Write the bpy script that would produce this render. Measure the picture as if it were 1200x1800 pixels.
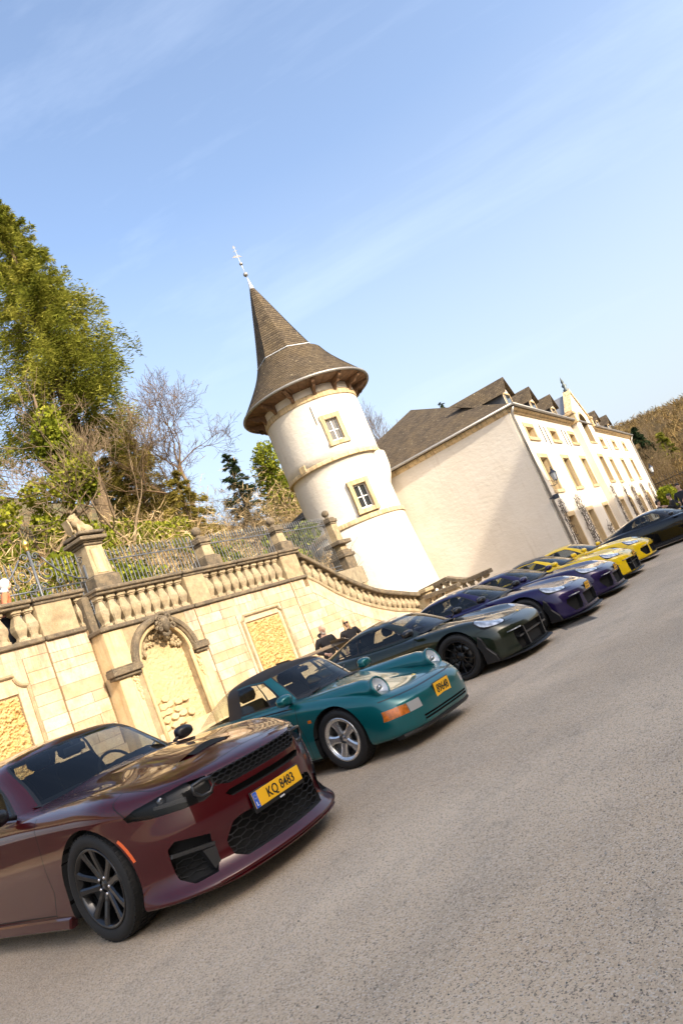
import bpy, bmesh, math, random
import numpy as np
from mathutils import Vector, Matrix
from mathutils.noise import noise as mnoise, fractal as mfractal
R = math.radians
for o in list(bpy.data.objects): bpy.data.objects.remove(o)
scene = bpy.context.scene
COL = scene.collection
rng = random.Random(7)

# ---------------------------------------------------------------- camera
CAM_AZ, CAM_PITCH, CAM_ROLL = R(31.0), math.atan(192/1200), R(22.7)
cd = bpy.data.cameras.new('camera'); cam = bpy.data.objects.new('camera', cd); COL.objects.link(cam)
cd.sensor_fit = 'VERTICAL'; cd.sensor_height = 36; cd.sensor_width = 24; cd.lens = 24.0
cd.clip_start = .1; cd.clip_end = 3000
_f = Vector((math.cos(CAM_AZ)*math.cos(CAM_PITCH), math.sin(CAM_AZ)*math.cos(CAM_PITCH), math.sin(CAM_PITCH)))
_r = Vector((math.sin(CAM_AZ), -math.cos(CAM_AZ), 0)); _u = _r.cross(_f)
_x = _r*math.cos(CAM_ROLL) - _u*math.sin(CAM_ROLL); _y = _r*math.sin(CAM_ROLL) + _u*math.cos(CAM_ROLL)
cam.matrix_world = Matrix(((_x.x,_y.x,-_f.x,0),(_x.y,_y.y,-_f.y,0),(_x.z,_y.z,-_f.z,1.36),(0,0,0,1)))
scene.camera = cam

# ---------------------------------------------------------------- sky, sun, exposure
SUN_AZ, SUN_EL = R(255), R(28.5)
world = bpy.data.worlds.new('World'); scene.world = world; world.use_nodes = True
wn = world.node_tree; wn.nodes.clear()
def WN(t, **k):
    n = wn.nodes.new(t)
    for a, b in k.items(): setattr(n, a, b)
    return n
sky = WN('ShaderNodeTexSky', sky_type='NISHITA', sun_disc=False, sun_elevation=SUN_EL, sun_rotation=math.pi/2-SUN_AZ,
         altitude=250, air_density=1.0, dust_density=5.5, ozone_density=1.0)
tc = WN('ShaderNodeTexCoord')
_e1 = (Vector((.918,-.017,.397))-Vector((.817,.403,.412))).normalized(); _e3 = _e1.cross(Vector((.87,.2,.4))).normalized(); _e2 = _e3.cross(_e1)   # streaks run up to the right
mp = WN('ShaderNodeMapping', vector_type='TEXTURE'); mp.inputs['Rotation'].default_value = Matrix((_e1,_e2,_e3)).transposed().to_euler(); mp.inputs['Scale'].default_value = (2.2, .30, .20)
nz = WN('ShaderNodeTexNoise'); nz.inputs['Scale'].default_value = 1.5; nz.inputs['Detail'].default_value = 7; nz.inputs['Roughness'].default_value = .62
rp = WN('ShaderNodeValToRGB'); rp.color_ramp.elements[0].position = .53; rp.color_ramp.elements[1].position = .78
rp.color_ramp.elements[1].color = (.05,.05,.05,1)
mx = WN('ShaderNodeMix', data_type='RGBA'); mx.inputs['B'].default_value = (8.2, 8.6, 9.0, 1)
bg = WN('ShaderNodeBackground'); bg.inputs['Strength'].default_value = .15
wo = WN('ShaderNodeOutputWorld')
L = wn.links.new
L(tc.outputs['Generated'], mp.inputs['Vector']); L(mp.outputs['Vector'], nz.inputs['Vector']); L(nz.outputs['Fac'], rp.inputs['Fac'])
L(rp.outputs['Color'], mx.inputs['Factor']); L(sky.outputs['Color'], mx.inputs['A']); sx = WN('ShaderNodeSeparateXYZ'); L(tc.outputs['Generated'], sx.inputs[0])      # pale haze towards the horizon, all round
hr = WN('ShaderNodeMapRange'); hr.inputs['From Min'].default_value = .0; hr.inputs['From Max'].default_value = .58; hr.inputs['To Min'].default_value = .85; hr.inputs['To Max'].default_value = 0.; L(sx.outputs['Z'], hr.inputs['Value'])
hm = WN('ShaderNodeMix', data_type='RGBA'); hm.inputs['B'].default_value = (1.85, 2.0, 2.2, 1); L(hr.outputs['Result'], hm.inputs['Factor']); L(mx.outputs['Result'], hm.inputs['A']); L(hm.outputs['Result'], bg.inputs['Color']); L(bg.outputs['Background'], wo.inputs['Surface'])
sd = bpy.data.lights.new('sun', 'SUN'); sd.energy = 2.4; sd.angle = R(.55); sd.color = (1.0, .87, .68)
sun = bpy.data.objects.new('sun', sd); COL.objects.link(sun)
_sd = Vector((math.cos(SUN_AZ)*math.cos(SUN_EL), math.sin(SUN_AZ)*math.cos(SUN_EL), math.sin(SUN_EL)))
sun.rotation_euler = _sd.to_track_quat('Z', 'Y').to_euler(); sun.location = _sd*80
vs = scene.view_settings; vs.view_transform = 'Standard'; vs.look = 'None'; vs.gamma = 1; vs.use_curve_mapping = False
vs.exposure = 1.5
scene.cycles.max_bounces = 8; scene.cycles.transparent_max_bounces = 12; scene.cycles.glossy_bounces = 4; scene.cycles.diffuse_bounces = 3
scene.cycles.caustics_reflective = False; scene.cycles.caustics_refractive = False
scene.cycles.sample_clamp_indirect = 6
try: scene.cycles.use_denoising = True
except Exception: pass

# ---------------------------------------------------------------- material helpers
class NT:
    def __init__(s, name):
        s.m = bpy.data.materials.new(name); s.m.use_nodes = True; s.t = s.m.node_tree; s.t.nodes.clear()
        s.out = s.n('ShaderNodeOutputMaterial')
    def n(s, t, **k):
        x = s.t.nodes.new(t)
        for a, b in k.items(): setattr(x, a, b)
        return x
    def l(s, a, b): s.t.links.new(a, b)
    def obj(s): return s.n('ShaderNodeTexCoord').outputs['Object']
    def pos(s): return s.n('ShaderNodeNewGeometry').outputs['Position']
    def noise(s, scale, detail=4, rough=.55, vec=None, mapscale=None):
        x = s.n('ShaderNodeTexNoise'); x.inputs['Scale'].default_value = scale; x.inputs['Detail'].default_value = detail; x.inputs['Roughness'].default_value = rough
        v = vec if vec is not None else s.pos()
        if mapscale:
            m = s.n('ShaderNodeMapping'); m.inputs['Scale'].default_value = mapscale; s.l(v, m.inputs['Vector']); v = m.outputs['Vector']
        s.l(v, x.inputs['Vector']); return x.outputs['Fac']
    def voro(s, scale, feature='F1', vec=None, out='Distance'):
        x = s.n('ShaderNodeTexVoronoi', feature=feature); x.inputs['Scale'].default_value = scale
        s.l(vec if vec is not None else s.pos(), x.inputs['Vector']); return x.outputs[out]
    def ramp(s, fac, stops):
        r = s.n('ShaderNodeValToRGB'); e = r.color_ramp.elements
        while len(e) < len(stops): e.new(.5)
        for i, (p, c) in enumerate(stops):
            e[i].position = p; e[i].color = (c, c, c, 1) if isinstance(c, (int, float)) else (*c, 1)
        s.l(fac, r.inputs['Fac']); return r.outputs['Color']
    def mix(s, fac, a, b, blend='MIX'):
        x = s.n('ShaderNodeMix', data_type='RGBA', blend_type=blend)
        for key, v in (('Factor', fac), ('A', a), ('B', b)):
            if isinstance(v, (int, float)): x.inputs[key].default_value = v if key == 'Factor' else (v, v, v, 1)
            elif isinstance(v, tuple): x.inputs[key].default_value = (*v, 1)
            else: s.l(v, x.inputs[key])
        return x.outputs['Result']
    def math(s, op, a, b=0.0):
        x = s.n('ShaderNodeMath', operation=op)
        for i, v in enumerate((a, b)):
            if isinstance(v, (int, float)): x.inputs[i].default_value = v
            else: s.l(v, x.inputs[i])
        return x.outputs[0]
    def bump(s, h, strength=.3, dist=.01):
        b = s.n('ShaderNodeBump'); b.inputs['Strength'].default_value = strength; b.inputs['Distance'].default_value = dist; s.l(h, b.inputs['Height']); return b.outputs['Normal']
    def rnd(s): return s.n('ShaderNodeObjectInfo').outputs['Random']
    def bsdf(s, color, rough=.6, normal=None, **k):
        b = s.n('ShaderNodeBsdfPrincipled')
        def put(key, v):
            if isinstance(v, (int, float)): b.inputs[key].default_value = v
            elif isinstance(v, tuple): b.inputs[key].default_value = (*v, 1) if len(v) == 3 else v
            else: s.l(v, b.inputs[key])
        put('Base Color', color); put('Roughness', rough)
        for key, v in k.items(): put(key.replace('_', ' '), v)
        if normal is not None: s.l(normal, b.inputs['Normal'])
        s.l(b.outputs['BSDF'], s.out.inputs['Surface']); return b
MATS = {}
def simple(name, color, rough=.6, metal=0., bump=0., bscale=60, vary=.0, **k):
    if name in MATS: return MATS[name]
    t = NT(name); c = color; nrm = None
    if vary:
        f = t.ramp(t.noise(bscale*.2, 4, vec=t.obj()), [(.3, 1-vary), (.7, 1+vary*.6)])
        c = t.mix(1.0, color, f, 'MULTIPLY')
    if bump: nrm = t.bump(t.noise(bscale, 4, vec=t.obj()), bump, .004)
    t.bsdf(c, rough, nrm, Metallic=metal, **k); MATS[name] = t.m; return t.m

# ---------------------------------------------------------------- mesh helpers
def link(name, me, mats=None, parent=None, loc=None, rotz=None):
    o = bpy.data.objects.new(name, me); COL.objects.link(o)
    if me is not None and mats is not None:
        for m in (mats if isinstance(mats, (list, tuple)) else [mats]): me.materials.append(m)
    if parent is not None: o.parent = parent
    if loc is not None: o.location = loc
    if rotz is not None: o.rotation_euler = (0, 0, rotz)
    return o
def tag(o, label=None, cat=None, group=None, kind=None):
    for k, v in (('label', label), ('category', cat), ('group', group), ('kind', kind)):
        if v: o[k] = v
    return o
def empty(name, loc=(0,0,0), rz=0., label=None, cat=None, group=None):
    o = bpy.data.objects.new(name, None); COL.objects.link(o); o.location = loc; o.rotation_euler = (0,0,rz); o.empty_display_size = .2
    return tag(o, label, cat, group)
def copy_tree(o, parent=None):
    c = o.copy(); COL.objects.link(c); c.parent = parent
    for ch in list(o.children): copy_tree(ch, c)
    return c
class MB:
    """collects geometry, builds one mesh object"""
    def __init__(s): s.v = []; s.f = []; s.mi = []; s.sm = []; s.uv = None
    def add(s, vs, fs, mi=0, sm=False):
        b = len(s.v); s.v += [tuple(p) for p in vs]
        for f in fs: s.f.append(tuple(i+b for i in f)); s.mi.append(mi); s.sm.append(sm)
        return s
    def box(s, x0, x1, y0, y1, z0, z1, mi=0, M=None):
        vs = [(x0,y0,z0),(x1,y0,z0),(x1,y1,z0),(x0,y1,z0),(x0,y0,z1),(x1,y0,z1),(x1,y1,z1),(x0,y1,z1)]
        if M is not None: vs = [tuple(M @ Vector(p)) for p in vs]
        return s.add(vs, [(0,3,2,1),(4,5,6,7),(0,1,5,4),(1,2,6,5),(2,3,7,6),(3,0,4,7)], mi)
    def cbox(s, x0, x1, y0, y1, z0, z1, c=.01, mi=0, M=None):
        """box with chamfered edges"""
        X = (x0, x1); Y = (y0, y1); Z = (z0, z1); vs = []; idx = {}
        for i in (0,1):
            for j in (0,1):
                for k in (0,1):
                    sx, sy, sz = (c if i == 0 else -c), (c if j == 0 else -c), (c if k == 0 else -c)
                    for a, p in (('x', (X[i], Y[j]+sy, Z[k]+sz)), ('y', (X[i]+sx, Y[j], Z[k]+sz)), ('z', (X[i]+sx, Y[j]+sy, Z[k]))):
                        idx[(i,j,k,a)] = len(vs); vs.append(p)
        q = lambda *t: tuple(idx[a] for a in t)
        F = []
        F.append(q((0,0,0,'x'),(0,0,1,'x'),(0,1,1,'x'),(0,1,0,'x'))); F.append(q((1,0,0,'x'),(1,1,0,'x'),(1,1,1,'x'),(1,0,1,'x')))
        F.append(q((0,0,0,'y'),(1,0,0,'y'),(1,0,1,'y'),(0,0,1,'y'))); F.append(q((0,1,0,'y'),(0,1,1,'y'),(1,1,1,'y'),(1,1,0,'y')))
        F.append(q((0,0,0,'z'),(0,1,0,'z'),(1,1,0,'z'),(1,0,0,'z'))); F.append(q((0,0,1,'z'),(1,0,1,'z'),(1,1,1,'z'),(0,1,1,'z')))
        for i in (0,1):
            for j in (0,1): F.append(q((i,j,0,'x'),(i,j,1,'x'),(i,j,1,'y'),(i,j,0,'y')))
            for k in (0,1): F.append(q((i,0,k,'x'),(i,1,k,'x'),(i,1,k,'z'),(i,0,k,'z')))
        for j in (0,1):
            for k in (0,1): F.append(q((0,j,k,'y'),(1,j,k,'y'),(1,j,k,'z'),(0,j,k,'z')))
        for i in (0,1):
            for j in (0,1):
                for k in (0,1): F.append(q((i,j,k,'x'),(i,j,k,'y'),(i,j,k,'z')))
        if M is not None: vs = [tuple(M @ Vector(p)) for p in vs]
        return s.add(vs, F, mi)
    def grid(s, P, mi=0, sm=True, closeu=False, closev=False, flip=False):
        """P[i][j] points"""
        n, m = len(P), len(P[0]); vs = [p for row in P for p in row]; fs = []
        for i in range(n if closeu else n-1):
            for j in range(m if closev else m-1):
                a, b, c, d = i*m+j, ((i+1)%n)*m+j, ((i+1)%n)*m+(j+1)%m, i*m+(j+1)%m
                fs.append((a,d,c,b) if flip else (a,b,c,d))
        return s.add(vs, fs, mi, sm)
    def lathe(s, prof, n=24, c=(0,0,0), mi=0, sm=True, a0=0., a1=2*math.pi, M=None):
        full = abs(a1-a0-2*math.pi) < 1e-6; P = []
        for i in range(n if full else n+1):
            a = a0+(a1-a0)*i/n; row = []
            for r, z in prof:
                p = (c[0]+r*math.cos(a), c[1]+r*math.sin(a), c[2]+z); row.append(tuple(M @ Vector(p)) if M is not None else p)
            P.append(row)
        return s.grid(P, mi, sm, closeu=full)
    def tube(s, pts, r, n=6, mi=0, sm=True, cap=True, closed=False):
        pts = [Vector(p) for p in pts]; k = len(pts); rr = r if isinstance(r, (list, tuple)) else [r]*k; P = []
        up = None
        for i in range(k):
            if closed: t = pts[(i+1)%k]-pts[i-1]
            else: t = pts[min(i+1,k-1)]-pts[max(i-1,0)]
            if t.length < 1e-9: t = Vector((0,0,1))
            t.normalize()
            if up is None:
                up = Vector((0,0,1)) if abs(t.z) < .9 else Vector((1,0,0))
            a = t.cross(up)
            if a.length < 1e-6: a = t.orthogonal()
            a.normalize(); b = a.cross(t).normalized(); up = b
            P.append([tuple(pts[i]+(a*math.cos(2*math.pi*j/n)+b*math.sin(2*math.pi*j/n))*rr[i]) for j in range(n)])
        base = len(s.v); s.grid(P, mi, sm, closeu=closed, closev=True, flip=False)
        if cap and not closed:
            s.f.append(tuple(base+j for j in range(n))[::-1]); s.mi.append(mi); s.sm.append(False)
            s.f.append(tuple(base+(k-1)*n+j for j in range(n))); s.mi.append(mi); s.sm.append(False)
        return s
    def prism(s, poly, w0, w1, ax='y', mi=0, M=None, bev=0.):
        """extrude a 2D polygon; ax: extrusion axis. poly coords are the two other axes in order"""
        def P(a, b, w): return {'x': (w,a,b), 'y': (a,w,b), 'z': (a,b,w)}[ax]
        n = len(poly)
        rings = [(poly, w0), (poly, w1)]
        if bev:
            cx = sum(p[0] for p in poly)/n; cy = sum(p[1] for p in poly)/n
            sgn = 1 if w1 > w0 else -1
            ins = []
            for i in range(n):
                p0, p1, p2 = Vector(poly[i-1]), Vector(poly[i]), Vector(poly[(i+1)%n])
                d1 = (p1-p0).normalized(); d2 = (p2-p1).normalized(); nn = Vector((-d1.y-d2.y, d1.x+d2.x))
                if nn.length < 1e-6: nn = Vector((-d1.y, d1.x))
                nn.normalize()
                if area2(poly) < 0: nn = -nn
                k = max(.5, abs(nn.dot(Vector((-d1.y, d1.x))))); q = p1+nn*bev/k; ins.append((q.x, q.y))
            rings = [(poly, w0), (poly, w1-sgn*bev), (ins, w1)]
        vs = []
        for pl, w in rings: vs += [P(a, b, w) for a, b in pl]
        fs = [tuple(range(n))[::-1], tuple((len(rings)-1)*n+i for i in range(n))]
        for k in range(len(rings)-1):
            for i in range(n): fs.append((k*n+i, k*n+(i+1)%n, (k+1)*n+(i+1)%n, (k+1)*n+i))
        if M is not None: vs = [tuple(M @ Vector(p)) for p in vs]
        return s.add(vs, fs, mi)
    def mesh(s, name, fixn=True):
        me = bpy.data.meshes.new(name); me.from_pydata(s.v, [], s.f)
        me.polygons.foreach_set('material_index', s.mi); me.polygons.foreach_set('use_smooth', s.sm)
        if fixn:
            bm = bmesh.new(); bm.from_mesh(me); bmesh.ops.recalc_face_normals(bm, faces=bm.faces); bm.to_mesh(me); bm.free()
        me.update(); return me
    def build(s, name, mats, parent=None, loc=None, rotz=None, fixn=True):
        return link(name, s.mesh(name, fixn), mats, parent, loc, rotz)
def area2(p): return sum(p[i][0]*p[(i+1)%len(p)][1]-p[(i+1)%len(p)][0]*p[i][1] for i in range(len(p)))/2
def arc(cx, cy, r, a0, a1, n): return [(cx+r*math.cos(R(a0+(a1-a0)*i/n)), cy+r*math.sin(R(a0+(a1-a0)*i/n))) for i in range(n+1)]
def sweep(mb, path, prof, mi=0, sm=False, cap=True):
    """sweep a 2D profile (out, up) along a polyline in plane; path = list of (pos Vector, out Vector, up Vector)"""
    P = [[tuple(p+o*a+u*b) for a, b in prof] for p, o, u in path]
    base = len(mb.v); mb.grid(P, mi, sm, closev=True)
    if cap:
        m = len(prof); mb.f.append(tuple(base+j for j in range(m))); mb.mi.append(mi); mb.sm.append(False)
        k = (len(path)-1)*m; mb.f.append(tuple(base+k+j for j in range(m))[::-1]); mb.mi.append(mi); mb.sm.append(False)
# ================================================================ shared surface materials
def m_ground():
    t = NT('courtyard_ground')
    base = t.mix(t.ramp(t.noise(.28, 5, .6), [(.40, 0.), (.60, 1.)]), (.54,.40,.255), (.68,.53,.36))
    base = t.mix(t.ramp(t.noise(1.1, 4, .6, mapscale=(1,2.2,1)), [(.45, 0.), (.72, .6)]), base, (.36,.285,.20))
    base = t.mix(t.ramp(t.noise(.9, 3, .5, mapscale=(.12,1.6,1)), [(.50, 0.), (.68, .4)]), base, (.33,.27,.20))
    base = t.mix(t.ramp(t.noise(26, 4, .75), [(.35, .0), (.72, .75)]), base, (.68,.555,.41))
    base = t.mix(t.ramp(t.noise(85, 4, .8), [(.36, .7), (.48, .0)]), base, (.20,.155,.11))
    base = t.mix(t.ramp(t.noise(.20, 4, .55), [(.44, 0.), (.58, .42)]), base, (.36,.28,.19))
    base = t.mix(t.ramp(t.noise(3.2, 6, .8), [(.56, 0.), (.70, .5)]), base, (.29,.235,.17))
    sp = t.voro(150, out='Color'); sep = t.n('ShaderNodeSeparateColor'); t.l(sp, sep.inputs['Color'])
    base = t.mix(t.ramp(sep.outputs[0], [(.84, 0.), (.88, .7)]), base, (.10,.085,.07)); base = t.mix(t.ramp(sep.outputs[1], [(.84, 0.), (.9, .6)]), base, (.68,.60,.49))
    h = t.math('ADD', t.math('MULTIPLY', t.voro(110), .7), t.noise(190, 4, .75)); h = t.math('ADD', h, t.math('MULTIPLY', t.noise(9, 5, .6), 1.3))
    t.bsdf(base, .92, t.bump(h, .7, .008)); return t.m
def m_stone(name, ca, cb, cc, stain=.5, rnd=.35, bump=.5, scale=1.):
    """warm limestone: tint differs per block, plus ochre and black weathering with shapes of its own"""
    t = NT(name)
    r = t.rnd(); c = t.mix(t.ramp(r, [(0., 0.), (1., 1.)]), ca, cb)
    c = t.mix(t.math('MULTIPLY', t.ramp(t.noise(2.6*scale, 6, .68), [(.42, 0.), (.66, 1.)]), .65), c, cc)
    c = t.mix(1., c, t.ramp(r, [(0., 1-rnd*.55), (.55, 1.), (1., 1+rnd*.12)]), 'MULTIPLY')
    c = t.mix(t.ramp(t.noise(17*scale, 4, .7), [(.52, 0.), (.75, .35)]), c, (.33,.24,.13))
    sz = t.n('ShaderNodeSeparateXYZ'); t.l(t.pos(), sz.inputs[0]); rn = t.math('MULTIPLY', t.ramp(t.noise(1.6*scale, 6, .7, mapscale=(4.2,4.2,.22)), [(.46, 0.), (.62, 1.)]), t.ramp(t.math('MULTIPLY', sz.outputs['Z'], .25), [(.60, 0.), (.83, .62)]))   # water runs below the ledge
    c = t.mix(rn, c, (.17,.125,.075))
    st = t.ramp(t.noise(1.3*scale, 6, .7, mapscale=(2.4,2.4,.8)), [(.54, 0.), (.72, stain)])
    c = t.mix(st, c, (.085,.072,.056))
    h = t.math('ADD', t.noise(26*scale, 5, .65), t.math('MULTIPLY', t.noise(90*scale, 3, .6), .5))
    t.bsdf(c, .9, t.bump(h, bump, .012)); return t.m
def m_plaster():
    t = NT('white_plaster')
    c = t.mix(t.ramp(t.noise(.55, 5, .6), [(.35, 0.), (.7, 1.)]), (.66,.60,.51), (.73,.68,.60))
    c = t.mix(t.ramp(t.noise(1.4, 7, .75, mapscale=(3.2,3.2,.28)), [(.55, 0.), (.76, .42)]), c, (.44,.36,.26))
    c = t.mix(t.ramp(t.noise(1.9, 6, .75), [(.60, 0.), (.76, .45)]), c, (.49,.40,.29))
    c = t.mix(t.ramp(t.noise(13, 5, .75), [(.60, 0.), (.78, .35)]), c, (.42,.34,.25))
    h = t.math('ADD', t.math('MULTIPLY', t.noise(4.5, 5, .6, mapscale=(1,1,1.8)), 1.6), t.math('MULTIPLY', t.noise(34, 3, .6), .10))
    t.bsdf(c, .86, t.bump(h, .38, .03)); return t.m
def m_slate():
    t = NT('weathered_slate')
    uv = t.n('ShaderNodeTexCoord').outputs['UV']
    b = t.n('ShaderNodeTexBrick'); b.inputs['Scale'].default_value = 1.; b.inputs['Brick Width'].default_value = .20; b.inputs['Row Height'].default_value = .13
    b.inputs['Mortar Size'].default_value = .008; b.inputs['Bias'].default_value = 0.; b.inputs['Color1'].default_value = (.0,.0,.0,1); b.inputs['Color2'].default_value = (1,1,1,1); b.inputs['Mortar'].default_value = (.5,.5,.5,1)
    t.l(uv, b.inputs['Vector'])
    c = t.mix(b.outputs['Color'], (.060,.045,.030), (.125,.096,.062))
    c = t.mix(t.ramp(t.noise(1.2, 5, .65), [(.42, 0.), (.72, .7)]), c, (.145,.105,.056))
    c = t.mix(t.ramp(t.voro(2.3), [(.06, .75), (.13, 0.)]), c, (.36,.31,.20))
    c = t.mix(b.outputs['Fac'], c, (.035,.03,.026))
    h = t.math('SUBTRACT', t.math('MULTIPLY', b.outputs['Color'], .25), b.outputs['Fac'])
    t.bsdf(c, .85, t.bump(h, .7, .025), Specular_IOR_Level=.25); return t.m
def m_weath(name, c1, c2, dark=.6):
    t = NT(name)
    c = t.mix(t.ramp(t.noise(3.0, 5, .65), [(.35, 0.), (.68, 1.)]), c1, c2)
    c = t.mix(t.ramp(t.noise(6.5, 6, .75), [(.40, dark), (.66, 0.)]), c, (.06,.052,.043))
    c = t.mix(t.ramp(t.noise(24, 3, .7), [(.60, 0.), (.74, .6)]), c, (.50,.44,.30))
    t.bsdf(c, .92, t.bump(t.noise(36, 5, .7), .7, .015)); return t.m
M_GROUND = m_ground()
M_STONE = m_stone('warm_ashlar', (.58,.435,.285), (.65,.525,.40), (.54,.34,.16), .5, .28)
M_TRIM = m_stone('yellow_sandstone', (.58,.44,.25), (.64,.50,.30), (.52,.36,.17), .15, .2)
M_COPING = m_weath('weathered_coping_stone', (.27,.205,.125), (.155,.12,.08), .72)
M_BALUST = m_weath('weathered_baluster_stone', (.52,.42,.27), (.38,.285,.165), .45)
M_PIER = m_weath('lichen_pier_stone', (.52,.41,.25), (.38,.28,.155), .42)
M_PLASTER = m_plaster(); M_SLATE = m_slate()
M_JOINT = simple('dark_mortar', (.20,.135,.07), .95)
M_WOOD = simple('brown_eaves_wood', (.17,.095,.05), .7, bump=.4, bscale=25, vary=.35)
M_ZINC = simple('aged_zinc', (.34,.33,.31), .45, metal=.6, vary=.2)
M_LEAD = simple('pale_lead', (.62,.63,.64), .4, metal=.35)
M_IRON = simple('grey_painted_iron', (.12,.13,.145), .45, metal=.25)
M_IRONB = simple('black_iron', (.03,.03,.032), .45, metal=.4)
M_WFRAME = simple('white_window_paint', (.74,.73,.70), .45)
M_GOLD = simple('gilded_metal', (.85,.60,.16), .3, metal=1.)
def m_pane():
    t = NT('window_glass'); t.bsdf((.035,.038,.04), .06, IOR=1.5, Coat_Weight=.3); return t.m
M_PANE = m_pane()

# ================================================================ ground
def gz(x): return -.01*min(40., max(0., x-4.))
me = bpy.data.meshes.new('courtyard'); 
xs = [-900,-60,-8,0,4,8,12,16,20,26,34,50,80,140,900]; ys = [-900,-60,-8,-2,0,2,4,6,9,12,30,900]
vs = []; fs = []
for i, x in enumerate(xs):
    for j, y in enumerate(ys): vs.append((x, y, gz(x)))
for i in range(len(xs)-1):
    for j in range(len(ys)-1): a = i*len(ys)+j; fs.append((a, a+len(ys), a+len(ys)+1, a+1))
me.from_pydata(vs, [], fs); me.update()
tag(link('courtyard_ground', me, M_GROUND), kind='structure')

# loose grit lying on the yard, thrown as one scatter
mb = MB(); r_ = random.Random(3)
for k in range(1800):
    d = 1.9*(1-r_.random())**-.62
    if d > 13: continue
    a = R(31)+r_.uniform(-R(40), R(40)); x, y = d*math.cos(a), d*math.sin(a)
    if y > 4.4 and x > 2: continue
    s = r_.choice((.003,.004,.005,.007))*r_.uniform(.7,1.4)
    p = [Vector((r_.uniform(-1,1), r_.uniform(-1,1), r_.uniform(-.3,1))) for _ in range(2)]
    vs = [(x+s*math.cos(q), y+s*math.sin(q)*r_.uniform(.6,1), gz(x)+s*r_.uniform(.0,.25)) for q in (0,1.5,3.1,4.6)]+[(x+s*.2, y, gz(x)+s*.9)]
    mb.add(vs, [(0,1,4),(1,2,4),(2,3,4),(3,0,4)], r_.choice((0,0,0,2,2,1)))
tag(mb.build('loose_grit', [simple('grit_brown', (.24,.20,.15), .9), simple('grit_dark', (.10,.09,.075), .8), simple('grit_pale', (.40,.36,.30), .9)]), 'tiny loose stones scattered over the grey courtyard', 'grit', kind='stuff')

# ================================================================ hillside behind the terrace and the house
def hill_z(x, y):
    t = max(0., y-17.); up = min(30., 3.0+.55*t)
    if x > 23: 
        k = min(1., (x-23)/3.); fl = 3.0+max(0., min(1., (y-20)/5.))*(up-3.0); up = up*(1-k)+fl*k
    if x > 42: k = min(1., (x-42)/9.); up = up*(1-k)+max(.3, (y-24)*.30)*k
    z = up if x < 72 else 0.
    far = max(0., (x-74)*.145) if x > 74 else 0.; side = max(0., (y-30)*.22) if x > 40 else 0.
    z = max(z, min(34., far+(max(0., y-2)*.05 if x > 74 else 0)), min(side, 30))
    return z+.5*mnoise(Vector((x*.11, y*.11, 3.3)))*min(1., z/4)
mb = MB(); X = [-60+5*i for i in range(66)]; Y = [15.4,17,19,21,24,27,30,34,38,43,48,55,62,70,80,92,105,120]
P = [[(x, y, hill_z(x, y)-(.35 if y < 16 else 0)) for y in Y] for x in X]
mb.grid(P)
Y2 = [-60+6*i for i in range(13)]+[15.4]
X2 = [78+6*i for i in range(32)]
mb.grid([[(x, y, hill_z(x, y)-.1) for y in Y2] for x in X2])
t = NT('leaf_litter_slope'); c = t.mix(t.ramp(t.noise(.4,5), [(.35,0.),(.7,1.)]), (.13,.085,.04), (.09,.10,.03)); c = t.mix(t.ramp(t.noise(2.2,5), [(.5,0.),(.7,.8)]), c, (.20,.13,.06))
t.bsdf(c, .95, t.bump(t.noise(5,6), 1., .2))
tag(mb.build('hillside', t.m), kind='structure')
mb = MB(); mb.box(-60, 20.9, 12.62, 15.6, 2.6, 3.2)
tag(mb.build('terrace_ground', simple('terrace_gravel', (.30,.25,.17), .95, bump=.6, bscale=30, vary=.3)), kind='structure')

# ================================================================ the wing across the yard (behind the viewer; it shades the yard and shows in the paintwork)
M_WING = simple('ochre_wing_render', (.30,.22,.13), .9, bump=.3, bscale=10, vary=.2)
_ky, _kx = math.tan(SUN_EL)/math.cos(SUN_AZ-R(270)), math.tan(R(270)-SUN_AZ)
WD = 20.; WH = 2.25+(8+WD)*_ky                   # distance behind the viewer and eaves height of the wing that shades the yard
W = empty('courtyard_wing', (0,-WD,0), 0, 'tall ochre courtyard wing with slate roof behind the viewer', 'building')
WX = 29.9-_kx*(8+WD); wz = 5.9+(8+WD)*_ky
mb = MB(); mb.box(-16, 56, -11, 0, -.5, WH-.3)
mb.prism([(WX-2.9,WH-.3),(WX+2.9,WH-.3),(WX,wz)], -1.2, .004, 'y')
mb.build('wall', M_WING, W)
mb = MB(); mb.add([(-16.4,.35,WH),(56.4,.35,WH),(56.4,-5.5,WH+2.2),(-16.4,-5.5,WH+2.2),(-16.4,-11.3,WH),(56.4,-11.3,WH),(-16.4,.35,WH-.35),(56.4,.35,WH-.35),(-16.4,-11.3,WH-.35),(56.4,-11.3,WH-.35)],
   [(0,1,2,3),(3,2,5,4),(0,6,7,1),(4,5,9,8),(6,8,9,7),(0,3,4,8,6),(1,7,9,5,2)])
mb.build('roof', M_SLATE, W)
gl = MB(); gl.box(-.6,.6,-.10,.012,0,2.2); gme = gl.mesh('pane'); gme.materials.append(M_PANE)
fr = MB(); fr.box(-.78,-.6,-.05,.04,-.15,2.35); fr.box(.6,.78,-.05,.04,-.15,2.35); fr.box(-.6,.6,-.05,.04,2.2,2.35); fr.box(-.6,.6,-.05,.06,-.15,0.); fr.box(-.03,.03,-.04,.03,0,2.2); fr.box(-.6,.6,-.04,.026,1.4,1.45); fme = fr.mesh('window'); fme.materials.append(M_TRIM)
for z in (1.2, 6.0, 10.6, 14.8):
    for k in range(13):
        o = link('window', fme, None, W, (-13+5.4*k, 0, z)); link('pane', gme, None, o)
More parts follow.
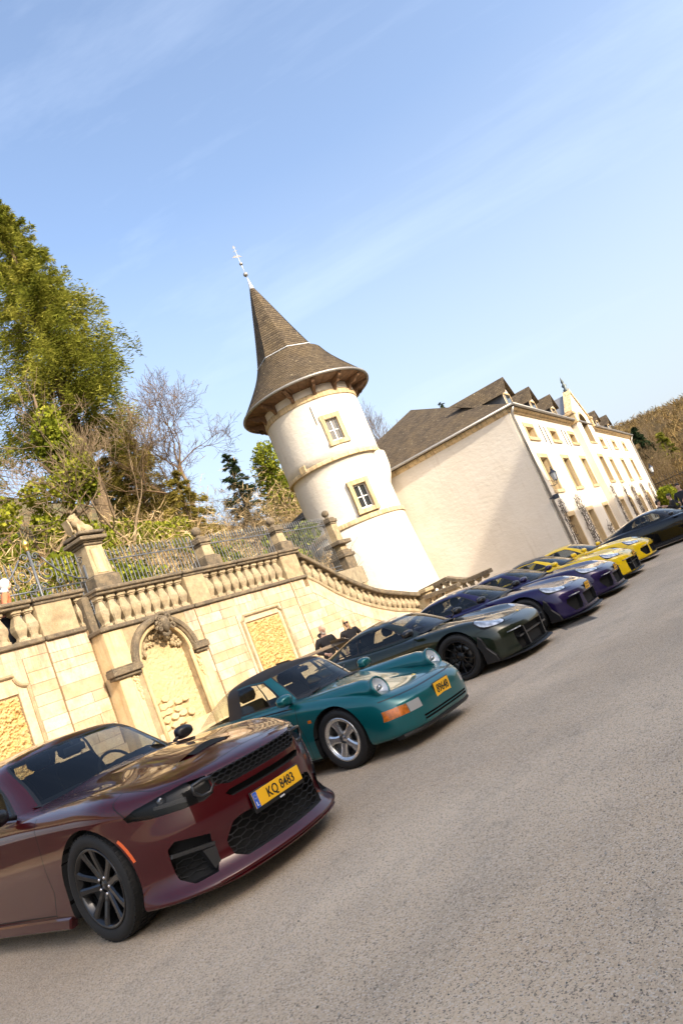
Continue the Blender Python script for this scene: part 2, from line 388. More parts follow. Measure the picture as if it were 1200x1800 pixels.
# ================================================================ retaining wall
WY, WL = 12.0, 12.4                  # front plane of the arch bay and of the recessed bay
RW = empty('retaining_wall', (14,12.2,0), 0, 'long sunlit ashlar retaining wall with arched niche behind the cars', 'wall')
RWo = Vector((14,12.2,0))
def wbuild(mb, name, mats, parent=RW):
    o = mb.build(name, mats, parent); 
    if parent is RW: o.location = -RWo
    return o
mb = MB(); mb.box(2, 9.24, WL+.03, 12.9, -.1, 3.40); mb.box(9.24, 16.6, WY+.27, 12.9, -.1, 3.2); mb.box(9.24, 9.80, WY+.03, WY+.27, -.1, 3.2); mb.box(11.40, 16.6, WY+.03, WY+.27, -.1, 3.2)
mb.prism([(16.6,-.1),(23.2,-.1),(23.2,.72),(22,.98),(20.67,1.27),(19.05,1.83),(17.7,2.47),(16.6,3.2)], WY+.03, WY+.30, 'y')
wbuild(mb, 'backing', M_JOINT)
def unit_stone(seed):
    r = random.Random(seed); m = MB(); m.cbox(-.5,.5,-.5,.5,-.5,.5,.02)
    me = m.mesh('stone'); me.materials.append(M_STONE); return me
SM = [unit_stone(1)]
SR = random.Random(21)
holes = [(9.70,11.50,-1,3.26), (13.12,15.02,1.0,2.74), (4.5,7.62,0.9,3.0), (9.15,9.72,-1,3.26)]
lows = []
def stone(x0, x1, z0, z1, y, g=.007, dz=0):
    """one dressed block"""
    if x1-x0 < .06: return
    o = bpy.data.objects.new('stone', SM[0]); COL.objects.link(o); o.parent = RW
    dep = .10; pr = SR.uniform(-.006,.008)
    o.scale = (x1-x0-g, dep, z1-z0-g); o.location = (Vector(((x0+x1)/2, y+dep/2-pr, (z0+z1)/2))-RWo)
def course_run(x0, x1, z0, z1, y, lens):
    """fill a course with blocks around the openings"""
    segs = [(x0, x1)]
    for a, b, c, d in holes:
        if z0 < d-.01 and z1 > c+.01:
            ns = []
            for s0, s1 in segs:
                if b <= s0 or a >= s1: ns.append((s0, s1)); continue
                if a > s0: ns.append((s0, a))
                if b < s1: ns.append((b, s1))
            segs = ns
    for s0, s1 in segs:
        x = s0
        while x < s1-1e-6:
            w = SR.uniform(*lens); e = x+w
            if s1-e < .28: e = s1
            stone(x, e, z0, z1, y); x = e
def courses(x0, x1, zt, zb, y, lens=(.42,.98), top=None):
    z = zt
    while z > zb+.05:
        h = SR.choice((.20,.22,.24,.26,.29)); z0 = max(zb, z-h)
        if z0-zb < .12: z0 = zb
        xe = x1(z0) if callable(x1) else x1
        course_run(x0, xe, z0, z, y, lens); z = z0
courses(5.0, 8.165, 3.40, .95, WL); courses(8.20, 9.22, 3.40, .95, WL)
courses(9.7, 11.86, 3.20, .80, WY); courses(11.90, 15.76, 3.20, .80, WY)
def stair_x(z):   # where the raking base meets a course top
    pts = [(3.2,16.55),(2.47,17.55),(1.83,18.9),(1.27,20.5),(.98,21.8),(.72,23.0),(0.,23.0)]
    for (za, xa), (zb, xb) in zip(pts, pts[1:]):
        if zb <= z <= za: return xa+(xb-xa)*(za-z)/(za-zb)
    return 16.55 if z > 3.2 else 23.
def stair_top(z0): return max(15.9, stair_x(z0+.24)-.16)
courses(15.80, lambda z: stair_top(z), 3.20, .80, WY)
mb = MB(); _b = [(16.60,3.20),(17.05,2.95),(17.7,2.50),(18.3,2.17),(19.05,1.83),(19.8,1.55),(20.67,1.27),(21.4,1.10),(22.2,.92),(23.0,.72)]
mb.prism(_b+[(x,z-.46) for x, z in _b[::-1]], WY-.014, WY+.06, 'y'); wbuild(mb, 'raking_course', M_STONE)
# lowest courses stay behind the cars: one rough band
mb = MB(); mb.box(2, 9.2, WL+.0, WL+.02, -.05, .945); mb.box(9.72, 23, WY+.004, WY+.026, -.05, .795); wbuild(mb, 'footing', M_STONE)
# ledge under the balustrade (string course)
LP = [(0,0),(-.05,.0),(-.065,.03),(-.065,.07),(-.03,.09),(0,.10)]
def straight_mould(mb, pts, prof):  # pts: 3D; prof: (out toward -Y, up)
    sweep(mb, [(Vector(p), Vector((0,1,0)), Vector((0,0,1))) for p in pts], [(a, b) for a, b in prof])
mb = MB()
for a, b in ((2,8.165),(8.20,9.14)): mb.cbox(a, b, WL-.07, 12.78, 3.40, 3.50, .02)
for a, b in ((9.14,11.86),(11.90,15.77),(15.80,16.62)): mb.cbox(a, b, WY-.07, 12.6, 3.205, 3.30, .02)
wbuild(mb, 'ledge', M_COPING)
mb = MB(); mb.box(9.212,9.236,WY+.06,WL+.05,-.05,3.2); wbuild(mb, 'return_face', M_TRIM)
# dressed bay round the niche: pilaster strips, imposts, archivolt
NX, NZ = 10.60, 2.30
mb = MB()
mb.cbox(9.20,9.50,WY-.03,WY+.12,-.05,2.18,.015); mb.cbox(9.515,9.66,WY-.005,WY+.1,-.05,2.18,.01); mb.cbox(11.52,11.78,WY-.02,WY+.1,-.05,2.18,.015); mb.cbox(11.40,11.505,WY-.005,WY+.1,-.05,2.18,.01)
mb.cbox(9.20,9.70,WY-.01,WY+.1,2.40,3.19,.012)
wbuild(mb, 'pilaster', M_TRIM)
mb = MB()
for a, b in ((9.03,9.80),(11.36,11.83)):
    mb.cbox(a+.05,b-.03,WY-.09,WY+.13,2.17,2.24,.012); mb.cbox(a,b,WY-.15,WY+.13,2.24,2.38,.015); mb.cbox(a+.02,b-.01,WY-.11,WY+.12,2.38,2.42,.01)
wbuild(mb, 'impost', M_COPING)
ri, ro = .70, .90                    # spandrel panel with an arched opening
pts_o = [(9.70,2.42)]+[(9.70,3.19),(11.50,3.19),(11.50,2.42)]
poly = [(9.70,2.30),(9.70,3.195),(11.50,3.195),(11.50,2.30)]+[(NX+ri*math.cos(a), NZ+ri*math.sin(a)) for a in [math.pi*i/24 for i in range(25)]]
mb = MB()
for i in range(24):
    a0, a1 = math.pi*i/24, math.pi*(i+1)/24
    def edge(a):
        c, s = math.cos(a), math.sin(a); k = min((.90/abs(c)) if abs(c) > 1e-6 else 9, (.895/s) if s > 1e-6 else 9); return (NX+c*k, NZ+s*k)
    e0, e1 = edge(a0), edge(a1); i0, i1 = (NX+ri*math.cos(a0), NZ+ri*math.sin(a0)), (NX+ri*math.cos(a1), NZ+ri*math.sin(a1))
    mb.add([(e0[0],WY+.0,e0[1]),(e1[0],WY,e1[1]),(i1[0],WY,i1[1]),(i0[0],WY,i0[1]),(i1[0],WY+.24,i1[1]),(i0[0],WY+.24,i0[1])], [(0,1,2,3),(3,2,4,5)])
mb.box(9.66,9.90,WY+.02,WY+.24,-.05,2.30); mb.box(11.30,11.52,WY+.02,WY+.24,-.05,2.30)
wbuild(mb, 'spandrel', M_PIER)
mb = MB()
def arch_sweep(mb, r0, prof, a0=4, a1=176, n=28, y=WY):
    path = []
    for i in range(n+1):
        a = R(a0+(a1-a0)*i/n); u = Vector((math.cos(a),0,math.sin(a))); path.append((Vector((NX,y,NZ))+u*r0, Vector((0,-1,0)), u))
    sweep(mb, path, prof, sm=False)
arch_sweep(mb, .86, [(-.01,-.07),(.06,-.07),(.09,-.04),(.13,-.03),(.15,.02),(.15,.06),(.10,.09),(-.01,.10)])
wbuild(mb, 'archivolt', M_COPING)
mb = MB(); arch_sweep(mb, .73, [(-.02,-.03),(.03,-.03),(.05,0),(.05,.03),(.02,.05),(-.02,.05)], 0, 180)
for x in (9.87, 11.33): mb.tube([(x,WY,.0),(x,WY,2.30)], .045, 8)
wbuild(mb, 'inner_moulding', M_TRIM)
def rockface(x0, x1, z0, z1, y, amp, nx, nz, sc, inside=None, seed=0):
    P = []
    for i in range(nx+1):
        row = []
        for j in range(nz+1):
            x = x0+(x1-x0)*i/nx; z = z0+(z1-z0)*j/nz; p = Vector((x*sc, seed, z*sc))
            n = mnoise(p)*.6+mnoise(p*2.3+Vector((5,1,2)))*.45+mnoise(p*5.1)*.22
            k = abs(n)**.6*(1 if n > 0 else -1); k = .55*k+.45*(1-2*abs(mnoise(p*1.6+Vector((9,4,1))))**.7)
            ed = min(1., min(i, nx-i, j, nz-j)/3.)
            row.append((x, y-amp*(k*.5+.5)*ed, z))
        P.append(row)
    return P
mb = MB(); mb.grid(rockface(9.86,11.34,.0,2.98,WY+.235,.055,90,170,13,seed=2)); wbuild(mb, 'niche_back', M_TRIM)
# dripping rockwork under the arch, lumps joined
mb = MB(); r_ = random.Random(5)
for k in range(170):
    a = r_.uniform(R(15),R(165)); rr = .66-abs(r_.gauss(0,.10)); x = NX+rr*math.cos(a)*.98; z = NZ+.05+rr*math.sin(a)*.95
    if z < NZ+.03+.25*(1-abs(x-NX)/.7): z = NZ+.10+.3*r_.random()
    s = r_.uniform(.025,.055); mb.lathe([(0.001,-s*1.3),(s*.7,-s*.7),(s,0),(s*.7,s*.7),(.001,s)], 7, (x, WY+.17-r_.random()*.06, z))
o = wbuild(mb, 'shell_rockwork', M_PIER); o['kind'] = 'stuff'
# rubble stones set at the foot of the niche
for k in range(26):
    cx = 10.08+.22*(k%4)+r_.uniform(-.04,.04)+.10*((k//4)%2); cz = .55+.155*(k//4)+r_.uniform(-.03,.03)
    n = 8; out = [(cx+(.12+r_.uniform(-.02,.02))*math.cos(2*math.pi*i/n), cz+(.078+r_.uniform(-.016,.012))*math.sin(2*math.pi*i/n)) for i in range(n)]
    m = MB(); m.prism(out, WY+.26, WY+.155-r_.uniform(0,.05), 'y', bev=.014); wbuild(m, 'rubble_stone', M_TRIM)
# cartouche at the crown of the arch
mb = MB(); cx, cz = 10.72, 3.02
mb.lathe([(.001,-.20),(.06,-.16),(.10,-.05),(.105,.05),(.08,.13),(.001,.17)], 14, (cx, WY-.16, cz))
for s in (-1,1):
    for q in range(3):
        c0 = Vector((cx+s*(.13+.03*q), WY-.13, cz+.12-.11*q)); pts = []
        for i in range(16):
            a = i*.55; rr = .085*math.exp(-a*.14); pts.append(c0+Vector((s*rr*math.cos(a),-.02-.004*i,rr*math.sin(a))))
        mb.tube(pts, [.035-.0012*i for i in range(16)], 6)
for i in range(9):
    a = math.pi*(.1+.8*i/8); mb.lathe([(.001,-.04),(.035,-.02),(.04,.02),(.001,.05)], 7, (cx+.16*math.cos(a), WY-.12, cz+.12+.14*math.sin(a)))
for i in range(7): mb.lathe([(.001,-.06),(.03,-.02),(.025,.03),(.001,.05)], 6, (cx-.09+.03*i, WY-.12, cz-.25+.012*abs(i-3)))
wbuild(mb, 'cartouche', M_COPING)
# carved drops beside the niche
for x in (9.62, 11.46):
    mb = MB()
    for k in range(22):
        s = r_.uniform(.018,.036); mb.lathe([(.001,-s*1.4),(s,-.2*s),(s*.7,s*.8),(.001,s)], 6, (x+r_.uniform(-.07,.07)*(1-k/26), WY-.02, 2.12-.022*k))
    wbuild(mb, 'carved_drop', M_TRIM)
# rocaille panels in moulded frames
def panel(x0, x1, z0, z1, y, seed, nx, nz):
    m = MB(); m.box(x0-.02,x1+.02,y+.05,y+.12,z0,z1+.02); wbuild(m, 'panel_bed', M_TRIM)
    m = MB(); m.grid(rockface(x0,x1,z0,z1,y+.075,.16,nx,nz,13.,seed=seed)); wbuild(m, 'rockwork_panel', M_ROCK)
t = NT('ochre_rockwork'); c = t.mix(t.ramp(t.noise(7,5,.6), [(.35,0.),(.7,1.)]), (.54,.34,.12), (.62,.46,.23)); c = t.mix(t.ramp(t.noise(30,4,.7), [(.48,0.),(.72,.7)]), c, (.22,.13,.05)); t.bsdf(c, .95, t.bump(t.noise(60,4,.7), .8, .012)); M_ROCK = t.m
panel(13.42, 14.78, 1.0, 2.46, WY, 3, 130, 140)
panel(5.3, 7.33, .9, 2.55, WL, 8, 170, 140)
def frame_mould(pts, y, w=.07):
    m = MB(); path = []
    n = len(pts)
    for i, (x, z) in enumerate(pts):
        a = Vector((pts[max(i-1,0)][0], 0, pts[max(i-1,0)][1])); b = Vector((pts[min(i+1,n-1)][0], 0, pts[min(i+1,n-1)][1])); t_ = (b-a).normalized(); up = Vector((-t_.z,0,t_.x))
        path.append((Vector((x,y,z)), Vector((0,-1,0)), up))
    sweep(m, path, [(-.01,-w/2),(.03,-w/2),(.055,-w*.15),(.055,w*.3),(.02,w/2),(-.01,w/2)]); wbuild(m, 'panel_moulding', M_PIER)
def scallop(x0, x1, zt, zb, r=.22):
    p = [(x0,zb)]; p += [(x0,zt-r)]+[(x0+r*math.sin(a), zt-r*math.cos(a)+0) for a in [R(90*i/6) for i in range(7)]][1:]
    q = [(x1-r*math.sin(R(90*i/6)), zt-r*math.cos(R(90*i/6))) for i in range(7)][::-1]
    return p+q+[(x1,zt-r),(x1,zb)]
frame_mould(scallop(13.26,14.94,2.66,.9,.12), WY); frame_mould(scallop(5.0,7.56,2.92,.9,.24), WL)
m = MB(); m.cbox(13.15,13.40,WY,WY+.1,.9,2.72,.006); m.cbox(14.80,15.0,WY,WY+.1,.9,2.72,.006); m.cbox(13.40,14.80,WY+.001,WY+.1,2.48,2.725,.006); m.cbox(13.13,15.01,WY+.006,WY+.1,2.72,3.0,.006)
m.cbox(7.35,7.61,WL,WL+.1,.9,2.98,.006); m.cbox(4.6,7.35,WL+.001,WL+.1,2.57,2.98,.006); m.cbox(4.6,7.615,WL+.006,WL+.1,2.975,3.26,.006); wbuild(m, 'panel_surround', M_STONE)

# ================================================================ balustrades
def baluster_mesh(h=.62, r=.122):
    prof = [(0,1.0),(.10,1.0),(.11,.74),(.14,.66),(.18,.66),(.36,1.0),(.40,1.05),(.52,1.05),(.55,.96),(.78,.58),(.83,.56),(.84,.74),(.87,.74),(.89,.96),(1.0,.96)]
    m = MB(); P = []
    for z, k in prof:
        q = r*k; c = q*.28; P.append([(-q+c,-q,z*h),(q-c,-q,z*h),(q,-q+c,z*h),(q,q-c,z*h),(q-c,q,z*h),(-q+c,q,z*h),(-q,q-c,z*h),(-q,-q+c,z*h)])
    m.grid(P, 0, False, closev=True); m.f.append(tuple(range(8))); m.mi.append(0); m.sm.append(False)
    b = (len(prof)-1)*8; m.f.append(tuple(b+i for i in range(8))); m.mi.append(0); m.sm.append(False)
    me = m.mesh('baluster'); me.materials.append(M_BALUST); return me
BM = baluster_mesh()
def baluster(parent, x, y, z, h=.62, rz=0, sx=1):
    o = bpy.data.objects.new('baluster', BM); COL.objects.link(o); o.parent = parent; o.location = Vector((x,y,z))-parent.location; o.scale = (sx,1,h/.62); o.rotation_euler = (0,0,rz)
def coping(mb, x0, x1, y0, y1, zt, th=.15):
    mb.cbox(x0,x1,y0,y1,zt-th*.55,zt,.02); mb.cbox(x0+.02,x1-.02,y0+.05,y1-.05,zt-th,zt-th*.5,.015)
# terrace, recessed bay
B1 = empty('terrace_balustrade', (8,12.58,3.5), 0, 'weathered stone balustrade left of the lion pier, recessed stretch with lichen block', 'balustrade')
def bb(mb, name, mat, P): o = mb.build(name, mat, P); o.location = -P.location; return o
mb = MB(); coping(mb, 2, 8.15, 12.34, 12.80, 4.31); coping(mb, 8.19, 9.40, 12.34, 12.80, 4.31); bb(mb, 'coping', M_COPING, B1)
mb = MB(); mb.cbox(8.22,9.06,12.42,12.72,3.50,4.17,.012); bb(mb, 'pier_block', M_PIER, B1)
for x in (5.45,5.85,6.25,6.65,7.05,7.45,7.85,8.10,9.28): baluster(B1, x, 12.57, 3.50, .665)
# terrace, arch bay and right stretch
B2 = empty('terrace_balustrade', (12.8,12.18,3.3), 0, 'weathered stone balustrade above the arched niche and rock panel', 'balustrade')
mb = MB()
for a, b in ((9.36,11.87),(11.91,13.9),(13.92,15.70)): coping(mb, a, b, WY-.06, 12.42, 4.16)
coping(mb, 15.72, 16.74, WY-.08, 12.44, 4.175, .16)
bb(mb, 'coping', M_COPING, B2)
for a, b in ((11.93,12.60),(15.80,16.60)):
    mb = MB(); mb.cbox(a,b,WY+.02,12.36,3.30,4.02,.012); bb(mb, 'pier_block', M_PIER, B2)
for k in range(9): baluster(B2, 9.50+.285*k, 12.18, 3.30, .71, sx=1.05 if k else .8)
for k in range(10): baluster(B2, 12.74+.318*k, 12.18, 3.30, .71, sx=1.08)
mb = MB(); mb.cbox(9.22,9.40,12.30,12.80,3.3,4.10,.02); bb(mb, 'return_block', M_COPING, B2)
# stair rail sweeping down to the yard
B3 = empty('stair_balustrade', (19.5,12.18,2), 0, 'stone balustrade sweeping down the stair in front of the tower', 'balustrade')
top = [(16.70,4.02),(17.1,3.80),(17.67,3.47),(18.2,3.13),(18.8,2.80),(19.4,2.51),(20.03,2.25),(20.7,2.05),(21.53,1.86),(22.3,1.68),(23.1,1.52)]
bot = [(16.60,3.20),(17.05,2.95),(17.7,2.50),(18.3,2.17),(19.05,1.83),(19.8,1.55),(20.67,1.27),(21.4,1.10),(22.2,.92),(23.0,.72)]
def rail(pts, y0, y1, dz0, dz1, name, mat, P):
    m = MB(); path = [(Vector((x,(y0+y1)/2,z)), Vector((0,1,0)), Vector((0,0,1))) for x, z in pts]; w = (y1-y0)/2
    sweep(m, path, [(-w+.02,dz0),(w-.02,dz0),(w,dz0+.03),(w,dz1-.03),(w-.03,dz1),(-w+.03,dz1),(-w,dz1-.03),(-w,dz0+.03)]); bb(m, name, mat, P)
rail(top, WY-.06, 12.42, -.16, 0, 'handrail', M_COPING, B3); rail(bot, WY-.05, 12.40, -.02, .12, 'raking_base', M_PIER, B3)
def interp(pts, x):
    for (xa, za), (xb, zb) in zip(pts, pts[1:]):
        if xa <= x <= xb: return za+(zb-za)*(x-xa)/(xb-xa)
    return pts[-1][1]
for k in range(19):
    x = 16.95+.315*k; zb = interp(bot, x)+.08; zt = interp(top, x)-.12; baluster(B3, x, 12.18, zb, zt-zb, sx=1.05)
# lower flight turning towards the yard
B4 = empty('stair_balustrade', (24,11.3,.6), 0, 'short dark stone balustrade of the lower stair against the white gable', 'balustrade')
def railY(pts, x0, x1, dz0, dz1, name, mat, P):
    m = MB(); w = (x1-x0)/2
    sweep(m, [(Vector(((x0+x1)/2,y,z)), Vector((1,0,0)), Vector((0,0,1))) for y, z in pts], [(-w,dz0),(w,dz0),(w,dz1-.02),(w-.03,dz1),(-w+.03,dz1),(-w,dz1-.02)]); bb(m, name, mat, P)
railY([(12.5,1.64),(11.25,1.71)], 23.85, 24.2, -.15, 0, 'handrail', M_COPING, B4); railY([(11.24,1.71),(10.6,1.40),(10.45,1.36),(9.5,1.37)], 23.84, 24.21, -.16, 0, 'handrail', M_COPING, B4)
railY([(12.5,.75),(11.24,.78),(10.5,.45),(9.5,.45)], 23.85, 24.2, -.7, 0, 'base_wall', M_PIER, B4)
for k in range(9):
    y = 12.3-.32*k; zt = 1.50 if y > 11.2 else max(1.2, 1.5-.45*(11.2-y)); zb = .76 if y > 11.2 else max(.44,.76-.44*(11.2-y)); baluster(B4, 24.02, y, zb, zt-zb+.04)
mb = MB(); mb.cbox(22.9,23.4,11.75,12.5,0,1.5,.02); mb.cbox(22.8,23.5,11.65,12.55,1.46,1.60,.02); bb(mb, 'newel', M_PIER, B4)
B5 = empty('stair_balustrade', (22.5,11,.6), 0, 'near dark stone rail of the lower stair with square block end', 'balustrade')
railY([(11.6,1.37),(10.2,1.33)], 22.3, 22.66, -.15, 0, 'handrail', M_COPING, B5)
mb = MB(); mb.cbox(22.34,22.62,10.25,10.75,0,1.2,.015); bb(mb, 'end_block', M_PIER, B5)
for k in range(3): baluster(B5, 22.48, 11.0+.27*k, .5, .72)
mb = MB(); mb.box(22.33,22.63,10.2,11.6,-.02,.5); bb(mb, 'base_wall', M_PIER, B5)
# stair treads behind the rails
ST = empty('stone_stair', (20,13,0), 0, 'stone stair climbing behind the sweeping balustrade', 'stair')
for k in range(15):
    x = 22.6-.40*k; m = MB(); m.cbox(x-.42,x,12.38,13.8,0 if k < 2 else .12*k-.1,.22+.2*k,.012); o = m.build('step', M_PIER, ST); o.location = -ST.location

# ================================================================ terrace railing: piers with balls, railings, gate, lion
FY, TZ = 13.5, 3.2
def pier(x, wp=.92, ws=.60, ztop=5.36, ball=.165, label='', y=FY, zp=4.72):
    P = empty('railing_pier', (x,y,TZ), 0, label, 'pier', 'stone piers of the terrace railing'); h = ztop-TZ; zpl = zp-TZ
    m = MB(); m.cbox(-wp/2,wp/2,-wp/2,wp/2,0,zpl,.02); m.cbox(-wp/2+.06,wp/2-.06,-wp/2+.06,wp/2-.06,zpl,zpl+.05,.015); m.build('plinth', M_COPING, P)
    m = MB(); m.add([(a*ws/2*k,b*ws/2*k,z) for z, k in ((zpl+.05,1.),(h-.25,.86)) for a, b in ((-1,-1),(1,-1),(1,1),(-1,1))], [(0,1,5,4),(1,2,6,5),(2,3,7,6),(3,0,4,7),(4,5,6,7)]); m.build('shaft', M_PIER, P)
    m = MB(); m.cbox(-ws*.5,ws*.5,-ws*.5,ws*.5,h-.27,h-.20,.015); m.cbox(-ws*.60,ws*.60,-ws*.60,ws*.60,h-.20,h-.08,.02); m.cbox(-ws*.48,ws*.48,-ws*.48,ws*.48,h-.08,h,.02); m.build('cap', M_COPING, P)
    if ball:
        m = MB(); m.lathe([(.001,-.03),(.09,-.02),(.07,.06)]+[(ball*math.sin(a), .07+ball*.92-ball*math.cos(a)) for a in [R(25+155*i/12) for i in range(13)]], 20, (0,0,h)); m.build('ball', M_COPING, P)
    return P
pier(14.48, .62, .40, 5.36, .145, 'stone pier with dark ball finial above the lichen block of the balustrade')
pier(17.98, .62, .40, 5.36, .145, 'stone pier with dark ball finial at the head of the stair')
P3 = pier(21.30, .60, .42, 5.36, .14, 'stone pier with pale ball finial in front of the white tower', zp=4.0)
m = MB(); m.cbox(-.36,.36,-.36,.36,-3.3,.02,.02); m.build('footing', M_PIER, P3); m = MB(); m.cbox(-.42,.42,-.38,.38,1.05,1.2,.02); m.cbox(-.37,.37,-.35,.35,.55,.68,.02); m.build('moulding', M_COPING, P3)
PL = pier(10.74, .74, .54, 5.80, 0, 'large moulded stone gate pier carrying the seated lion')
m = MB(); m.cbox(-.16,.16,-.285,-.25,1.60,2.22,.01); m.build('raised_panel', M_TRIM, PL)
m = MB(); m.cbox(-.36,.36,-.36,.36,2.60,2.68,.02); m.cbox(-.385,.385,-.385,.385,2.44,2.54,.02); m.build('cornice', M_COPING, PL)
def bar_mesh(h):
    m = MB(); m.tube([(0,0,0),(0,0,h-.10)], .013, 6); m.lathe([(.012,0),(.030,.03),(.012,.045),(.028,.08),(.001,.22)], 6, (0,0,h-.10)); me = m.mesh('bar'); me.materials.append(M_IRON); return me
def railing(x0, x1, zb, zt, label, y=FY, low=None):
    P = empty('iron_railing', ((x0+x1)/2,y,zb), 0, label, 'railing', 'iron railings on the terrace'); me = bar_mesh(zt-zb); n = int((x1-x0)/.125)
    for k in range(n):
        o = bpy.data.objects.new('bar', me); COL.objects.link(o); o.parent = P; o.location = (x0+(k+.5)*(x1-x0)/n-P.location.x, 0, 0)
    for z in ((zt-zb-.20), .18)+((low,) if low else ()):
        m = MB(); m.box(-(x1-x0)/2,(x1-x0)/2,-.018,.018,z-.014,z+.014); m.build('rail', M_IRON, P)
railing(11.15, 14.20, TZ, 5.36, 'grey spear-topped railing between lion pier and ball pier')
railing(14.78, 17.70, TZ, 5.36, 'grey spear-topped railing between the two dark ball piers')
railing(18.26, 21.0, TZ, 5.34, 'grey spear-topped railing next to the tower with low double rail', low=.32)
# the scrolled gate
G = empty('iron_gate', (9.2,FY,TZ), 0, 'ornate grey scrolled iron gate with gilded finial beside the lion pier', 'gate')
def gtube(name, pts, r=.016, mat=M_IRON):
    m = MB()
    for p in (pts if isinstance(pts[0], list) else [pts]): m.tube([(a,0,b) for a, b in p], r, 6)
    return m.build(name, mat, G)
def spiral(cx, cz, r0, turns, a0, d=1, k=.16, n=26):
    return [(cx+r0*math.exp(-k*t)*math.cos(a0+d*t), cz+r0*math.exp(-k*t)*math.sin(a0+d*t)) for t in [turns*2*math.pi*i/n for i in range(n+1)]]
h0 = 5.86-TZ
gtube('centre_post', [(0,0),(0,h0-.2)], .032); m = MB(); m.lathe([(.02,0),(.05,.03),(.03,.06),(.075,.12),(.08,.18),(.05,.26),(.001,.31)], 12, (0,0,h0-.2)); m.build('gilded_finial', M_GOLD, G)
gtube('hinge_post', [(1.28,0),(1.28,1.92)], .035)
gtube('rail', [[(-1.3,1.52),(1.28,1.52)],[(-1.3,.2),(1.28,.2)],[(-1.3,.12),(1.28,.12)]], .02)
for s in (-1,1): gtube('crest_curve', [(s*.28,2.28),(s*.40,2.12),(s*.55,1.95),(s*.75,1.78),(s*1.0,1.65),(s*1.28,1.60)], .02)
for s in (-1,1):
    gtube('scroll', [spiral(s*.30,1.90,.24,1.6,R(90),s), spiral(s*.13,2.32,.10,1.4,R(0 if s>0 else 180),s), spiral(s*.12,2.12,.09,1.3,R(200 if s>0 else -20),-s), spiral(s*.55,1.66,.10,1.3,R(90),s), spiral(s*.22,1.33,.14,1.5,R(90),s), spiral(s*.12,1.60,.10,1.3,R(0 if s>0 else 180),s)], .014)
    gtube('scroll', [spiral(s*.35,.85,.09,1.4,R(90),s), spiral(s*.12,.80,.08,1.4,R(90),-s), spiral(s*1.12,.95,.08,1.3,R(0),s), spiral(s*1.12,.78,.08,1.3,R(0),-s), spiral(1.22,2.05,.14,1.5,R(-60),1)], .013)
    gtube('lattice', [[(s*.04,.95),(s*.22,1.3)],[(s*.5,.75),(s*.22,1.3)],[(s*.22,1.3),(s*.10,.75)],[(s*.5,.75),(s*.60,1.05)]], .012)
gb = MB(); gb.tube([(0,0,.12),(0,0,1.52)], .012, 6); gbm = gb.mesh('bar'); gbm.materials.append(M_IRON)
gs = bar_mesh(.62)
for k in range(-9,10):
    if abs(k) < 1: continue
    o = bpy.data.objects.new('bar', gbm); COL.objects.link(o); o.parent = G; o.location = (k*.128,0,0)
    if abs(k) > 3: o = bpy.data.objects.new('bar', gs); COL.objects.link(o); o.parent = G; o.location = (k*.128,.01,1.5)
m = MB(); m.box(1.28,1.42,-.03,.03,.9,.97); m.box(1.28,1.42,-.03,.03,1.4,1.47); m.build('hinge', M_IRON, G)

# seated stone lion with shield
LSC = .86
def blobs(name, bl, mat, parent=None, loc=(0,0,0), vox=.02, rz=0, sm=2):
    m = MB()
    for c, r, rot in bl:
        M = Matrix.Translation(c) @ (rot.to_matrix().to_4x4() if rot else Matrix.Identity(4)) @ Matrix.Diagonal((*r,1)) if not isinstance(r, (int,float)) else Matrix.Translation(c) @ Matrix.Diagonal((r,r,r,1))
        m.lathe([(math.sin(math.pi*i/8)+1e-4, -math.cos(math.pi*i/8)) for i in range(9)], 12, M=M)
    o = m.build(name, mat, parent, loc, rz)
    md = o.modifiers.new('remesh', 'REMESH'); md.mode = 'VOXEL'; md.voxel_size = vox; md.use_smooth_shade = True
    s = o.modifiers.new('smooth', 'SMOOTH'); s.iterations = sm; s.factor = .5
    return o
from mathutils import Euler
LI = empty('stone_lion', (10.74,FY,5.87), 0, 'seated weathered stone lion holding a shield on the gate pier', 'statue')
E_ = Euler
blobs('body', [((.16,0,.16),(.22,.16,.17),None), ((.02,0,.28),(.15,.14,.24),E_((0,R(-28),0))), ((-.10,0,.40),(.15,.15,.17),None), ((-.14,0,.53),(.14,.13,.13),None), ((-.24,0,.53),(.09,.08,.06),None), ((-.25,0,.46),(.06,.06,.025),None), ((-.13,.1,.62),.04,None), ((-.13,-.1,.62),.04,None),
   ((-.12,-.09,.18),(.05,.05,.2),None), ((-.12,.09,.18),(.05,.05,.2),None), ((-.17,-.09,.03),(.09,.06,.045),None), ((-.17,.09,.03),(.09,.06,.045),None), ((.14,-.14,.14),(.14,.07,.13),None), ((.14,.14,.14),(.14,.07,.13),None), ((.05,-.15,.04),(.14,.06,.045),None), ((.05,.15,.04),(.14,.06,.045),None), ((.34,0,.06),(.12,.05,.05),None),((.38,.02,.16),(.05,.05,.12),None)], M_PIER, LI, vox=.018)
m = MB(); m.prism([(-.11,.0),(-.14,.2),(-.13,.38),(.13,.38),(.14,.2),(.11,.0),(0,-.07)], -.03, .03, 'x', bev=.015); o = m.build('shield', M_PIER, LI, (-.34,0,.10)); o.rotation_euler = (0,R(-14),0)
m = MB(); m.cbox(-.42,.42,-.24,.24,-.10,.0,.015); m.build('base', M_COPING, LI, (-.02,0,0)); LI.scale = (LSC,LSC,LSC)
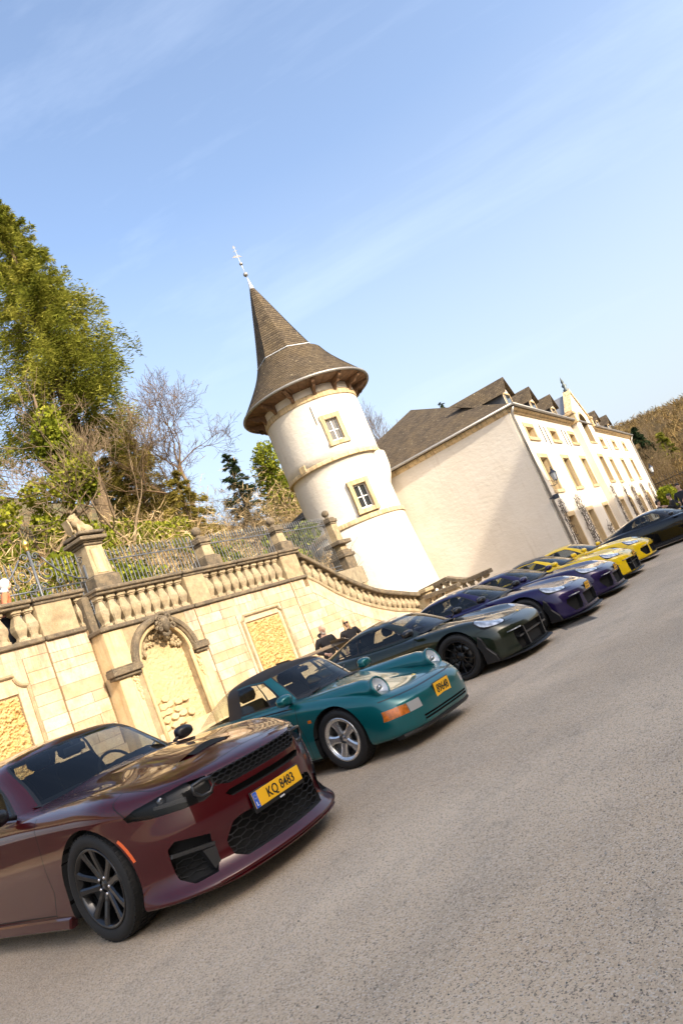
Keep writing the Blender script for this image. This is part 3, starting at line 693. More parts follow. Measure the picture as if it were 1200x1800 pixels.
# ================================================================ round tower
TX, TY, TR = 27.85, 16.15, 2.31
T = empty('round_tower', (TX,TY,0), 0, 'white plastered round tower with bell-cast slate spire', 'tower')
FA = math.atan2(-TY, -TX)            # direction from the tower to the viewer
def uvset(me, f):
    uv = me.uv_layers.new(name='UVMap')
    for p in me.polygons:
        us = [f(me.vertices[me.loops[li].vertex_index].co) for li in p.loop_indices]
        if max(u[0] for u in us)-min(u[0] for u in us) > 4: 
            mu = max(u[0] for u in us); us = [(u[0] if mu-u[0] < 4 else u[0]+PER[0], u[1]) for u in us]
        for li, u in zip(p.loop_indices, us): uv.data[li].uv = u
PER = [2*math.pi*2.3]
# wall with two window openings
wins = [(FA+math.asin(.70/TR), 9.80, .58, 1.05), (FA+math.asin(.72/TR), 6.47, .62, 1.12)]   # angle, z centre, half width -> full w, h
def tower_r(z):
    return TR+.02 if z > 8.5 else (TR-.10+.0 if z > 5.5 else TR-.06+(5.5-z)*.065)
zs = sorted(set([0,1,2,3,4,4.7,5.49,5.51,6,7,8,8.49,8.51,9,10,11,11.75,12.1]+[w[1]+s*w[3]/2 for w in wins for s in (-1,1)]))
As = sorted(set([round(FA-math.pi+2*math.pi*i/72,6) for i in range(72)]+[round(w[0]+s*math.asin(w[2]/2/TR),6) for w in wins for s in (-1,1)]))
mb = MB(); n = len(As)
for i in range(n):
    a0, a1 = As[i], As[(i+1)%n]+(2*math.pi if i == n-1 else 0); am = (a0+a1)/2
    for z0, z1 in zip(zs, zs[1:]):
        zm = (z0+z1)/2
        if any(abs(am-w[0]) < math.asin(w[2]/2/TR) and abs(zm-w[1]) < w[3]/2 for w in wins): continue
        q = [((tower_r(z)+.012*mnoise(Vector((3*math.cos(a),3*math.sin(a),z*.8))))*math.cos(a), (tower_r(z)+.012*mnoise(Vector((3*math.cos(a),3*math.sin(a),z*.8))))*math.sin(a), z) for a, z in ((a0,z0),(a1,z0),(a1,z1),(a0,z1))]
        mb.add(q, [(0,1,2,3)], 0, True)
me = mb.mesh('wall', False); bm = bmesh.new(); bm.from_mesh(me); bmesh.ops.remove_doubles(bm, verts=bm.verts, dist=1e-4); bm.to_mesh(me); bm.free()
link('wall', me, M_PLASTER, T)
def ring(z0, z1, r0, r1, name, mat, a0=0, a1=2*math.pi, n=72):
    m = MB(); m.lathe([(r0,z0),(r1,z0),(r1+.0,z0+.02),(r1,z1-.02),(r1-.02,z1),(r0,z1)], n, sm=True, a0=a0, a1=a1); return m.build(name, mat, T)
ring(8.42, 8.60, TR-.2, TR+.055, 'string_course', M_TRIM); ring(5.40, 5.62, TR-.2, TR+.01, 'string_course', M_TRIM); ring(11.42, 11.70, TR-.1, TR+.06, 'string_course', M_TRIM)
for a, zc, w, h in wins:
    M = Matrix.Rotation(a, 4, 'Z')
    x = TR+.05; r0 = TR-.34
    fw, s = w/2, .19
    m = MB()
    m.cbox(r0,x,-fw-s,-fw,zc-h/2-.02,zc+h/2+.02,.008,M=M); m.cbox(r0,x,fw,fw+s,zc-h/2-.02,zc+h/2+.02,.008,M=M); m.cbox(r0,x-.003,-fw-s-.02,fw+s+.02,zc+h/2+.02,zc+h/2+.24,.008,M=M); m.cbox(r0,x+.03,-fw-s-.03,fw+s+.03,zc-h/2-.22,zc-h/2-.02,.008,M=M)
    W_ = m.build('window', M_TRIM, T)
    m = MB(); xg = TR-.18; m.box(xg,xg+.01,-fw,fw,zc-h/2,zc+h/2,M=M); m.build('pane', M_PANE, W_)
    m = MB(); f = .05
    for y0, y1, z0, z1 in ((-fw,-fw+f,-h/2,h/2),(fw-f,fw,-h/2,h/2),(-fw+f,fw-f,h/2-f,h/2),(-fw+f,fw-f,-h/2,-h/2+f+.03),(-.028,.028,-h/2+.08,h/2-f),(-fw+f,-.028,-.02,.02),(.028,fw-f,-.02,.02)): m.box(xg+.01,xg+.05,y0,y1,zc+z0,zc+z1,M=M)
    m.build('sash', M_WFRAME, W_)
m = MB(); a = FA+.02; m.tube([((TR+.05)*math.cos(a-.02*k*0),(TR+.05)*math.sin(a),11.15-.9*k) for k in (0,.5,1)], .014, 6); m.build('wall_anchor', M_IRONB, T)
m = MB(); a = FA-.62; M = Matrix.Rotation(a,4,'Z'); m.cbox(TR-.1,TR+.07,-.18,.18,8.5,8.82,.01,M=M); m.build('stone_block', M_TRIM, T)
# corbelled bulge towards the house
ga = FA+R(88); M = Matrix.Rotation(ga,4,'Z')
m = MB(); P = []
for z, k in ((8.40,.52),(8.1,.52),(7.7,.50),(7.3,.40),(6.9,.22),(6.6,.03)): P.append([tuple(M @ Vector((TR-.3+k*1.0*math.cos(b), .95*math.sin(b), z))) for b in [R(-90+180*i/10) for i in range(11)]])
m.grid(P); m.build('corbel', M_PLASTER, T)
# eaves: soffit boards, brackets, gutter
ER, EZ = 3.2, 12.2
nb = 44
for k in range(nb):
    a = 2*math.pi*k/nb
    if math.cos(a-FA) < -.35: continue
    m = MB(); w = .5*ER*2*math.pi/nb-.012; M = Matrix.Rotation(a,4,'Z')
    m.add([tuple(M @ Vector(p)) for p in ((TR-.05,-w*.72,12.02),(TR-.05,w*.72,12.02),(ER-.03,w,12.14),(ER-.03,-w,12.14),(TR-.05,-w*.72,12.05),(TR-.05,w*.72,12.05),(ER-.03,w,12.17),(ER-.03,-w,12.17))], [(0,3,2,1),(4,5,6,7),(0,1,5,4),(1,2,6,5),(2,3,7,6),(3,0,4,7)])
    m.build('soffit_board', M_WOOD, T)
bk = MB(); pr = [(0,0),(0,-.50),(.10,-.54),(.16,-.44),(.20,-.34),(.34,-.30),(.40,-.36),(.50,-.34),(.60,-.22),(.74,-.20),(.80,-.10),(.78,0)]
bk.prism([(TR+x,12.08+z*.9+x*.12) for x, z in pr], -.075, .075, 'y'); bme = bk.mesh('bracket'); bme.materials.append(M_WOOD)
for k in range(14):
    o = bpy.data.objects.new('bracket', bme); COL.objects.link(o); o.parent = T; o.rotation_euler = (0,0,FA+R(12)+2*math.pi*k/14)
m = MB(); n = 90; m.tube([((ER+.03)*math.cos(2*math.pi*i/n),(ER+.03)*math.sin(2*math.pi*i/n),EZ) for i in range(n)], .065, 8, closed=True); m.build('gutter', M_ZINC, T)
# bell-cast skirt and octagonal spire (slate courses stand proud of one another)
sk = [(3.24,12.24),(2.97,12.56),(2.66,12.95),(2.36,13.34),(2.09,13.72),(1.88,14.06),(1.66,14.5)]
def skirt_r(z):
    for (ra, za), (rb, zb) in zip(sk, sk[1:]):
        if za <= z <= zb: return ra+(rb-ra)*(z-za)/(zb-za)
    return sk[-1][0] if z > 14 else sk[0][0]
m = MB(); P = []; z = 12.24; prof = []
while z < 14.45:
    prof.append((skirt_r(z)+.022, z)); z1 = min(14.46, z+.115); prof.append((skirt_r(z1)+.006, z1-.002)); z = z1
m.lathe(prof, 96, sm=False); me = m.mesh('skirt_roof'); PER[0] = 2*math.pi*2.4
uvset(me, lambda c: (math.atan2(c.y,c.x)*2.4, c.z*1.5)); link('skirt_roof', me, M_SLATE, T)
TIP = Vector((-.16,.28,18.95)); m = MB(); n8 = 8; off8 = FA+R(9)
sp_b, sp_t = 13.55, 18.88
def oct_pt(k, z, grow=0.):
    f = (z-sp_b)/(sp_t-sp_b); r = (1.98*(1-f)+.10*f)*(1-.05*math.sin(math.pi*f))+grow; a = off8+2*math.pi*k/n8
    return (r*math.cos(a)+TIP.x*max(0,f), r*math.sin(a)+TIP.y*max(0,f), z)
z = sp_b; rows = []
while z < sp_t-.01:
    z1 = min(sp_t, z+.13); rows.append((z,.016)); rows.append((z1-.002,.002)); z = z1
vs = []; fs = []; uvs = []
for k in range(n8):
    b = len(m.v)
    g = [[oct_pt(k,zz,gr), oct_pt(k+1,zz,gr)] for zz, gr in rows]; m.grid(g, 0, False)
me = m.mesh('spire_roof')
uv = me.uv_layers.new(name='UVMap')
for p in me.polygons:
    c = p.center; k = int(((math.atan2(c.y-TIP.y*max(0,(c.z-sp_b)/(sp_t-sp_b)), c.x-TIP.x*max(0,(c.z-sp_b)/(sp_t-sp_b)))-off8)%(2*math.pi))/(2*math.pi/n8)); am = off8+2*math.pi*(k+.5)/n8
    for li in p.loop_indices: v = me.vertices[me.loops[li].vertex_index].co; uv.data[li].uv = (-v.x*math.sin(am)+v.y*math.cos(am)+k*3.37, v.z)
link('spire_roof', me, M_SLATE, T)
m = MB(); pts = []
for i in range(8*10):
    k = i/10; kk = int(k); fr_ = k-kk; a = Vector(oct_pt(kk,14.0)); b = Vector(oct_pt(kk+1,14.0)); p = a.lerp(b, fr_); zz = 14.02+.26*(abs(fr_-.5)*2)**1.2 - .12
    rr = max(skirt_r(zz)+.03, 0); q = Vector((p.x,p.y,0)).normalized()
    # flashing follows where the flat spire faces meet the round skirt
    lo, hi = 13.6, 14.6
    for _ in range(22):
        mid = (lo+hi)/2; A = Vector(oct_pt(kk,mid)); B = Vector(oct_pt(kk+1,mid)); pp = A.lerp(B, fr_); 
        if math.hypot(pp.x,pp.y) > skirt_r(mid)+.012: hi = mid
        else: lo = mid
    zz = (lo+hi)/2; A = Vector(oct_pt(kk,zz)); B = Vector(oct_pt(kk+1,zz)); pp = A.lerp(B, fr_); l = max(.3, math.hypot(pp.x,pp.y)); pts.append((pp.x/l*(l+.02),pp.y/l*(l+.02),zz))
m.tube(pts, .030, 5, closed=True); m.build('flashing', M_LEAD, T)
F = MB(); F.lathe([(.115,-.10),(.13,-.02),(.05,.42),(.028,.60)], 12, (TIP.x,TIP.y,18.86)); F.build('lead_cap', M_LEAD, T)
F = MB(); q = (TIP.x,TIP.y,0); F.tube([(TIP.x,TIP.y,19.3),(TIP.x-.02,TIP.y+.03,21.35)], .016, 6); fin = F.build('finial', M_LEAD, T)
for z, r in ((19.68,.12),(20.32,.09)):
    m = MB(); m.lathe([(r*math.sin(math.pi*i/10)+.001,-r*math.cos(math.pi*i/10)) for i in range(11)], 14, (TIP.x-.01,TIP.y+.01,z)); m.build('ball', M_ZINC, fin)
m = MB(); d = Vector((math.cos(FA+math.pi/2), math.sin(FA+math.pi/2), 0))
def vane(pts, z0): 
    c = [Vector((TIP.x-.02,TIP.y+.03,z0))+d*a*.75+Vector((0,0,b*.75)) for a, b in pts]; nn = d.cross(Vector((0,0,1)))*.006; k = len(c)
    m.add([p+nn for p in c]+[p-nn for p in c], [tuple(range(k)), tuple(range(2*k-1,k-1,-1))]+[(i,(i+1)%k,k+(i+1)%k,k+i) for i in range(k)])
vane([(-.42,.10),(-.12,-.02),(.10,-.05),(.30,-.13),(.14,.06),(.02,.16),(-.10,.12),(-.22,.20),(-.30,.10)], 20.75)
vane([(0,.0),(.05,.07),(.13,.08),(.07,.13),(.05,.2),(0,.28),(-.05,.2),(-.07,.13),(-.13,.08),(-.05,.07)], 21.22)
vane([(-.16,-.02),(.16,-.02),(.16,.02),(-.16,.02)], 21.1)
m.build('weather_vane', M_ZINC, fin)
# ================================================================ long white house
HO = Vector((29.8,8.0,0)); HA = R(1.8); HL = 38.3
H = empty('long_house', HO, HA, 'long white house with yellow stone windows, slate roof and dormers', 'house')
M_HPL = M_PLASTER
GE = Vector((30.45-29.8, 13.3, 0)); GE.rotate(Matrix.Rotation(-HA,3,'Z'))    # back corner in local coordinates
rows = [(6.20,6.74,.72),(3.50,5.15,.72),(-.5,2.15,.72)]
bays = [2.5,7.15,11.85,21.8,27.1,32.4]
RL, RR, RPJ = 13.1, 18.5, .35
def facade_wall(mb, x0, x1, z0, z1, holes, y, dep=.42):
    xs = sorted(set([x0,x1]+[v for h in holes for v in h[:2]])); zs = sorted(set([z0,z1]+[v for h in holes for v in h[2:4]]))
    for a, b in zip(xs, xs[1:]):
        for c, d in zip(zs, zs[1:]):
            if any(h[0]-1e-6 <= a and b <= h[1]+1e-6 and h[2]-1e-6 <= c and d <= h[3]+1e-6 for h in holes): continue
            mb.add([(a,y,c),(b,y,c),(b,y,d),(a,y,d)], [(0,1,2,3)])
holes = [(b-.72,b+.72,z0,z1) for b in bays for z0, z1, _ in rows]
mb = MB(); facade_wall(mb, 0, RL, -.6, 7.45, [h for h in holes if h[1] < RL], 0.); mb.build('facade_wall', M_HPL, H); mb = MB(); facade_wall(mb, RR, HL, -.6, 7.45, [h for h in holes if h[0] > RR], 0.)
mb.add([(HL,0,0),(HL,13.3,0),(HL,13.3,7.45),(HL,0,7.45)], [(0,1,2,3)]); mb.build('facade_wall', M_HPL, H)
mb = MB(); P = []
for i in range(21):
    f = i/20; row = []
    for j in range(13):
        z = -.6+8.1*j/12; p = GE*f; row.append((p.x-.012*mnoise(Vector((f*9,z,2)))-.0, p.y, z))
    P.append(row)
mb.grid(P, 0, True); mb.build('gable_wall', M_HPL, H)
# projecting centre bay with gable
RC = (RL+RR)/2
mb = MB(); y = -RPJ
rh = [(RC-.72,RC+.72,3.50,5.15),(RC-.72,RC+.72,-.5,2.15)]
facade_wall(mb, RL, RR, -.6, 6.20, rh, y)
ar = 1.05; ztop = 8.25
arcp = [(RC+ar*math.cos(a), 7.55+ar*.62*math.sin(a)) for a in [math.pi*i/16 for i in range(17)]]
def gable_edge(x): return 9.75-(abs(x-RC))*.62 if abs(x-RC) > .0 else 9.75
for xa, xb in ((RL,RC-ar),(RC+ar,RR)):
    mb.add([(xa,y,6.2),(xb,y,6.2),(xb,y,gable_edge(xb)),(xa,y,gable_edge(xa))], [(0,1,2,3)])
for p, q in zip(arcp, arcp[1:]): mb.add([(p[0],y,p[1]),(q[0],y,q[1]),(q[0],y,gable_edge(q[0])),(p[0],y,gable_edge(p[0]))], [(0,1,2,3)])
for x in (RL, RR): mb.add([(x,y,0),(x,.0,0),(x,.0,7.45),(x,3.2,8.2),(x,y,8.2)], [(0,1,2,3,4)])
mb.build('centre_bay_wall', M_HPL, H)
CB = mb = MB()
for p, q in zip(arcp, arcp[1:]): mb.add([(p[0],y,p[1]),(q[0],y,q[1]),(q[0],y+.5,q[1]),(p[0],y+.5,p[1])], [(0,1,2,3)])
mb.box(RC-ar-.001,RC-ar,y,y+.5,6.2,7.55); mb.box(RC+ar,RC+ar+.001,y,y+.5,6.2,7.55); mb.box(RC-ar-.12,RC+ar+.12,y-.05,y+.45,6.08,6.2)
# stone arch ring proud of the wall
for i in range(16):
    p, q = arcp[i], arcp[i+1]; k = 1.16
    P0 = (RC+(p[0]-RC)*k, 7.55+(p[1]-7.55)*1.22); Q0 = (RC+(q[0]-RC)*k, 7.55+(q[1]-7.55)*1.22)
    mb.add([(p[0],y-.03,p[1]),(q[0],y-.03,q[1]),(Q0[0],y-.03,Q0[1]),(P0[0],y-.03,P0[1]),(Q0[0],y,Q0[1]),(P0[0],y,P0[1])], [(0,1,2,3),(3,2,4,5)])
aw = mb.build('arched_window', M_TRIM, H)
mb = MB(); mb.add([(RC-ar,y+.42,6.2),(RC+ar,y+.42,6.2),(RC+ar,y+.42,7.55)]+[(p[0],y+.42,p[1]) for p in arcp[1:]], [tuple(range(3+16))]); mb.build('pane', M_PANE, aw)
mb = MB(); mb.box(RC-.03,RC+.03,y+.36,y+.41,6.2,8.1); mb.box(RC-ar,RC+ar,y+.365,y+.412,7.5,7.56); mb.build('sash', M_WFRAME, aw)
# gable coping, shoulders, finial and roof of the bay
mb = MB()
for s in (-1,1): mb.prism([(RC,9.78),(RC,9.98),(RC+s*2.78,8.25),(RC+s*2.78,8.05)], y-.08, y+.35, 'y')
mb.build('gable_coping', M_TRIM, H)
mb = MB(); mb.prism([(RL,8.0),(RR,8.0),(RC,9.75)], y+.36, 4.4, 'y'); me = mb.mesh('bay_roof'); link('bay_roof', me, M_ZINC, H)
for x in (RL-.05,RR+.05):
    mb = MB(); mb.cbox(x-.30,x+.30,-.55,.5,7.95,8.12,.03); mb.cbox(x-.24,x+.24,-.5,.4,7.4,7.95,.02); mb.build('shoulder_stone', M_TRIM, H)
mb = MB(); mb.lathe([(.16,-.05),(.18,.1),(.08,.18),(.17,.36),(.06,.5),(.1,.6),(.001,1.0)], 12, (RC,y+.1,9.95)); mb.build('finial', simple('dark_lead', (.11,.13,.13), .5, metal=.4), H)
# windows and doors with stone surrounds
M_DOORW = simple('grey_brown_door', (.16,.12,.085), .6, vary=.2)
def opening(x, z0, z1, y0, door):
    w = .72; s = .19; m = MB(); o = .025; d = .46
    for a, b in ((x-w-s,x-w),(x+w,x+w+s)): m.cbox(a,b,y0-o,y0+d,z0,z1,.006)
    m.cbox(x-w-s-.02,x+w+s+.02,y0-o-.003,y0+d,z1,z1+.21,.006)
    if not door: m.cbox(x-w-s-.03,x+w+s+.03,y0-o-.05,y0+d,z0-.17,z0,.006)
    W_ = m.build('door' if door else 'window', M_TRIM, H); yg = y0+.40
    if door:
        m = MB(); m.cbox(x-w,x-.005,yg,yg+.06,-.5,z1-.02,.01); m.build('leaf', M_DOORW, W_); m = MB(); m.cbox(x+.005,x+w,yg,yg+.06,-.5,z1-.02,.01); m.build('leaf', M_DOORW, W_)
    else:
        m = MB(); m.box(x-w,x+w,yg,yg+.01,z0,z1); m.build('pane', M_PANE, W_)
        m = MB(); f = .07
        for a, b, c, e in ((x-w,x-w+f,z0,z1),(x+w-f,x+w,z0,z1),(x-w+f,x+w-f,z1-f,z1),(x-w+f,x+w-f,z0,z0+f),(x-.04,x+.04,z0+f,z1-f)): m.box(a,b,yg-.05,yg-.002,c,e)
        if z1-z0 > 1: m.box(x-w+f,x-.04,yg-.045,yg-.002,z0+1.05,z0+1.10); m.box(x+.04,x+w-f,yg-.045,yg-.002,z0+1.05,z0+1.10)
        m.build('sash', M_WFRAME, W_)
for b in bays:
    for z0, z1, _ in rows: opening(b, z0, z1, 0., z0 < 0)
for a, b, c, d in rh: opening(RC, c, d, -RPJ, c < 0)
# cornice, gutter, roof
mb = MB(); 
for a, b in ((0.,RL),(RR,HL)): mb.prism([(0.,7.35),(-.10,7.38),(-.14,7.46),(-.26,7.50),(-.30,7.60),(0.05,7.62)], a-.02 if a == 0 else a, b, 'x')
mb.build('cornice', M_TRIM, H)
mb = MB(); g0, g1 = Vector((-.05,0,0)), GE
mb.add([(0,0,7.28),(GE.x,GE.y,7.28),(GE.x,GE.y,7.52),(0,0,7.52),(-.10,0,7.40),(GE.x-.10,GE.y,7.40),(GE.x-.10,GE.y,7.52),(-.10,0,7.52)], [(4,5,6,7),(0,4,5,1) ,(3,2,6,7)]); mb.build('gable_cornice', M_TRIM, H)
RGX, RGY, RGZ = 6.9, 6.65, 11.6; ez = 7.62; o = .32
A = Vector((-.16,-o,ez)); Bk = Vector((GE.x-.62,GE.y+.3,ez)); C_ = Vector((HL+.3,-o,ez)); D_ = Vector((HL+.3,13.6,ez)); ap = Vector((RGX,RGY,RGZ)); ap2 = Vector((HL-6.6,RGY,RGZ))
mb = MB(); mb.add([A,Bk,C_,D_,ap,ap2], [(1,0,4),(0,2,5,4),(2,3,5),(3,1,4,5)])
th = Vector((0,0,-.10)); mb.add([A+th,Bk+th,C_+th,D_+th,A,Bk,C_,D_], [(0,1,5,4),(0,4,6,2),(2,6,7,3),(0,2,3,1)])
me = mb.mesh('roof'); uv = me.uv_layers.new(name='UVMap')
for p in me.polygons:
    n = p.normal; u = Vector((0,0,1)).cross(n); u = u.normalized() if u.length > .01 else Vector((1,0,0)); v = n.cross(u)
    for li in p.loop_indices: c = me.vertices[me.loops[li].vertex_index].co; uv.data[li].uv = (c.dot(u), c.dot(v))
link('roof', me, M_SLATE, H)
mb = MB(); mb.tube([tuple(A+Vector((-.02,-.02,-.03))),tuple(Bk+Vector((-.05,0,-.03)))], .065, 8); mb.build('gutter', M_ZINC, H); mb = MB(); mb.tube([tuple(A+Vector((0,-.05,-.03))),tuple(C_+Vector((0,-.05,-.03)))], .065, 8); mb.build('gutter', M_ZINC, H)
mb = MB(); mb.tube([(.0,-.30,7.5),(.04,-.14,7.25),(.12,-.10,7.05),(.12,-.10,.1)], .065, 8); mb.build('downpipe', M_ZINC, H)
mb = MB(); mb.tube([(HL-.1,-.30,7.5),(HL-.2,-.10,7.1),(HL-.2,-.10,.1)], .065, 8); mb.build('downpipe', M_ZINC, H)
# dormers
def dormer(x):
    D = MB(); zb, zt, w, y0 = 8.02, 8.72, .62, .30; za = 9.50
    D.prism([(x-w,zb),(x+w,zb),(x+w,zt),(x,za-.1),(x-w,zt)], y0, y0+.12, 'y'); d = D.build('dormer', M_HPL, H)
    m = MB(); m.box(x-w+.14,x+w-.14,y0-.015,y0+.02,zb+.12,zt-.02); m.build('pane', M_PANE, d)
    m = MB(); m.box(x-w+.06,x-w+.16,y0-.03,y0,zb+.05,zt); m.box(x+w-.16,x+w-.06,y0-.03,y0,zb+.05,zt); m.box(x-w+.16,x+w-.16,y0-.03,y0,zt-.08,zt); m.build('surround', M_TRIM, d)
    bk = lambda z: y0+max(.2,(z-zb+.0)/.565)
    m = MB()
    for s in (-1,1): m.add([(x+s*(w+.02),y0+.01,zb-.3),(x+s*(w+.02),y0+.01,zt+.02),(x+s*(w+.02),bk(zt)+.2,zt+.02)], [(0,1,2)])
    me = m.mesh('cheek'); uvset(me, lambda c: (c.y, c.z)); link('cheek', me, M_SLATE2, d)
    m = MB()
    for s in (-1,1): m.add([(x,y0-.22,za),(x+s*(w+.20),y0-.22,zt-.12),(x+s*(w+.20),bk(zt)+.1,zt-.12),(x,bk(za)+.2,za),(x,y0-.22,za-.07),(x+s*(w+.20),y0-.22,zt-.19)], [(0,1,2,3),(0,4,5,1)])
    me = m.mesh('dormer_roof'); uvset(me, lambda c: (c.y, c.x*1.3)); link('dormer_roof', me, M_SLATE, d)
M_SLATE2 = simple('dark_cheek_slate', (.06,.065,.075), .6, bump=.6, bscale=12, vary=.3)
for b in (2.45,7.1,11.8,26.2,31.6): dormer(b)
mb = MB()
for x, z in ((4.6,6.5),(5.4,6.4),(9.4,6.45),(10.2,6.4),(24.2,6.4),(29.6,6.4)):
    m = MB(); m.tube([(x,-.03,z-.5),(x,-.03,z+.5)], .02, 5); m.build('wall_anchor', M_IRONB, H)

# espaliered climbers on the piers between the doors
def climber(s, w, h, label, dens=1.):
    r = random.Random(int(s*100)); P = Vector((s,-.05 if not RL < s < RR else -.05-RPJ,0)); P.rotate(Matrix.Rotation(HA,3,'Z')); P += HO
    m = MB(); n = int(52*w*h*dens)
    for k in range(max(2,int(w*3))):
        x = -w/2+w*(k+.5)/max(2,int(w*3)); pts = []; 
        for q in range(12): pts.append((x+r.uniform(-.06,.06), -.04-r.random()*.05, h*q/11*r.uniform(.9,1)))
        m.tube(pts, [.02*(1-.06*q) for q in range(12)], 4)
    for k in range(n):
        x, z = r.uniform(-w/2,w/2), h*r.random()**.8; L_ = r.uniform(.15,.45); a = r.uniform(-.5,.5) if r.random() < .7 else r.uniform(-1.6,1.6); sg = r.choice((-1,1))
        m.tube([(x,-.05,z),(x+sg*L_*.5*math.cos(a),-.06-r.random()*.08,z+L_*.5*math.sin(a)),(x+sg*L_*math.cos(a),-.05-r.random()*.12,z+L_*math.sin(a)+.03)], [.011,.009,.004], 3, cap=False)
    o = m.build('climbing_plant', simple('dry_vine_twig', (.075,.055,.04), .9)); o.location = P; o.rotation_euler = (0,0,HA); tag(o, label, 'climber', 'bare climbers on the house front')
climber(1.05,.95,3.0,'bare climber on the white house between downpipe and first door'); climber(4.85,1.5,3.1,'bare climber on the white house between first and second doors'); climber(9.5,1.3,1.1,'short bare climber on the house right of the dark door')
climber(13.6,.7,3.2,'bare climber on the house at the near edge of the centre bay',1.4); climber(17.9,.8,3.0,'bare climber on the centre bay beside its door',1.2); climber(20.0,1.2,2.9,'bare climber just beyond the centre bay of the house'); climber(24.4,1.8,3.0,'bare climber between far doors of the white house'); climber(29.8,1.8,3.0,'bare climber near the far end of the house front'); climber(35.,1.6,2.9,'bare climber at the far corner of the house front')

# lanterns
M_LAMPG = simple('lantern_glass', (.62,.66,.70), .15)
M_LAMPB = simple('lantern_blue_black', (.035,.045,.07), .4, metal=.3)
def lantern(loc, label, sc=1., rz=HA):
    Ln = empty('wall_lantern', loc, rz, label, 'lantern'); s = sc
    m = MB(); m.tube([(0,.35*s,-.35*s),(0,.2*s,-.42*s),(0,.02*s,-.38*s),(0,0,-.22*s)], .018*s, 6); m.tube([(0,.35*s,-.1*s),(0,.15*s,-.2*s),(0,.04*s,-.34*s)], .012*s, 5); m.build('bracket', M_LAMPB, Ln)
    m = MB(); m.lathe([(.09*s,-.2*s),(.15*s,.14*s)], 6, sm=False); m.build('glass', M_LAMPG, Ln)
    m = MB()
    for k in range(6):
        a = math.pi*k/3; m.tube([(.092*s*math.cos(a),.092*s*math.sin(a),-.2*s),(.153*s*math.cos(a),.153*s*math.sin(a),.14*s)], .010*s, 4)
    m.lathe([(.001,-.24*s),(.1*s,-.22*s),(.1*s,-.19*s)], 6, sm=False); m.build('cage', M_LAMPB, Ln)
    m = MB(); m.lathe([(.18*s,.13*s),(.17*s,.17*s),(.10*s,.25*s),(.06*s,.27*s),(.07*s,.33*s),(.02*s,.36*s),(.03*s,.42*s),(.001,.47*s)], 6, sm=False); m.build('roof_cap', M_LAMPB, Ln)
def onfac(s, off, z): 
    v = Vector((s,off,z)); v.rotate(Matrix.Rotation(HA,3,'Z')); return HO+v
lantern(onfac(.35,-.55,3.98), 'blue-black wall lantern on bracket at the house corner above the cars', .95)
m = MB(); m.cbox(-.12,.12,-.2,.02,-.10,.10,.02); m.cbox(-.03,.03,-.02,.2,-.03,.03,.005)
o = m.build('flood_lamp', M_LAMPB, None, onfac(-.12,-.25,3.1), HA+.6); tag(o, 'small dark floodlight under the lantern at the house corner', 'lamp')
lantern(onfac(38.6,-.5,4.0), 'blue-black wall lantern at the far end of the white house', 1.3)
# ================================================================ vegetation
def m_leaf(name, c1, c2, c3, tr=.35):
    t = NT(name); g = t.n('ShaderNodeAttribute', attribute_name='tint').outputs['Fac']
    c = t.ramp(g, [(0.,c1),(.5,c2),(1.,c3)])
    d = t.n('ShaderNodeBsdfDiffuse'); l = t.n('ShaderNodeBsdfTranslucent'); x = t.n('ShaderNodeMixShader'); x.inputs[0].default_value = tr
    t.l(c, d.inputs['Color']); t.l(c, l.inputs['Color']); t.l(d.outputs[0], x.inputs[1]); t.l(l.outputs[0], x.inputs[2]); t.l(x.outputs[0], t.out.inputs['Surface']); return t.m
M_NEEDLE = m_leaf('conifer_needles', (.068,.088,.013), (.185,.195,.028), (.38,.36,.07))
M_NEEDLE2 = m_leaf('pale_conifer_needles', (.12,.11,.022), (.27,.225,.05), (.44,.35,.11))
M_DARKFIR = m_leaf('dark_fir_needles', (.014,.024,.012), (.028,.045,.022), (.05,.07,.03), .2)
M_IVY = m_leaf('ivy_leaves', (.055,.080,.010), (.19,.22,.024), (.42,.41,.055), .3)
M_BARK = simple('grey_brown_bark', (.15,.105,.062), .95, bump=.8, bscale=18, vary=.4); M_TWIG = simple('tan_dead_stems', (.42,.30,.155), .95); M_TWIGD = simple('brown_bare_twigs', (.13,.082,.042), .95)
M_PALEB = simple('pale_lichen_bark', (.24,.175,.105), .95, bump=.8, bscale=22, vary=.4)
def quads_obj(name, C, A, B, tint, mat, parent=None):
    """leaf cards: centre C, half axes A,B (n,3)"""
    n = len(C); V = np.empty((n,4,3)); V[:,0] = C-A-B*.4; V[:,1] = C-B*.0+B; V[:,2] = C+A+B*.2; V[:,3] = C-B
    V[:,0] = C-A; V[:,1] = C+B; V[:,2] = C+A; V[:,3] = C-B
    me = bpy.data.meshes.new(name); me.vertices.add(n*4); me.vertices.foreach_set('co', V.reshape(-1)); me.loops.add(n*4); me.loops.foreach_set('vertex_index', np.arange(n*4)); me.polygons.add(n); me.polygons.foreach_set('loop_start', np.arange(0,n*4,4)); me.polygons.foreach_set('loop_total', np.full(n,4))
    me.update(); a = me.attributes.new('tint','FLOAT','FACE'); a.data.foreach_set('value', np.clip(tint,0,1).astype(np.float32)); return link(name, me, mat, parent)
def rand_dirs(g, n):
    v = g.normal(size=(n,3)); return v/np.linalg.norm(v,axis=1,keepdims=True)
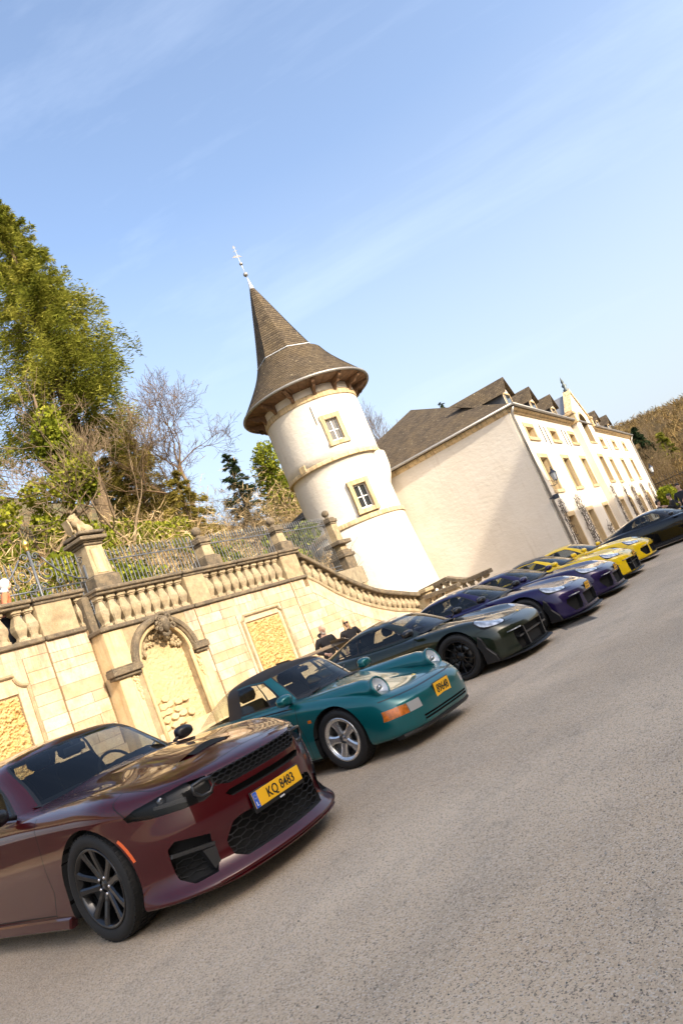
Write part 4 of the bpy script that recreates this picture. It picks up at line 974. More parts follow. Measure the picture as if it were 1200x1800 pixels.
def conifer(name, loc, h, r, label, seed, mat, n_leaf=26000, skirt=.18, lean=(0,0), droop=.35, leaf=.13, top_pow=.85, cat='tree', group=None, bark=M_BARK, nbm=9):
    g = np.random.default_rng(seed); T_ = empty(name, loc, 0, label, cat, group); m = MB(); k = 10
    m.tube([(lean[0]*i/k, lean[1]*i/k, h*i/k-.5) for i in range(k+1)], [max(.02,(.022*h)*(1-i/k)**.8) for i in range(k+1)], 8); m.build('trunk', bark, T_)
    nb = int(h*nbm); C = []; A = []; B = []; tn = []; bm_ = MB(); per = max(8,n_leaf//nb)
    for b in range(nb):
        f = skirt+(1-skirt)*((b+g.random())/nb); L_ = r*(1-f)**top_pow*g.uniform(.38,1.15)*min(1.,.55+(f-skirt)*4)+.25; az = g.uniform(0,2*math.pi); z0 = f*h; d = np.array([math.cos(az),math.sin(az),0.]); base = np.array([lean[0]*f,lean[1]*f,z0])
        rise = .25*(f-.3); q = np.linspace(0,1,5); P = base+np.outer(q*L_,d); P[:,2] += L_*(rise*q-droop*q**2+.12*q**4)
        if L_ > 1.0: bm_.tube([tuple(p) for p in P], [.03*(1-x*.85)*min(1,L_/2.5) for x in q], 3, cap=False)
        nl = int(per*(.35+L_/r)); u = g.random(nl)**.6; c = base+np.outer(u*L_,d); c[:,2] += L_*(rise*u-droop*u**2+.12*u**4)
        side = np.array([-d[1],d[0],0]); wid = .24*L_*(1-.75*u)*np.minimum(1,u*3+.15); off = g.normal(size=nl)*.5*wid; c += np.outer(off,side); c[:,2] += g.normal(size=nl)*.08*L_-np.abs(off)*.25-.06*g.random(nl)
        fd = d*.8+side*np.sign(off)[:,None]*.6+np.array([0,0,-.25])+g.normal(size=(nl,3))*.35; fd /= np.linalg.norm(fd,axis=1,keepdims=True); s = leaf*g.uniform(.6,1.5,nl)
        nb_ = np.cross(fd, rand_dirs(g,nl)); nb_ /= np.linalg.norm(nb_,axis=1,keepdims=True)+1e-9
        C.append(c); A.append(fd*s[:,None]*1.4); B.append(nb_*s[:,None]*.24); tn.append(np.full(nl,g.normal(.45,.16))+g.normal(size=nl)*.14+.12*(u-.5))
    if bm_.v: o = bm_.build('branches', bark, T_); o['kind'] = 'stuff'
    quads_obj('crown', np.concatenate(C), np.concatenate(A), np.concatenate(B), np.concatenate(tn), mat, T_); return T_
def bare_tree(name, loc, h, label, seed, spread=.62, depth=7, mat=None, cat='tree', group=None, r0=None, twist=.25, kids=(2,3), dirn=(0,0,1)):
    r_ = random.Random(seed); T_ = empty(name, loc, 0, label, cat, group); tr = MB(); m = MB(); mat = mat or M_BARK
    def grow(p, d, L_, rad, lev):
        pts = [p.copy()]; rs = [rad]; q = p.copy(); dd = d.copy(); n = 4
        for i in range(n):
            dd = (dd+Vector((r_.gauss(0,twist*.4),r_.gauss(0,twist*.4),r_.gauss(.04,twist*.3)))).normalized(); q = q+dd*L_/n; pts.append(q.copy()); rs.append(max(.007,rad*(1-.30*(i+1)/n)))
        (tr if lev <= 1 else m).tube(pts, rs, 6 if lev < 2 else (4 if lev < 4 else 3), cap=False)
        if lev >= depth: return
        for k in range(r_.choice(kids)+(1 if lev > 2 else 0)):
            a = r_.uniform(.3,1.)*spread*(1.3 if k else .6); ax = dd.orthogonal(); ax.rotate(Matrix.Rotation(r_.uniform(0,2*math.pi),3,dd)); nd = dd.copy(); nd.rotate(Matrix.Rotation(a,3,ax)); nd.z += .10; nd.normalize(); at = pts[-1] if k < 2 else pts[r_.choice((2,3))]
            grow(at, nd, L_*r_.uniform(.62,.84), max(.009, rs[-1]*r_.uniform(.66,.86)), lev+1)
    grow(Vector((0,0,-.4)), Vector(dirn).normalized(), h*.27, r0 or h*.02, 0)
    tr.build('trunk', mat, T_); o = m.build('crown', mat if depth < 6 else (M_TWIGD if mat is M_BARK else mat), T_); return T_
def leaf_cloud(name, blobs_, n, mat, seed, leaf=.09, parent=None, shell=.55):
    g = np.random.default_rng(seed); w = np.array([b[1][0]*b[1][1]*b[1][2] for b in blobs_])**.67; w /= w.sum(); C = []; tn = []
    for (c, rad), k in zip(blobs_, (w*n).astype(int)):
        d = rand_dirs(g,k); rr = (1-shell*g.random(k)**1.5)[:,None]; base = g.normal(.45,.13); C.append(np.array(c)+d*rr*np.array(rad)); tn.append(np.full(k,base)+g.normal(size=k)*.2)
    C = np.concatenate(C); k = len(C); a = rand_dirs(g,k); b = np.cross(a,rand_dirs(g,k)); b /= np.linalg.norm(b,axis=1,keepdims=True)+1e-9; s = leaf*g.uniform(.5,1.3,k)[:,None]
    return quads_obj(name, C, a*s, b*s*.75, np.concatenate(tn), mat, parent)
GT = 'trees on the slope behind the terrace'
def hz_(x, y): return hill_z(x, y)-.2
conifer('tall_conifer', (22.4,26,hz_(22.4,26)), 21.6, 6.9, 'tallest olive green conifer at the left edge above the lion', 11, M_NEEDLE, 130000, .34, (0,0), .26, .095, .74, group=GT, nbm=17)
conifer('tall_conifer', (16.6,29,hz_(16.6,29)), 18.5, 5.6, 'olive conifer cut off by the left edge of the picture', 12, M_NEEDLE, 70000, .22, (0,0), .28, .09, .80, group=GT, nbm=14)
conifer('tall_conifer', (28.0,29,hz_(28.,29)), 9.0, 3.0, 'olive conifer low on the right of the tallest one', 18, M_NEEDLE2, 34000, .12, (0,0), .34, .09, .75, group=GT, nbm=14)
conifer('pale_conifer', (28.6,31,hz_(28.6,31)), 9.5, 3.2, 'pale sparse conifer between the tall conifer and the bare tree', 13, M_NEEDLE2, 36000, .12, (0,0), .40, .10, .7, group=GT)
conifer('pale_conifer', (24.6,23,hz_(24.6,23)), 6.2, 2.2, 'small pale conifer at the foot of the bare tree', 14, M_NEEDLE2, 16000, .10, (0,0), .4, .09, .7, group=GT)
conifer('dark_fir', (43.0,34,6.), 12.3, 3.2, 'dark green fir seen left of the tower', 15, M_DARKFIR, 15000, .1, (0,0), .3, .15, .8, group=GT)
bare_tree('bare_tree', (27.0,24,hz_(27.,24)), 14.6, 'bare dark-branched tree standing against the sky left of the tower', 5, .95, 7, group=GT, r0=.24, twist=.42)
bare_tree('bare_tree', (15.2,21,hz_(15.2,21)), 12.0, 'bare pale-branched tree behind the lion, at the left edge', 9, .72, 6, M_PALEB, group=GT, r0=.13, twist=.4)
bare_tree('bare_tree', (20.4,21.5,hz_(20.4,21.5)), 11.5, 'bare tree with leaning pale trunk below the tall conifer', 17, .72, 6, M_PALEB, group=GT, r0=.13, dirn=(-.12,0,1), twist=.4)
bare_tree('bare_tree', (47,24.5,.3), 18.8, 'bare brown tree rising between tower and house roof', 23, .62, 7, group=GT, r0=.3)
bare_tree('bare_tree', (53,27,1.), 17.5, 'bare brown tree behind the house roof ridge', 29, .55, 6, group=GT, r0=.3)
bare_tree('bare_tree', (36.5,25,6.), 8.5, 'thin bare tree right behind the ball pier and tower edge', 31, .5, 6, M_PALEB, group=GT, r0=.14)
conifer('ridge_conifer', (62,25.3,2.), 16.6, 2.6, 'small dark conifer tip above the roof, nearer the tower', 33, M_DARKFIR, 7000, .3, group=GT); conifer('ridge_conifer', (70,25.0,3.), 17.0, 2.6, 'small dark conifer tip above the roof, nearer the dormers', 34, M_DARKFIR, 7000, .3, group=GT)
# ivy-clad trunks
def ivy_tree(loc, h, r, label, seed, n):
    g = random.Random(seed); T_ = empty('ivy_tree', loc, 0, label, 'tree', GT); m = MB(); m.tube([(0,0,-.4),(.1,0,h*.4),(0,.1,h*.75),(.1,0,h)], [.16,.13,.10,.04], 6)
    for k in range(14): a = g.uniform(0,6.3); z = h*g.uniform(.4,.95); m.tube([(0,0,z),(math.cos(a)*r*.7,math.sin(a)*r*.7,z+.5),(math.cos(a)*r*1.4,math.sin(a)*r*1.4,z+.7*g.random())], [.04,.025,.008], 3, cap=False)
    m.build('trunk', M_BARK, T_); bl = []
    for k in range(26): z = h*g.uniform(.02,.98); a = g.uniform(0,6.3); q = r*g.uniform(.1,.75)*(1.25-z/h*.6); bl.append(((q*math.cos(a),q*math.sin(a),z),(r*g.uniform(.3,.6),r*g.uniform(.3,.6),r*g.uniform(.35,.8))))
    leaf_cloud('crown', bl, n, M_IVY, seed, .095, T_)
ivy_tree((17.0,21.5,hz_(17,21.5)), 9.6, 1.5, 'tall ivy-clad trunk left of the bare tree, above the lion', 41, 17000)
ivy_tree((13.2,22,hz_(13.2,22)), 9.0, 1.7, 'ivy-clad trunk at the left edge of the picture', 42, 14000)
ivy_tree((37.0,26,6.), 8.2, 1.9, 'ivy-clad tree just left of the white tower', 43, 15000)
# tangle of dead stems and ivy between railing and trees
g = random.Random(77); mb = MB(); mb2 = MB()
for k in range(7000):
    tall = k % 3 == 0; x = g.uniform(8,40); y = g.uniform(15.3,25.5); z = (3.2 if y < 15.6 else hill_z(x,y))-.1
    if x > 25 and y < 21: continue
    hgt = (g.uniform(2.2,5.2) if tall else g.uniform(.7,2.6))*(.45 if y < 17 else 1); a = g.uniform(0,6.3); ln = g.uniform(.2,1.3)*(1.6 if tall else 1); p = []
    for q in range(5): f = q/4; p.append((x+math.cos(a)*ln*f**1.5+g.gauss(0,.13),y+math.sin(a)*ln*f**1.5+g.gauss(0,.13),z+hgt*(f-.28*f*f*g.uniform(.4,1.8))))
    (mb if g.random() < .72 else mb2).tube(p, [.015,.013,.011,.009,.005], 3, cap=False)
gg = np.random.default_rng(4); n = 90000; cx = gg.uniform(8,40,n); cy = gg.uniform(15.4,26,n); cl = np.array([mnoise(Vector((x*.35,y*.35,1.7))) for x, y in zip(cx[::10],cy[::10])]).repeat(10); keep = ~((cx > 25)&(cy < 21)); cz = np.array([3.2 if y < 15.6 else hill_z(x,y) for x, y in zip(cx,cy)])+gg.random(n)**1.3*np.clip(2.6+3.2*cl,1.0,5.0)*np.where(cy < 17.5,.5,1.)*np.where(cx > 29,1.35,1.)
C_ = np.stack([cx,cy,cz],1)[keep]; n = len(C_); a_ = rand_dirs(gg,n); a_[:,2] = np.abs(a_[:,2])*.8+.1; b_ = np.cross(a_,rand_dirs(gg,n)); b_ /= np.linalg.norm(b_,axis=1,keepdims=True)+1e-9
M_STRAW = m_leaf('straw_stems', (.26,.175,.085), (.50,.37,.20), (.68,.54,.33), .15)
tag(quads_obj('dead_bramble', C_, a_*gg.uniform(.14,.42,n)[:,None], b_*gg.uniform(.010,.022,n)[:,None], gg.normal(.5,.2,n), M_STRAW), 'fine straw-coloured bramble filling the thicket behind the railing', 'undergrowth', kind='stuff')
tag(mb.build('undergrowth', M_TWIG, fixn=False), 'tangle of tan dead stems behind the terrace railing', 'undergrowth', kind='stuff'); tag(mb2.build('undergrowth', M_TWIGD, fixn=False), 'brown bare stems mixed into the thicket behind the railing', 'undergrowth', kind='stuff')
bl = []
for k in range(150):
    x = g.uniform(8,38) if k % 2 else g.uniform(8,21); y = g.uniform(15.4,24); 
    if x > 25 and y < 21: y += 5
    bl.append(((x,y,(3.2 if y < 15.6 else hill_z(x,y))+g.uniform(.0,2.8)),(g.uniform(.35,1.0),g.uniform(.3,.8),g.uniform(.3,.8))))
tag(leaf_cloud('ivy_groundcover', bl, 46000, M_IVY, 5, .085), 'yellow-green ivy spreading through the thicket behind the railing', 'ivy', kind='stuff')
# far wooded hill at the end of the yard: individually placed trees, brown and bare with a few conifers
GF = 'trees on the far hill'; protos = []
for sd in (51,52,53,54):
    protos.append(bare_tree('far_tree', (0,0,-200), 9.0, 'x', sd, .66, 6, simple('russet_twigs_%d' % sd, [(.17,.12,.06),(.20,.135,.07),(.15,.115,.065),(.19,.14,.085)][sd-51], .95), r0=.15, kids=(2,3)))
fr_ = random.Random(8); cnt = 0
for i in range(74):
    d = 80+ (i%12)*9+fr_.uniform(-3,3); az = R(fr_.uniform(-1.5,9.5)); x = d*math.cos(az); y = d*math.sin(az)
    if x < 76: continue
    pr = protos[i%4]; o = pr if i < 4 else copy_tree(pr); s = fr_.uniform(.5,.8)
    o.location = (x,y,hill_z(x,y)-.3); o.scale = (s,s,s); o.rotation_euler = (0,0,fr_.uniform(0,6.3)); tag(o, 'bare russet tree among many on the far hill', 'tree', GF)
conifer('far_conifer', (100,12.6,hill_z(100,12.6)), 7.0, 2.6, 'dark conifer on the far hill above the house end, the larger of two', 61, M_DARKFIR, 6000, .05, group=GF, leaf=.25); conifer('far_conifer', (104,15.2,hill_z(104,15.2)), 6.8, 2.4, 'dark conifer on the far hill nearest the roof', 62, M_DARKFIR, 5000, .05, group=GF, leaf=.25)
conifer('far_conifer', (95,9.5,hill_z(95,9.5)), 5.5, 1.8, 'small green conifer low on the far hill', 63, M_NEEDLE, 4000, .05, group=GF, leaf=.2)
M_BRUSH = m_leaf('russet_brush', (.085,.056,.024), (.165,.108,.048), (.22,.17,.075), .15)
gg = np.random.default_rng(14); n = 120000; bx = 76+170*gg.random(n)**1.4; by = gg.uniform(-.06,.22,n)*bx; cl = np.array([mnoise(Vector((x*.09,y*.09,5.1))) for x, y in zip(bx[::8],by[::8])]).repeat(8)[:n]
bz = np.array([hill_z(x,y) for x, y in zip(bx,by)])+gg.random(n)**1.4*np.clip(2.2+3.5*cl,.4,5.)
a_ = rand_dirs(gg,n); a_[:,2] = np.abs(a_[:,2])+.25; a_ /= np.linalg.norm(a_,axis=1,keepdims=True); b_ = np.cross(a_,rand_dirs(gg,n)); b_ /= np.linalg.norm(b_,axis=1,keepdims=True)+1e-9; sc = bx/100
tag(quads_obj('brushwood', np.stack([bx,by,bz],1), a_*(gg.uniform(.25,.7,n)*sc)[:,None], b_*(gg.uniform(.03,.06,n)*sc)[:,None], .5+.5*cl+gg.normal(0,.15,n), M_BRUSH), 'russet brushwood covering the far hillside', 'brushwood', kind='stuff')
# hedge and railing at the end of the yard
bl = [((66+1.1*i,8.4+.1*i+fr_.uniform(-.3,.3),1.0+fr_.uniform(-.2,.4)),(1.,.8,.9)) for i in range(14)]
HG = empty('hedge', (70,9,0), 0, 'clipped green hedge behind the far railing', 'hedge'); o = leaf_cloud('foliage', [((c[0]-70,c[1]-9,c[2]),r) for c, r in bl], 9000, M_IVY, 10, .14, HG)
FP = pier(74,1.0,.75,3.55,.0,'far stone pier with urn beside the railing at the yard end',8.0,2.2); FP.location.z = 0.
m = MB(); m.lathe([(.001,0),(.18,.02),(.08,.12),(.12,.2),(.34,.5),(.36,.62),(.22,.66),(.26,.8),(.001,1.0)], 14, (0,0,.36)); m.build('urn', M_COPING, FP)
Rr = empty('iron_railing', (76,7.4,0), R(-8), 'dark spear-topped railing at the far end of the yard', 'railing', 'iron railings at the yard end'); me = bar_mesh(3.1); me.materials.clear(); me.materials.append(M_IRONB)
for k in range(34): o = bpy.data.objects.new('bar', me); COL.objects.link(o); o.parent = Rr; o.location = (-4,-4.2+.26*k,0)
for z in (2.7,.4): m = MB(); m.box(-4.03,-3.97,-4.4,4.6,z-.03,z+.03); m.build('rail', M_IRONB, Rr)
# ================================================================ car library
def nat_spline(knots, P, t):
    """natural cubic spline through P (n,d) at knots, evaluated at t"""
    P = np.asarray(P, float); x = np.asarray(knots, float); n = len(x); h = np.diff(x)
    A = np.zeros((n,n)); B = np.zeros((n,)+P.shape[1:]); A[0,0] = A[-1,-1] = 1
    for i in range(1,n-1):
        A[i,i-1] = h[i-1]; A[i,i] = 2*(h[i-1]+h[i]); A[i,i+1] = h[i]; B[i] = 6*((P[i+1]-P[i])/h[i]-(P[i]-P[i-1])/h[i-1])
    M = np.linalg.solve(A, B.reshape(n,-1)).reshape(B.shape)
    t = np.asarray(t, float); k = np.clip(np.searchsorted(x, t, side='right')-1, 0, n-2)
    a = (x[k+1]-t)/h[k]; b = (t-x[k])/h[k]; e = (slice(None),)+(None,)*(P.ndim-1)
    return a[e]*P[k]+b[e]*P[k+1]+((a**3-a)[e]*M[k]+(b**3-b)[e]*M[k+1])*(h[k]**2)[e]/6
class Surf:
    """half car skin: C[s][t] control points; mirrored at both centre ends and at the roof/bonnet centreline"""
    def __init__(s, C):
        C = np.array(C, float); s.S, s.T = C.shape[:2]; fl = np.array([1,-1,1.])
        E = np.concatenate([C[2:0:-1]*fl, C, C[-2:-4:-1]*fl], 0)            # stations beyond the centreline
        E = np.concatenate([E, E[:, -2:-4:-1]*fl], 1)                       # across the top centreline
        ds = np.linalg.norm(np.diff(E[:, :s.T], axis=0), axis=2).mean(1)+1e-3; dt = np.linalg.norm(np.diff(E[2:-2], axis=1), axis=2).mean(0)+1e-3
        s.ks = np.concatenate([[0], np.cumsum(ds)]); s.kt = np.concatenate([[0], np.cumsum(dt)]); s.E = E
    def sv(s, i): return np.interp(i, np.arange(s.S)-0., s.ks[2:-2])        # index -> parameter
    def tv(s, j): return np.interp(j, np.arange(s.T)-0., s.kt[:s.T])
    def eval(s, si, tj):
        """grid at fractional indices"""
        a = nat_spline(s.kt, np.swapaxes(s.E,0,1), s.tv(np.asarray(tj,float)))   # (nt, S+4, 3)
        b = nat_spline(s.ks, np.swapaxes(a,0,1), s.sv(np.asarray(si,float)))     # (ns, nt, 3)
        return b
def dens(n, k, extra=()):
    """sample indices 0..n-1 with k per interval plus exact extras"""
    v = [i/k for i in range((n-1)*k+1)]
    for e in extra: v = [x for x in v if abs(x-e) > .28/k or x in (0,n-1)]+[e]
    return sorted(set(v))
class Skin:
    """bmesh of both halves with interpolated smooth normals; cut into tagged regions"""
    def __init__(s, G, si, tj):
        ns, nt = G.shape[:2]; G = G.copy(); G[0,:,1] = 0; G[-1,:,1] = 0; G[:,-1,1] = 0
        du = np.gradient(G, axis=0); dv = np.gradient(G, axis=1); N = np.cross(du, dv); L_ = np.linalg.norm(N, axis=2, keepdims=True); N = N/np.maximum(L_,1e-9)
        N[0,:,1] = 0; N[-1,:,1] = 0; N[:,-1,1] = 0
        c = G.reshape(-1,3).mean(0); sg = np.sign(((G-c*np.array([1,0,1]))*N).sum(2).mean()); N *= sg; s.flip = sg
        s.bm = bmesh.new(); s.nl = s.bm.verts.layers.float_vector.new('n'); s.tl = s.bm.faces.layers.int.new('tag'); s.fs = s.bm.faces.layers.float.new('fs'); s.ft = s.bm.faces.layers.float.new('ft')
        s.names = ['body']
        for m in (1,-1):
            V = [[None]*nt for _ in range(ns)]
            for i in range(ns):
                for j in range(nt):
                    v = s.bm.verts.new((G[i,j,0],m*G[i,j,1],G[i,j,2])); n = Vector((N[i,j,0],m*N[i,j,1],N[i,j,2])); v[s.nl] = n.normalized() if n.length > 1e-6 else Vector((0,0,1)); V[i][j] = v
            for i in range(ns-1):
                for j in range(nt-1):
                    q = [V[i][j],V[i+1][j],V[i+1][j+1],V[i][j+1]]
                    if m*s.flip < 0: q = q[::-1]
                    f = s.bm.faces.new(q); f[s.fs] = (si[i]+si[i+1])/2; f[s.ft] = (tj[j]+tj[j+1])/2
        bmesh.ops.remove_doubles(s.bm, verts=s.bm.verts, dist=1e-5); s.bm.normal_update()
    def tag_id(s, name):
        if name not in s.names: s.names.append(name)
        return s.names.index(name)
    def mark(s, name, fn):
        k = s.tag_id(name)
        for f in s.bm.faces:
            if fn(f, f[s.fs], f[s.ft]): f[s.tl] = k
    def cut(s, poly, ax, name, filt, only=None):
        """poly in projected plane ax ('side' xz, 'front' yz, 'top' xy); faces inside get the tag"""
        ia, ib = {'side': (0,2), 'front': (1,2), 'top': (0,1)}[ax]; k = s.tag_id(name)
        ok = None if only is None else [s.tag_id(n) for n in only]
        pa = [p[0] for p in poly]; pb = [p[1] for p in poly]; bb = (min(pa)-.002, max(pa)+.002, min(pb)-.002, max(pb)+.002)
        def box(f):
            a = [v.co[ia] for v in f.verts]; b = [v.co[ib] for v in f.verts]; return min(a), max(a), min(b), max(b)
        cand = set()
        for f in s.bm.faces:
            if ok is not None and f[s.tl] not in ok: continue
            if not filt(f): continue
            x = box(f)
            if x[1] < bb[0] or x[0] > bb[1] or x[3] < bb[2] or x[2] > bb[3]: continue
            cand.add(f)
        n = len(poly); ext = {'side': Vector((0,1,0)), 'front': Vector((1,0,0)), 'top': Vector((0,0,1))}[ax]
        for i in range(n):
            p, q = poly[i], poly[(i+1)%n]; P = Vector((0,0,0)); P[ia] = p[0]; P[ib] = p[1]; Q = Vector((0,0,0)); Q[ia] = q[0]; Q[ib] = q[1]
            d = Q-P
            if d.length < 1e-6: continue
            no = d.cross(ext).normalized(); eb = (min(p[0],q[0])-.001, max(p[0],q[0])+.001, min(p[1],q[1])-.001, max(p[1],q[1])+.001); hit = []
            for f in cand:
                x = box(f)
                if x[1] < eb[0] or x[0] > eb[1] or x[3] < eb[2] or x[2] > eb[3]: continue
                dd = [(v.co-P).dot(no) for v in f.verts]
                if min(dd) < -1e-5 and max(dd) > 1e-5: hit.append(f)
            if not hit: continue
            g = set(hit)
            for f in hit: g.update(f.edges); g.update(f.verts)
            r = bmesh.ops.bisect_plane(s.bm, geom=list(g), dist=1e-6, plane_co=P, plane_no=no)
            cand = {f for f in cand if f.is_valid} | {e for e in r['geom'] if isinstance(e, bmesh.types.BMFace)}
        out = []
        for f in cand:
            if not f.is_valid: continue
            c = f.calc_center_median(); x, y = c[ia], c[ib]; ins = False; j = n-1
            for i in range(n):
                if (pb[i] > y) != (pb[j] > y) and x < (pa[j]-pa[i])*(y-pb[i])/(pb[j]-pb[i])+pa[i]: ins = not ins
                j = i
            if ins: f[s.tl] = k; out.append(f)
        return out
    def cut2(s, poly, ax, name, filt=None, only=None, **kw):
        """both sides of the car (mirror in y)"""
        if ax == 'side':
            a = s.cut(poly, ax, name, lambda f: f.calc_center_median().y > .05 and (filt is None or filt(f)), only)
            b = s.cut(poly, ax, name, lambda f: f.calc_center_median().y < -.05 and (filt is None or filt(f)), only); return a+b
        i = 0 if ax == 'front' else 1
        mir = [(-p[0],p[1]) if i == 0 else (p[0],-p[1]) for p in poly]
        return s.cut(poly, ax, name, filt, only)+s.cut(mir, ax, name, filt, only)
    def line(s, pts, w, ax, name, filt=None, both=True):
        """a thin shut line"""
        for (a, b), (c, d) in zip(pts, pts[1:]):
            t_ = Vector((c-a,d-b)); 
            if t_.length < 1e-6: continue
            t_.normalize(); n = Vector((-t_.y,t_.x))*w/2; e = t_*w*.3
            q = [(a-n.x-e.x,b-n.y-e.y),(c-n.x+e.x,d-n.y+e.y),(c+n.x+e.x,d+n.y+e.y),(a+n.x-e.x,b+n.y-e.y)]
            if both: s.cut2(q, ax, name, filt)
            else: s.cut(q, ax, name, filt)
    def delete(s, name):
        k = s.tag_id(name); bmesh.ops.delete(s.bm, geom=[f for f in s.bm.faces if f[s.tl] == k], context='FACES')
    def lip(s, name, vec_fn, mat_name):
        """delete a region and turn its rim inwards"""
        k = s.tag_id(name); ff = [f for f in s.bm.faces if f[s.tl] == k]; rim = set()
        for f in ff:
            for e in f.edges:
                if sum(1 for g in e.link_faces if g[s.tl] == k) == 1 and len(e.link_faces) == 2: rim.add(e)
        pairs = [(e.verts[0], e.verts[1]) for e in rim]; bmesh.ops.delete(s.bm, geom=ff, context='FACES')
        new = {}; m = s.tag_id(mat_name)
        for a, b in pairs:
            if not (a.is_valid and b.is_valid): continue
            for v in (a,b):
                if v not in new: w = s.bm.verts.new(v.co+vec_fn(v.co)); w[s.nl] = v[s.nl]; new[v] = w
            try: f = s.bm.faces.new((a,b,new[b],new[a])); f[s.tl] = m
            except ValueError: pass
    def recess(s, faces, vec, name_wall, name_floor):
        """push a region in, with side walls"""
        faces = [f for f in faces if f.is_valid]
        if not faces: return
        r = bmesh.ops.extrude_face_region(s.bm, geom=faces); vs = [g for g in r['geom'] if isinstance(g, bmesh.types.BMVert)]; nf = [g for g in r['geom'] if isinstance(g, bmesh.types.BMFace)]
        for v in vs: v.co += vec(v.co) if callable(vec) else vec
        a, b = s.tag_id(name_wall), s.tag_id(name_floor); vset = set(vs)
        for f in nf: f[s.tl] = b
        nfs = set(nf)
        for v in vs:
            for f in v.link_faces:
                if f not in nfs: f[s.tl] = a
        dead = [f for f in faces if f.is_valid]
        if dead: bmesh.ops.delete(s.bm, geom=dead, context='FACES_ONLY')
    def parts(s, parent, mats, flat=(), merge=None):
        """one object per tag; mats: tag -> (object name, material)"""
        s.bm.normal_update(); by = {}
        for f in s.bm.faces:
            nm = s.names[f[s.tl]]
            if merge: nm = merge.get(nm, nm)
            by.setdefault(nm, []).append(f)
        objs = {}; jobs = []
        for nm, ff in by.items():
            if nm in ('door','reardoor','marker','lens','indicator','foglamp','repeater','vent','sideglass','side','quarter','lamp','lampfloor','pillar','trim','inlet','frame'):
                left = set(ff)
                while left:
                    st = [left.pop()]; isl = list(st)
                    while st:
                        f = st.pop()
                        for e in f.edges:
                            for g in e.link_faces:
                                if g in left: left.discard(g); st.append(g); isl.append(g)
                    if sum(f.calc_area() for f in isl) > 2e-4: jobs.append((nm, isl))
            else: jobs.append((nm, ff))
        for nm, ff in jobs:
            idx = {}; vs = []; fs = []; nr = []; fl = nm in flat
            for f in ff:
                q = []
                for v in f.verts:
                    if v not in idx: idx[v] = len(vs); vs.append(v.co[:])
                    q.append(idx[v]); nr.append(f.normal[:] if fl else v[s.nl].normalized()[:])
                fs.append(q)
            on, mt = mats.get(nm, (nm, mats['body'][1])); me = bpy.data.meshes.new(on); me.from_pydata(vs, [], fs); me.polygons.foreach_set('use_smooth', [True]*len(fs)); me.update()
            me.normals_split_custom_set(nr); o_ = link(on, me, mt, parent); objs.setdefault(nm, o_)
        return objs
def station(m, n, xc, offs, zs, fr):
    n = Vector((n[0],n[1])).normalized(); P = []
    for k in range(len(offs)): P.append((m[0]+n.x*offs[k], max(0., m[1]+n.y*offs[k]) if m[1] > 0 else 0., zs[k]))
    e = P[-1]
    for q, z in zip(fr, zs[len(offs):]): P.append((e[0]+(xc-e[0])*q, e[1]*(1-q), z))
    P.append((xc, 0., zs[-1])); return P

# ---- materials
def paint(name, col, metal=.35, rough=.3, spec=.12, coat=1.):
    t = NT(name); d = t.noise(900, 2, .5, vec=t.obj())
    c = t.mix(t.math('MULTIPLY', t.ramp(d, [(.45,0.),(.75,1.)]), .25 if metal > .2 else .0), col, tuple(min(1,c*1.8+.004) for c in col))
    t.bsdf(c, rough, None, Metallic=metal, Coat_Weight=coat, Coat_Roughness=.02, Specular_IOR_Level=spec); return t.m
def m_lens():
    t = NT('lamp_lens'); o = t.obj(); c = t.ramp(t.noise(9, 2, .4, vec=o), [(.30,(.10,.11,.13)),(.50,(.45,.48,.52)),(.66,(.82,.85,.88))]); h = t.noise(30, 2, .5, vec=o)  # opaque lens; pale and dark tones paint reflections into its colour
    t.bsdf(c, .18, t.bump(h, .3, .01), Metallic=.35, Coat_Weight=1., Coat_Roughness=.02); return t.m
def m_glass(name, tint, refl=1.):
    t = NT(name); tr = t.n('ShaderNodeBsdfTransparent'); tr.inputs['Color'].default_value = (*tint,1); gl = t.n('ShaderNodeBsdfGlossy'); gl.inputs['Roughness'].default_value = .01; gl.inputs['Color'].default_value = (refl,refl,refl,1)
    lw = t.n('ShaderNodeLayerWeight'); lw.inputs['Blend'].default_value = .5; fac = t.math('ADD', t.math('MULTIPLY', t.math('POWER', lw.outputs['Facing'], 5.), .93), .045); mx = t.n('ShaderNodeMixShader'); t.l(fac, mx.inputs[0]); t.l(tr.outputs[0], mx.inputs[1]); t.l(gl.outputs[0], mx.inputs[2]); t.l(mx.outputs[0], t.out.inputs['Surface']); return t.m
M_WIND = m_glass('tinted_windscreen', (.46,.50,.50), .85); M_SIDEG = m_glass('tinted_side_glass', (.55,.58,.57), .8); M_CLEAR = m_glass('clear_lens', (.88,.90,.92))
M_LENS = m_lens(); M_SMOKE = m_glass('smoked_lens', (.42,.43,.45), .28); M_CARB = simple('gloss_carbon', (.005,.005,.006), .38, Coat_Weight=.2); M_BLK = simple('black_plastic', (.006,.006,.0065), .45); M_SATIN = simple('satin_black', (.010,.010,.011), .32, Coat_Weight=.4); M_GAP = simple('shut_gap', (.004,.004,.004), .9)
M_TYRE = simple('tyre_rubber', (.0075,.0075,.0075), .75, bump=.3, bscale=180); M_CHROME = simple('chrome', (.75,.75,.76), .08, metal=1.); M_SILVER = simple('silver_alloy', (.66,.66,.65), .26, metal=.85); M_GREYW = simple('gloss_dark_alloy', (.022,.023,.026), .25, metal=.75, Coat_Weight=.5); M_BLKW = simple('black_alloy', (.006,.006,.0065), .38, metal=.4)
M_DISC = simple('brake_disc', (.12,.115,.11), .35, metal=.9); M_INT = simple('dark_interior', (.009,.009,.010), .75); M_SEAT = simple('black_seat_cloth', (.010,.010,.011), .85, bump=.3, bscale=120)
